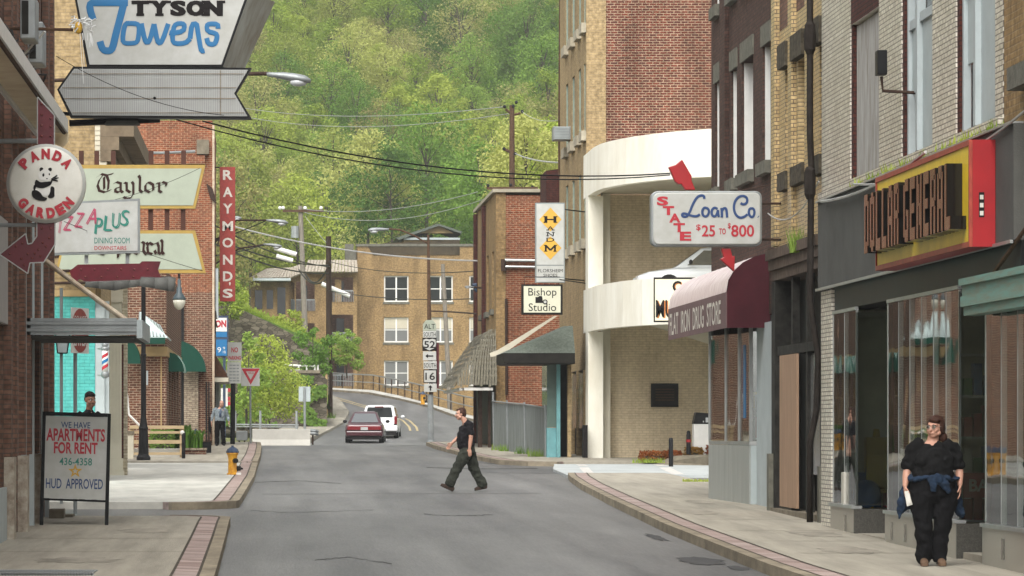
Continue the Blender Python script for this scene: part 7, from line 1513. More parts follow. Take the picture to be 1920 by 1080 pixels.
M['shoe_brown'] = paint('tan suede shoes', (.13,.08,.05), .8, var=.2); M['boot'] = paint('brown work boots', (.045,.028,.02), .7, var=.25, scale=10)
M['cloth_grey'] = paint('grey shirt cloth', (.20,.235,.255), .85, var=.15, scale=10, bump=.5, bscale=18); M['cloth_dark'] = paint('dark shirt cloth', (.012,.011,.013), .9, var=.2, bump=1.0, bscale=10); M['paper'] = paint('white paper', (.68,.66,.60), .7)
CREASE = bpy.data.textures.new('cloth creases', 'CLOUDS'); CREASE.noise_scale = .10; CREASE.noise_depth = 1; CREASE.contrast = 2.5
FOLD = {'shirt': .022, 'trousers': .016, 'tied_jacket': .030}
def solid(mb, name, mat, parent, voxel=.008, smooth=4, local=True):
    o = mb.build_one(name, mat, parent, smooth=True, local=local)
    m = o.modifiers.new('fuse', 'REMESH'); m.mode = 'VOXEL'; m.voxel_size = voxel; m.use_smooth_shade = True
    if smooth: s = o.modifiers.new('soften', 'SMOOTH'); s.iterations = smooth; s.factor = .5
    if name in FOLD:
        d = o.modifiers.new('creases', 'DISPLACE'); d.texture = CREASE; d.strength = FOLD[name]; d.mid_level = .42; d.texture_coords = 'LOCAL'
    return o
def head(mb, c, yaw=0.0, pitch=0.0, k=1.0, wide=1.0):
    "head with brow, nose, lips, chin and ears; faces -y at yaw 0; returns a placing function"
    Rm = (Matrix.Rotation(yaw, 3, 'Z') @ Matrix.Rotation(pitch, 3, 'X')); c = Vector(c)
    P = lambda x, y, z: c + Rm @ (Vector((x*wide, y, z))*k)
    def e(x, y, z, a, b, d): mb.ball(P(x,y,z), a*k*wide, b*k, d*k, n=14, m=10, rot=Rm)
    e(0,.015,.035,.075,.096,.088); e(0,-.022,-.03,.064,.070,.085); e(0,-.048,-.088,.036,.036,.026); e(0,-.07,.030,.058,.022,.018)
    e(0,-.098,-.012,.013,.018,.026); e(0,-.106,-.026,.017,.017,.011); e(0,-.084,-.060,.026,.013,.007); e(0,-.083,-.071,.022,.013,.008)
    for x in (-1, 1): e(x*.038,-.066,-.025,.026,.024,.026); e(x*.074,.008,-.005,.012,.022,.032); e(x*.045,-.02,-.062,.03,.04,.028)
    return P, Rm
def eyes(parent, P, k=1.0):
    for x in (-1, 1):
        m = MB(); m.ball(P(x*.031,-.080,.012), .0115*k, n=10, m=6); e = m.build('eye', M['white'], parent, smooth=True, local=True)
        m = MB(); m.ball(P(x*.031,-.0885,.012), .006*k, n=8, m=6); m.build('iris', M['letter_black'], e, smooth=True, local=True)
    m = MB(); [m.tube([P(x*.016,-.093,.030), P(x*.032,-.094,.036), P(x*.050,-.083,.030)], .0045*k, 5) for x in (-1, 1)]; m.build('eyebrow', M['hair_black'], parent, local=True)
    m = MB(); m.tube([P(-.022,-.0935,-.065), P(0,-.0985,-.064), P(.022,-.0935,-.065)], .0035*k, 5); m.build('lips', M['skin_dark'], parent, local=True)
def hand(mb, wrist, d, palm_n, thumb, k=1.0, curl=.5, holding=False):
    "palm, four unequal bent fingers and a side thumb; d along the hand, palm_n out of the palm, thumb towards the thumb's side"
    w = Vector(wrist); d = Vector(d).normalized(); n = Vector(palm_n); n = (n - d*n.dot(d)).normalized(); s = Vector(thumb); s = (s - d*s.dot(d) - n*s.dot(n)).normalized()
    mb.limb([w, w+d*.035*k, w+d*.085*k], [(.026*k,.018*k),(.037*k,.016*k),(.038*k,.014*k)], side=s, n=12)
    for i, ln in enumerate((.072,.082,.076,.058)):
        b = w + d*.085*k + s*(.029-.0195*i)*k; a = curl*(1+.12*i); p = [b]; dd = d
        for f, sg in ((.46,.35),(.30,.75),(.24,1.0)):
            dd = (d*math.cos(a*sg) + n*math.sin(a*sg)); p.append(p[-1]+dd*ln*f*k)
        mb.limb(p, [.0090*k,.0086*k,.0080*k,.0070*k], side=s, n=8)
    t0 = w + d*.02*k + s*.026*k; p = [t0, t0+(d*.6+s*.75+n*.25).normalized()*.036*k]; p.append(p[1]+(d*.9+s*.3+n*.45).normalized()*.032*k); p.append(p[2]+(d*.9+n*.5).normalized()*.022*k)
    mb.limb(p, [.0130*k,.0110*k,.0098*k,.0080*k], side=n, n=8)
def shoe(mb, heel, toe, k=1.0, h=.07):
    heel = Vector(heel); toe = Vector(toe); d = (toe-heel).normalized(); up = Vector((0,0,1)); up = (up-d*up.dot(d)).normalized(); sd = d.cross(up)
    L = (toe-heel).length
    mb.limb([heel+up*.045*k, heel+d*L*.3+up*.05*k, heel+d*L*.65+up*.038*k, toe-d*.03+up*.03*k], [(.038*k,.045*k),(.042*k,.05*k),(.05*k,.038*k),(.042*k,.028*k)], side=sd, n=12)
    sole = MB(); sole.limb([heel+up*.008*k, heel+d*L*.4+up*.008*k, heel+d*L*.7+up*.008*k, toe-d*.02+up*.010*k], [(.04*k,.012*k),(.038*k,.012*k),(.052*k,.012*k),(.04*k,.012*k)], side=sd, n=12)
    k0 = len(mb.v); mb.v += sole.v; mb.f += [tuple(i+k0 for i in f) for f in sole.f]
    mb.limb([heel+d*L*.22+up*.06*k, heel+d*L*.2+up*(h+.06)*k], [(.04*k,.046*k),(.042*k,.048*k)], side=sd, n=10)

# --- woman on the right-hand pavement, walking towards the camera, looking to her right
wy_ = 45.35; wbase = Vector((XX(1749,wy_), wy_, zg(wy_)+.13))
wm = thing('person', wbase, 'woman in black with a denim jacket tied at her waist, by the shop windows', 'person', None)
mb = MB()
P, Rm = head(mb, (.022,-.02,1.57), yaw=R(-38), pitch=R(2), k=1.0, wide=1.12)
mb.limb([(.0,.02,1.38),(.012,.01,1.50)], [(.072,.07),(.062,.065)])
mb.limb([(0,.01,.86),(0,0,.98),(0,-.02,1.10),(0,-.01,1.24),(0,.01,1.35),(0,.02,1.41)], [(.20,.15),(.20,.165),(.185,.165),(.19,.145),(.17,.11),(.08,.07)])
AR = ((-1, (-.205,.02,1.335), (-.285,.03,1.09), (-.318,-.02,.905)), (1, (.215,.02,1.335), (.305,.03,1.10), (.305,-.02,.915)))
for s, sh_, el_, wr_ in AR:
    mb.limb([sh_, Vector(sh_).lerp(Vector(el_),.5), el_, Vector(el_).lerp(Vector(wr_),.4), wr_], [.068,.060,.047,.046,.029], n=12)
    hand(mb, wr_, (s*-.02,-.12,-1), (-s*.9,.1,0), (0,-1,0), 1.0, .55)
LG = ((-1, (-.095,.0,.86), (-.105,-.03,.48), (-.098,.03,.10)), (1, (.095,.0,.86), (.098,-.01,.48), (.085,.05,.11)))
for s, a, b, c in LG: mb.limb([a, Vector(a).lerp(Vector(b),.5), b, Vector(b).lerp(Vector(c),.45), c], [.11,.10,.065,.06,.042], n=14)
body = solid(mb, 'body', M['skin'], wm, .0062); wm.scale = (1.0, .96, 1.0)
eyes(wm, P)
mb = MB(); mb.limb([(0,0,.97),(0,-.02,1.06),(0,-.02,1.15),(0,-.02,1.25),(0,.005,1.325),(0,.02,1.375)], [(.235,.185),(.228,.19),(.215,.185),(.222,.17),(.20,.13),(.125,.095)], n=22)
for s, sh_, el_, wr_ in AR: e = Vector(sh_).lerp(Vector(el_), .84); mb.limb([Vector(sh_)+Vector((-s*.07,0,.02)), sh_, Vector(sh_).lerp(e,.5), e], [(.10,.10),(.092,.094),(.086,.088),(.088,.085)], n=14)
mb.ball((-.10,-.11,1.20), .12,.085,.10); mb.ball((.10,-.11,1.20), .12,.085,.10)
solid(mb, 'shirt', M['cloth_black'], wm, .010, 5)
mb = MB(); mb.limb([(0,0,.80),(0,0,.88),(0,0,.96),(0,0,1.02)], [(.255,.19),(.272,.20),(.258,.20),(.235,.19)], n=22)
for s, a, b, c in LG: A, B, C = Vector(a), Vector(b), Vector(c); mb.limb([A+Vector((s*.045,0,-.02)), A.lerp(B,.3)+Vector((s*.04,0,0)), A.lerp(B,.62)+Vector((s*.026,0,0)), B+Vector((s*.01,0,0)), B.lerp(C,.5), C+Vector((0,0,-.03))], [(.155,.17),(.145,.16),(.122,.135),(.100,.108),(.090,.096),(.084,.096)], n=16)
solid(mb, 'trousers', M['cloth_trouser'], wm, .010, 5)
mb = MB(); ring = [(.262*math.cos(t), -.0+.215*math.sin(t), 1.005+.02*math.sin(3*t)) for t in [2*math.pi*i/20 for i in range(21)]]
mb.limb(ring, [(.02,.045)]*21, side=(0,0,1), n=8); mb.limb([(.06,-.225,.985),(-.0,-.245,1.01),(-.07,-.235,.99)], [(.05,.035),(.06,.045),(.045,.03)], side=(0,0,1))
mb.limb([(-.06,-.235,1.0),(-.03,-.25,.93),(-.03,-.24,.86)], [(.05,.025),(.045,.02),(.03,.02)]); mb.limb([(.03,-.24,1.0),(.10,-.235,.92),(.15,-.22,.85)], [(.05,.03),(.05,.025),(.035,.02)])
mb.limb([(-.25,.08,1.0),(-.31,.08,.82),(-.335,.07,.66),(-.37,.06,.53)], [(.035,.06),(.05,.06),(.055,.05),(.022,.03)], side=(1,0,0)); mb.limb([(.25,.08,1.0),(.285,.08,.82),(.31,.07,.66),(.335,.06,.56)], [(.035,.06),(.05,.06),(.055,.05),(.022,.03)], side=(1,0,0))
mb.limb([(0,.19,1.0),(0,.22,.8),(0,.22,.64)], [(.22,.03),(.27,.03),(.29,.02)])
solid(mb, 'tied_jacket', M['denim'], wm, .009, 3)
mb = MB(); [(shoe(mb, h_, t_, 1.0, .05), solid(mb, 'shoe', M['shoe_brown'], wm, .007, 3)) for h_, t_, mb in (((-.098,.06,.015),(-.118,-.19,.0),MB()),((.088,.10,.02),(.098,-.15,.0),MB()))]
mb = MB()
for x, y, z, a, b, d in ((0,.03,.06,.088,.100,.085),(0,.06,-.01,.088,.072,.10),(.0,.075,-.09,.085,.055,.07),(-.072,.03,-.0,.025,.055,.075),(.072,.03,.0,.025,.055,.075),(.02,-.05,.085,.062,.045,.035),(.06,.07,-.11,.04,.04,.06)): mb.ball(P(x,y,z), a*1.12, b, d, n=14, m=10, rot=Rm)
solid(mb, 'hair', M['hair_brown'], wm, .007, 2)
m = MB()
for x in (-1, 1): m.tube([P(x*.034+.024*math.cos(t), -.101, .010+.019*math.sin(t)) for t in [2*math.pi*i/12 for i in range(13)]], .0015, 5); m.tube([P(x*.058,-.099,.014), P(x*.082,-.02,.012)], .002, 4)
m.tube([P(-.01,-.103,.014), P(.01,-.103,.014)], .002, 4); gl_ = m.build('glasses', M['aluminium'], wm, local=True)
m = MB(); [m.ball(P(x*.034,-.1015,.010), .023,.0015,.018, n=12, m=6, rot=Rm) for x in (-1, 1)]; m.build('lens', M['glass_clear'], gl_, local=True)
pp = thing('folded_paper', wbase+Vector((-.30,-.06,.77)), 'folded white paper held in the right hand of the woman in black', 'paper')
mb = MB(); o_ = pp.location; mb.prism([o_+Vector((-.035,-.02,.08)), o_+Vector((.012,-.03,.085)), o_+Vector((.055,-.03,-.07)), o_+Vector((-.005,-.02,-.09))], (.004,.012,.0)); mb.prism([o_+Vector((-.02,-.045,.06)), o_+Vector((.02,-.05,.05)), o_+Vector((.04,-.045,-.05)), o_+Vector((.0,-.04,-.06))], (.004,.008,.0)); mb.build('sheet', M['paper'], pp)

# --- man crossing the road, in profile towards the left
my_ = 84.8; mbase = Vector((XX(871,my_), my_, zg(my_)))
mn = thing('person', mbase, 'man in a dark T-shirt and olive work trousers striding across the road', 'person')
mb = MB(); P, Rm = head(mb, (-.085,0,1.635), yaw=R(-84), pitch=R(6), k=1.04)
mb.limb([(.02,0,1.46),(-.05,0,1.58)], [(.066,.062),(.060,.06)], side=(0,1,0))
mb.limb([(.07,0,.88),(.055,0,1.0),(.03,0,1.12),(.03,0,1.28),(.05,0,1.40),(.03,0,1.46)], [(.165,.125),(.165,.15),(.165,.15),(.18,.125),(.17,.10),(.08,.07)], side=(0,1,0))
arms = (((.095,-.195,1.405),(.125,-.235,1.15),(.095,-.225,.905),(.05,.0,-1)), ((.06,.195,1.405),(-.09,.23,1.165),(-.262,.20,1.02),(-.75,0,-.95)))
for s, (sh_, el_, wr_, hd_) in zip((-1,1), arms):
    mb.limb([sh_, Vector(sh_).lerp(Vector(el_),.5), el_, Vector(el_).lerp(Vector(wr_),.4), wr_], [.062,.055,.045,.044,.030], n=12); hand(mb, wr_, hd_, (.3,-s*.9,.0), (-1,0,0), 1.08, .6)
legs = (((.06,-.09,.88),(-.155,-.10,.50),(-.325,-.10,.155)), ((.075,.09,.88),(.23,.10,.42),(.395,.10,.135)))
for a, b, c in legs: mb.limb([a, Vector(a).lerp(Vector(b),.5), b, Vector(b).lerp(Vector(c),.4), c], [.10,.085,.06,.058,.04], side=(0,1,0), n=12)
solid(mb, 'body', M['skin'], mn, .0068); eyes(mn, P)
mb = MB(); mb.limb([(.055,0,.925),(.035,0,1.0),(.015,0,1.10),(.015,0,1.22),(.035,0,1.33),(.055,0,1.42),(.03,0,1.475)], [(.19,.165),(.19,.185),(.19,.19),(.20,.17),(.20,.14),(.165,.105),(.085,.075)], side=(0,1,0), n=20)
for sh_, el_, wr_, hd_ in arms: e = Vector(sh_).lerp(Vector(el_), .72); mb.limb([Vector(sh_)+Vector((-.02,-.06*(1 if sh_[1] > 0 else -1),.01)), sh_, Vector(sh_).lerp(e,.5), e], [.085,.082,.076,.078], n=12)
solid(mb, 'shirt', M['cloth_dark'], mn, .010, 5)
mb = MB(); mb.limb([(.065,0,.80),(.06,0,.88),(.055,0,.95)], [(.19,.155),(.19,.165),(.178,.165)], side=(0,1,0), n=18)
for a, b, c in legs: A, B, C = map(Vector, (a, b, c)); mb.limb([A+Vector((.01,0,0)), A.lerp(B,.35), A.lerp(B,.7), B, B.lerp(C,.5), B.lerp(C,.85), C+(C-B)*.05], [(.12,.14),(.115,.135),(.10,.118),(.09,.105),(.088,.10),(.09,.11),(.085,.10)], side=(0,1,0), n=16)
solid(mb, 'trousers', M['cloth_olive'], mn, .010, 4)
[(shoe(mb, h_, t_, 1.1, .09), solid(mb, 'boot', M['boot'], mn, .008, 3)) for h_, t_, mb in (((-.265,-.10,.0),(-.535,-.11,.125),MB()),((.475,.10,.06),(.205,.11,.005),MB()))]
mb = MB()
for x, y, z, a, b, d in ((0,.035,.065,.083,.092,.075),(0,.062,.0,.082,.062,.085),(-.066,.03,.03,.022,.055,.05),(.066,.03,.03,.022,.055,.05),(0,-.045,.095,.055,.04,.025)): mb.ball(P(x,y,z), a, b, d, n=14, m=10, rot=Rm)
solid(mb, 'hair', M['hair_brown'], mn, .008, 2)
m = MB(); m.ball(P(0,-.096,-.050), .030,.012,.008, n=10, m=6, rot=Rm); m.build('moustache', M['hair_brown'], mn, smooth=True, local=True)

# --- man in shirt and tie on the far left pavement
by_ = 145.0; bbase = Vector((XX(412,by_), by_, zg(by_)+.17))
bm = thing('person', bbase, 'balding man in grey shirt, dark tie and black trousers walking past the orange building', 'person')
mb = MB(); P, Rm = head(mb, (.07,-.06,1.52), yaw=R(15), pitch=R(14), k=1.0)
mb.limb([(.03,0,1.36),(.055,-.03,1.47)], [(.062,.06),(.056,.06)])
mb.limb([(0,0,.86),(0,0,1.0),(.01,0,1.15),(.02,0,1.28),(.03,.01,1.37)], [(.155,.12),(.155,.13),(.165,.12),(.16,.10),(.08,.07)])
arms = ((-1,(-.175,.0,1.31),(-.27,.02,1.06),(-.30,-.03,.86)), (1,(.215,.0,1.30),(.29,.03,1.06),(.34,-.06,.86)))
for s, a, b, c in arms: mb.limb([a, Vector(a).lerp(Vector(b),.5), b, Vector(b).lerp(Vector(c),.4), c], [.058,.052,.042,.04,.028]); hand(mb, c, (s*.05,-.15,-1), (-s,.1,0), (0,-1,0), 1.05, .6)
legs = ((-1,(-.085,0,.86),(-.10,-.06,.47),(-.10,.0,.09)), (1,(.085,0,.86),(.11,.02,.47),(.14,.16,.11)))
for s, a, b, c in legs: mb.limb([a, Vector(a).lerp(Vector(b),.5), b, c], [.09,.08,.056,.04])
solid(mb, 'body', M['skin'], bm, .009); eyes(bm, P)
mb = MB(); mb.limb([(0,0,.90),(0,0,1.0),(.01,-.01,1.14),(.02,0,1.27),(.03,.01,1.355)], [(.18,.145),(.182,.155),(.188,.145),(.185,.12),(.09,.08)], n=18)
for s, a, b, c in arms: mb.limb([Vector(a)+Vector((-s*.05,0,.01)), a, Vector(a).lerp(Vector(b),.5), b, Vector(b).lerp(Vector(c),.85)], [.075,.072,.066,.056,.045])
solid(mb, 'shirt', M['cloth_grey'], bm, .011, 4)
mb = MB(); mb.limb([(0,0,.80),(0,0,.93)], [(.18,.14),(.18,.145)], n=16)
for s, a, b, c in legs: mb.limb([a, Vector(a).lerp(Vector(b),.5), b, Vector(b).lerp(Vector(c),.5), Vector(c)+Vector((0,0,-.03))], [(.105,.115),(.095,.105),(.08,.085),(.078,.085),(.08,.09)])
solid(mb, 'trousers', M['cloth_trouser'], bm, .011, 4)
[(shoe(mb, h_, t_), solid(mb, 'shoe', M['black'], bm, .009, 2)) for h_, t_, mb in (((-.10,.06,.01),(-.115,-.20,.0),MB()),((.14,.22,.04),(.16,-.03,.0),MB()))]
mb = MB(); mb.limb([(.035,-.115,1.345),(.03,-.165,1.2),(.02,-.172,1.05)], [(.022,.012),(.036,.012),(.042,.012)]); mb.build('tie', M['hydrant_blue'], bm, smooth=True, local=True)
mb = MB()
for x in (-1, 1): mb.ball(P(x*.070,.02,.03), .02,.05,.05, n=10, m=8, rot=Rm)
mb.ball(P(0,.085,.02), .07,.035,.06, n=10, m=8, rot=Rm); solid(mb, 'hair', M['hair_grey'], bm, .009, 2)
ct = thing('folded_coat', bbase+Vector((-.31,0,.85)), 'dark coat carried over the arm of the man in shirt and tie', 'coat'); o_ = ct.location
mb = MB(); mb.limb([o_+Vector((-.06,.02,.16)), o_+Vector((-.06,0,.0)), o_+Vector((-.05,0,-.25)), o_+Vector((-.02,0,-.38))], [(.03,.08),(.05,.09),(.05,.08),(.02,.05)]); mb.build('cloth', M['cloth_trouser'], ct, smooth=True)

# --- young man standing behind the board
yy_ = 73.2; ybase = Vector((XX(166,yy_), yy_, zg(yy_)+.13)); H = ZZ(736.5,yy_) - ybase.z; k = H/1.78
ym = thing('person', ybase, 'young man with short black hair standing behind the apartments board, only head and shoulders showing', 'person')
S = lambda v: Vector(v)*k
mb = MB(); P, Rm = head(mb, S((.03,0,1.655)), yaw=R(28), pitch=R(6), k=1.08*k)
mb.limb([S((0,.02,1.45)), S((.02,0,1.57))], [.06*k,.056*k]); mb.limb([S((0,0,.90)),S((0,0,1.1)),S((0,0,1.3)),S((0,.01,1.46))], [(.15*k,.11*k),(.145*k,.11*k),(.17*k,.11*k),(.07*k,.06*k)])
for s in (-1, 1):
    mb.limb([S((s*.18,.01,1.40)), S((s*.22,.02,1.14)), S((s*.22,-.03,.90))], [.052*k,.04*k,.028*k]); hand(mb, S((s*.22,-.03,.90)), (0,-.1,-1), (-s,0,0), (0,-1,0), k, .5); mb.limb([S((s*.09,0,.90)), S((s*.09,-.02,.5)), S((s*.09,.02,.09))], [.085*k,.055*k,.04*k])
solid(mb, 'body', M['skin_dark'], ym, .009); eyes(ym, P, k)
mb = MB(); mb.limb([S((0,0,.92)),S((0,0,1.1)),S((0,0,1.3)),S((0,.01,1.40)),S((0,.015,1.475))], [(.175*k,.135*k),(.17*k,.135*k),(.19*k,.13*k),(.165*k,.10*k),(.075*k,.07*k)], n=18)
for s in (-1, 1): mb.limb([S((s*.13,.01,1.41)), S((s*.18,.01,1.395)), S((s*.21,.015,1.2))], [.065*k,.068*k,.065*k])
solid(mb, 'shirt', M['cloth_dark'], ym, .011, 4)
mb = MB()
for s in (-1, 1): mb.limb([S((s*.08,0,.92)), S((s*.09,-.01,.5)), S((s*.09,.02,.06))], [.105*k,.085*k,.08*k])
solid(mb, 'trousers', M['denim'], ym, .011, 4)
[(shoe(mb, S((s*.09,.07,.01)), S((s*.11,-.19,0)), k), solid(mb, 'shoe', M['boot'], ym, .009, 2)) for s, mb in ((-1, MB()), (1, MB()))]
mb = MB()
for x, y, z, a, b, d in ((0,.025,.068,.083,.095,.074),(0,.05,.02,.081,.07,.07),(0,-.055,.088,.062,.038,.026)): mb.ball(P(x,y,z), a*1.06*k, b*1.06*k, d*1.06*k, n=14, m=10, rot=Rm)
solid(mb, 'hair', M['hair_black'], ym, .008, 2)
# ================================================================== TREES AND SHRUBS
def foliage(name, a, b, c, rough=.7):
    "leaf colours a..b..c, drifting within the crown and from tree to tree"
    m, n, l, bs = new_mat(name); bs.inputs['Roughness'].default_value = rough; bs.inputs['Specular IOR Level'].default_value = .2
    tc = n.new('ShaderNodeTexCoord'); nz = n.new('ShaderNodeTexNoise'); nz.inputs['Scale'].default_value = .55; nz.inputs['Detail'].default_value = 4
    l.new(tc.outputs['Object'], nz.inputs['Vector']); oi = n.new('ShaderNodeObjectInfo')
    ma = n.new('ShaderNodeMath'); ma.operation = 'MULTIPLY_ADD'; ma.inputs[1].default_value = .85; ma.inputs[2].default_value = -.42; l.new(oi.outputs['Random'], ma.inputs[0])
    ad = n.new('ShaderNodeMath'); ad.operation = 'ADD'; l.new(nz.outputs['Fac'], ad.inputs[0]); l.new(ma.outputs[0], ad.inputs[1])
    cr = n.new('ShaderNodeValToRGB'); cr.color_ramp.elements[0].position = .25; cr.color_ramp.elements[1].position = .75; e = cr.color_ramp.elements.new(.5)
    cr.color_ramp.elements[0].color = (*a,1); e.color = (*b,1); cr.color_ramp.elements[2].color = (*c,1); l.new(ad.outputs[0], cr.inputs[0]); l.new(cr.outputs[0], bs.inputs['Base Color'])
    out = n['Material Output']; tr = n.new('ShaderNodeBsdfTranslucent'); l.new(cr.outputs[0], tr.inputs['Color']); mx = n.new('ShaderNodeMixShader'); mx.inputs[0].default_value = .45
    l.new(bs.outputs[0], mx.inputs[1]); l.new(tr.outputs[0], mx.inputs[2]); l.new(mx.outputs[0], out.inputs[0]); return m
FM = [foliage('pale spring leaves', (.29,.34,.075), (.39,.43,.105), (.47,.49,.15)), foliage('yellow green leaves', (.24,.33,.05), (.32,.41,.065), (.40,.47,.085)),
      foliage('fresh green leaves', (.14,.26,.04), (.20,.33,.055), (.27,.39,.075)), foliage('bronze budding leaves', (.27,.24,.09), (.34,.33,.11), (.40,.40,.14)), foliage('deep green leaves', (.10,.19,.035), (.14,.245,.045), (.18,.29,.06))]
M['bark'] = paint('grey bark', (.10,.085,.065), .95, var=.3, scale=6, stretch=(4,4,.6))
def crown(rng, h, r, leaves, size, sparse=0.0, base=.22):
    "leaf clusters spread on many small boughs through the crown; returns leaf mesh and boughs"
    mb = MB(); boughs = []
    nb = 26 if r > 2 else 12
    for i in range(nb):
        t = (i+.5)/nb; z = h*(base + (1-base)*t); prof = math.sin(math.pi*min(1, (t*.80+.18)))**.75
        a = i*2.39996 + rng.uniform(-.5,.5); rad = r*prof*rng.uniform(.35,.95); boughs.append((Vector((rad*math.cos(a), rad*math.sin(a), z)), r*rng.uniform(.20,.40)*(.6+.5*prof)))
    tot = sum(b[1]**2 for b in boughs)
    for c, br in boughs:
        for _ in range(int(leaves*br*br/tot)):
            d = Vector((rng.gauss(0,1), rng.gauss(0,1), rng.gauss(0,1))).normalized(); rr = br*(rng.random()**.45)*(1+.25*rng.random())
            if sparse and rng.random() < sparse and d.z < .2: continue
            p = c + Vector((d.x*rr, d.y*rr, d.z*rr*.8)); nrm = (d*.7 + Vector((rng.uniform(-1,1), rng.uniform(-1,1), rng.uniform(-.2,1.2)))).normalized()
            u = nrm.orthogonal().normalized(); v = nrm.cross(u); a = rng.uniform(0,6.28); u, v = u*math.cos(a)+v*math.sin(a), v*math.cos(a)-u*math.sin(a); s = size*rng.uniform(.6,1.4)
            k = len(mb.v); mb.v += [p-u*s, p+v*s*.55, p+u*s, p-v*s*.55]; mb.f.append((k,k+1,k+2,k+3))
    return mb, boughs
def trunk(h, r, boughs, rng, every=1):
    mb = MB(); top = Vector((rng.uniform(-.04,.04)*h, rng.uniform(-.04,.04)*h, h*.82)); mb.tube([(0,0,-.6), Vector((0,0,h*.25)), top*.6, top], [r*1.25, r, r*.6, r*.2], 7)
    for c, br in boughs[::every]:
        b = Vector((top.x*c.z/h*.7, top.y*c.z/h*.7, max(h*.15, c.z*.72))); mb.tube([b, b.lerp(c,.55)+Vector((0,0,.25)), c], [r*.38, r*.2, r*.07], 5)
    return mb
rng = random.Random(21); PROTO = []
kinds = [(0,'pale'),(0,'pale'),(1,'yellow green'),(1,'yellow green'),(2,'fresh green'),(2,'fresh green'),(3,'bronze'),(4,'deep green'),(0,'pale'),(3,'bronze')]
for i, (fm, nm) in enumerate(kinds):
    h = rng.uniform(9.5,12.5); r = h*rng.uniform(.30,.40); c, bo = crown(rng, h, r, 9500, .11 if fm != 3 else .09, .25 if fm in (0,3) else .1); tk = trunk(h, .17, bo, rng)
    PROTO.append((fm, h, r, c, tk))
adj = {0:'pale leafy spring tree',1:'yellow green tree',2:'fresh green tree',3:'thin bronze budding tree',4:'deep green tree'}
spots = []
rows = 0; y = 322.0
while y < 500:
    half0, half1 = (380-VX)*y/FPX - 14, (1080-VX)*y/FPX + 14; step = 5.0 + (y-322)*.012; x = half0 + rng.uniform(0, step)
    while x < half1: spots.append((x + rng.uniform(-1.3,1.3), y + rng.uniform(-1.6,1.6))); x += step*rng.uniform(.9,1.25)
    y += step*.98
print('hill trees', len(spots))
made = {}
def patch(x, y):  # kinds grow in drifts
    v = noise.noise(Vector((x/16, y/26, 1.7)))*1.5 + rng.uniform(-.55,.55)
    if x > 14 and y > 375: v += .75
    if v < -.45: return rng.choice((0,1,8))
    if v < .05: return rng.choice((0,2,3,9,8))
    if v < .4: return rng.choice((6,9,2,5,3))
    if v < .85: return rng.choice((4,5,7,2))
    return rng.choice((7,5,4,7,6))
for j, (x, y) in enumerate(sorted(spots, key=lambda q: q[1])[:296]):
    i = patch(x, y); fm, h, r, c, tk = PROTO[i]; loc = (x, y, zhill(x, y)-.2); sc = rng.uniform(.72,1.12)*(.92 if y > 420 else 1.0)
    lab = adj[fm] + ' among the trees covering the hillside'
    if i not in made:
        t = thing('hillside_tree', (0,0,0), lab, 'tree', adj[fm] + 's on the hillside'); c.build('crown', FM[fm], t); tk.build('trunk', M['bark'], t); t.location = loc; t.rotation_euler[2] = rng.uniform(0,6.28); t.scale = (sc*1.05, sc*1.05, sc); made[i] = t
    else: copy_tree(made[i], loc, None, rng.uniform(0,6.28), (sc*rng.uniform(.95,1.15), sc*rng.uniform(.95,1.15), sc), lab, adj[fm] + 's on the hillside')
LEDGE = []
# undergrowth between the hillside trunks: uncountable
ug = MB(); rng = random.Random(5)
for _ in range(15000):
    y = rng.uniform(314, 500); x = rng.uniform((380-VX)*y/FPX-16, (1080-VX)*y/FPX+16); p = Vector((x, y, zhill(x,y)+rng.random()**2*2.2)); s = rng.uniform(.12,.38); a = rng.uniform(0,6.28); u = Vector((math.cos(a),math.sin(a),rng.uniform(-.4,.4)))*s; v = Vector((-math.sin(a)*.6,math.cos(a)*.6,rng.uniform(.4,1)))*s*.7
    k = len(ug.v); ug.v += [p-u,p-v,p+u,p+v]; ug.f.append((k,k+1,k+2,k+3))
stuff(ug.build('undergrowth', FM[2]))
for k in range(9):
    q = W(1610+32*k, (352-13.5*k)-8, 53.5-1.0*k); q.x = 8.2; q.y = 8.2*FPX/(1610+32*k-VX); q.z = 5.0
    LEDGE.append(q)
# nearer single trees and shrubs
def tree(name, base, h, r, fm, label, leaves=3500, size=.12, cat='tree', sparse=.1, seed=1, low=.2):
    rg = random.Random(seed); c, bo = crown(rg, h, r, leaves, size, sparse, low); t = thing(name, base, label, cat); t.location = (0,0,0); cr_ = c.build('crown', FM[fm], t); tr_ = trunk(h, max(.04, h*.012), bo, rg).build('trunk', M['bark'], t); t.location = base; return t
def at(px, py, Y): return W(px, py, Y)
tree('roadside_tree', W(985,470,214), 7.2, 2.9, 0, 'large pale feathery tree behind the tall brown utility pole', 9000, .10, seed=2, low=.12)
tree('roadside_tree', W(1022,460,222), 7.0, 2.6, 1, 'yellow green tree squeezed against the buff office front', 6000, .11, seed=3, low=.12)
tree('roadside_tree', W(905,470,300), 8.0, 3.6, 2, 'fresh green tree behind the gabled house roof on its right', 6000, .13, seed=4)
tree('roadside_tree', W(735,478,318), 8.5, 4.0, 4, 'deep green tree behind the parapet left of the gabled house', 6000, .14, seed=5)
tree('roadside_tree', W(690,470,322), 9.5, 3.8, 0, 'pale spring tree above the apartment chimney', 6000, .14, seed=6)
tree('roadside_tree', W(800,470,330), 11.5, 4.5, 2, 'tall fresh green tree rising behind the gabled house', 7000, .15, seed=16)
tree('roadside_tree', W(560,560,300), 9.0, 4.0, 1, 'yellow green tree behind the tiled porch roof', 6000, .14, seed=7)
tree('roadside_tree', W(470,560,292), 10.5, 4.2, 0, 'tall pale tree to the right of the red vertical sign', 7000, .14, seed=8)
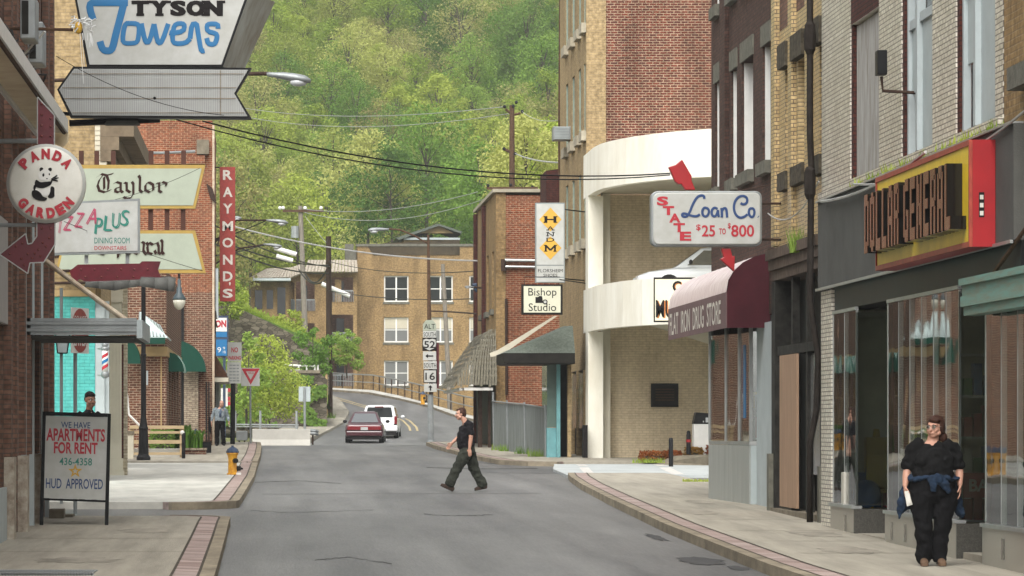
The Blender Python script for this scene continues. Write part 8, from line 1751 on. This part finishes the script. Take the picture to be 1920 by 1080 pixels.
tree('roadside_tree', W(425,590,280), 11, 3.8, 3, 'bronze budding tree behind the red vertical sign', 6000, .13, seed=9)
tree('small_tree', W(505,790,192), 4.0, 2.2, 1, 'bright yellow green small tree spreading in front of the stone wall', 5200, .085, sparse=.05, seed=10, low=.12)
tree('small_tree', W(462,800,188), 4.4, 1.5, 2, 'slim fresh green small tree beside the yield sign', 3000, .085, seed=11, low=.1)
tree('shrub', W(585,700,214), 2.4, 1.3, 2, 'dark leafy shrub spilling over the stone wall end', 2600, .075, 'shrub', .05, 12, .05)
tree('shrub', W(650,690,232), 2.2, 1.25, 2, 'green shrub right of the dark creosoted pole', 2600, .08, 'shrub', .05, 13, .05)
tree('shrub', W(545,655,225), 2.2, 1.2, 1, 'yellow green shrub on the grassy top of the upper stone wall', 2200, .075, 'shrub', .05, 14, .05)
tree('shrub', W(432,600,219), 2.2, 1.1, 1, 'yellow green shrub at the left end of the upper stone wall', 2200, .075, 'shrub', .05, 15, .1)
def hedge(name, p0, p1, label, fm, cat='hedge', n=1800, size=.045):
    t = thing(name, ((p0[0]+p1[0])/2, (p0[1]+p1[1])/2, p0[2]), label, cat); rg = random.Random(int(p0[1]*7)); mb = MB()
    for _ in range(n):
        e = [rg.random() for _ in range(3)]; ax = rg.randrange(3)
        if rg.random() < .6: e[ax] = 0 if (rg.random() < .5 and ax != 2) else 1
        p = Vector([p0[i]+(p1[i]-p0[i])*e[i]+rg.gauss(0,.03) for i in range(3)]); a = rg.uniform(0,6.28); b = rg.uniform(-1,1); u = Vector((math.cos(a),math.sin(a),b*.5))*size*rg.uniform(.6,1.4); v = u.cross(Vector((rg.uniform(-1,1),rg.uniform(-1,1),rg.uniform(-1,1)))).normalized()*size*.6
        k = len(mb.v); mb.v += [p-u,p+v,p+u,p-v]; mb.f.append((k,k+1,k+2,k+3))
    mb.build('leaves', fm if not isinstance(fm, int) else FM[fm], t); c = MB(); c.box(p0[0]+.06,p1[0]-.06,p0[1]+.06,p1[1]-.06,p0[2],p1[2]-.1); c.build('branches', M['bark'], t); return t
Y = 121.0; hedge('hedge', (-3.28, 126.5, zg(126)+.17), (-2.85, 141, zg(130)+.95), 'long clipped green hedge under the street windows of the brown brick building', 4, n=3500, size=.06)
hedge('hedge', (XX(284,Y), Y, ZZ(842,Y)), (XX(322,Y), Y+.8, ZZ(809,Y)), 'small clipped green hedge behind the timber railing', 4)
M['barberry'] = foliage('orange red barberry', (.22,.06,.02), (.32,.10,.03), (.26,.14,.03)); M['barberry_low'] = FM[2]
Y = 113.8
for a, b, top, lb in ((1204,1248,849,'low orange red barberry shrub at the open end of the planter wall'), (1250,1276,848,'orange red barberry shrub right behind the tall black bollard'), (1289,1316,842,'orange red barberry shrub beside the ticket machine'), (1330,1350,838,'orange red barberry shrub right of the ticket machine')): hedge('barberry_shrub', (XX(a,Y), Y-.2, ZZ(864,Y)), (XX(b,Y), Y+.6, ZZ(top,Y)), lb, M['barberry'], 'shrub', 900, .04)
def tuft(p, r, h, n, label, fm=2, seed=1, name='weed_tuft'):
    rg = random.Random(seed); mb = MB()
    for _ in range(n):
        a = rg.uniform(0,6.28); q = Vector(p)+Vector((rg.uniform(-r,r), rg.uniform(-.25,.25), 0)); d = Vector((math.cos(a),math.sin(a),0)); w = Vector((-d.y,d.x,0))*.012; hh_ = h*rg.uniform(.5,1)
        k = len(mb.v); mb.v += [q-w, q+w, q+d*hh_*.4+Vector((0,0,hh_))]; mb.f.append((k,k+1,k+2))
    return tag(mb.build(name, FM[fm]), label, 'weeds')
tuft(G(1215,868,.13), .45, .18, 160, 'bright green weeds in front of the barberry by the planter wall', 1, 2); tuft(G(1310,903,.13), .35, .08, 200, 'patch of weeds in the pavement by the steel bulkhead', 1, 3)
for i, (px, py, n) in enumerate(((955,846,90),(985,851,70),(1012,856,120),(940,844,60))): tuft(G(px,py,.13)+Vector((-.06,-.1,0)), .3, .3, n, ('tall weeds at the middle left of the chain link fence foot','weeds under the middle of the chain link fence','weeds at the near end of the chain link fence','weeds at the far end of the chain link fence')[i], 2, 30+i)
tuft((8.3, 63.2, 4.4), .1, .5, 90, 'green weed growing from the gutter of the gold brick building', 2, 44); tuft(W(616,786,220), .35, .5, 80, 'grass tuft at the foot of the dark creosoted pole', 2, 45)
for k, q in enumerate(LEDGE): tuft(q, .12, .16, 30, 'small weed sprouting on the ledge above the long red and yellow sign', 1, 60+k)['group'] = 'weeds on the ledge'
gs = MB(); rng = random.Random(8)                         # grass and creepers along the top of the upper wall: uncountable
for _ in range(5200):
    t = rng.random(); px = 420+200*t; y = 221.3+rng.random()**2*7; py = 566+ (px-420)*.48; p = W(px, py+rng.uniform(-6,16)-10*(y-221)/7, y); s = rng.uniform(.08,.22); a = rng.uniform(0,6.28); u = Vector((math.cos(a),math.sin(a),0))*s*.4; v = Vector((rng.uniform(-.5,.5),rng.uniform(-.5,.1),1))*s
    k = len(gs.v); gs.v += [p-u, p+u, p+v]; gs.f.append((k,k+1,k+2))
stuff(gs.build('wall_grass', FM[1]))
iv = MB()
for _ in range(3800):
    px = rng.uniform(420,612); f = rng.random(); py = 705+95*f; 
    if noise.noise(Vector((px/40, py/30, 2))) < .08: continue
    p = W(px, py, 203.85-rng.random()*.25); s = rng.uniform(.05,.13); a = rng.uniform(0,6.28); u = Vector((math.cos(a),0,math.sin(a)))*s; v = Vector((-math.sin(a),rng.uniform(-.6,.6),math.cos(a)))*s*.7
    k = len(iv.v); iv.v += [p-u,p+v,p+u,p-v]; iv.f.append((k,k+1,k+2,k+3))
stuff(iv.build('wall_creeper', FM[4]))
# ================================================================== AIR
hz = MB(); hz.box(-140, 180, -12, 640, -1.95, 235); ho = stuff(hz.build('haze', M['black']))
hmat = bpy.data.materials.new('valley air'); hmat.use_nodes = True; hn = hmat.node_tree.nodes
hn.remove(hn['Principled BSDF']); pv = hn.new('ShaderNodeVolumePrincipled'); pv.inputs['Density'].default_value = .00026; pv.inputs['Color'].default_value = (.92,.95,.94,1); pv.inputs['Anisotropy'].default_value = .2
hmat.node_tree.links.new(pv.outputs[0], hn['Material Output'].inputs['Volume']); ho.data.materials.clear(); ho.data.materials.append(hmat)
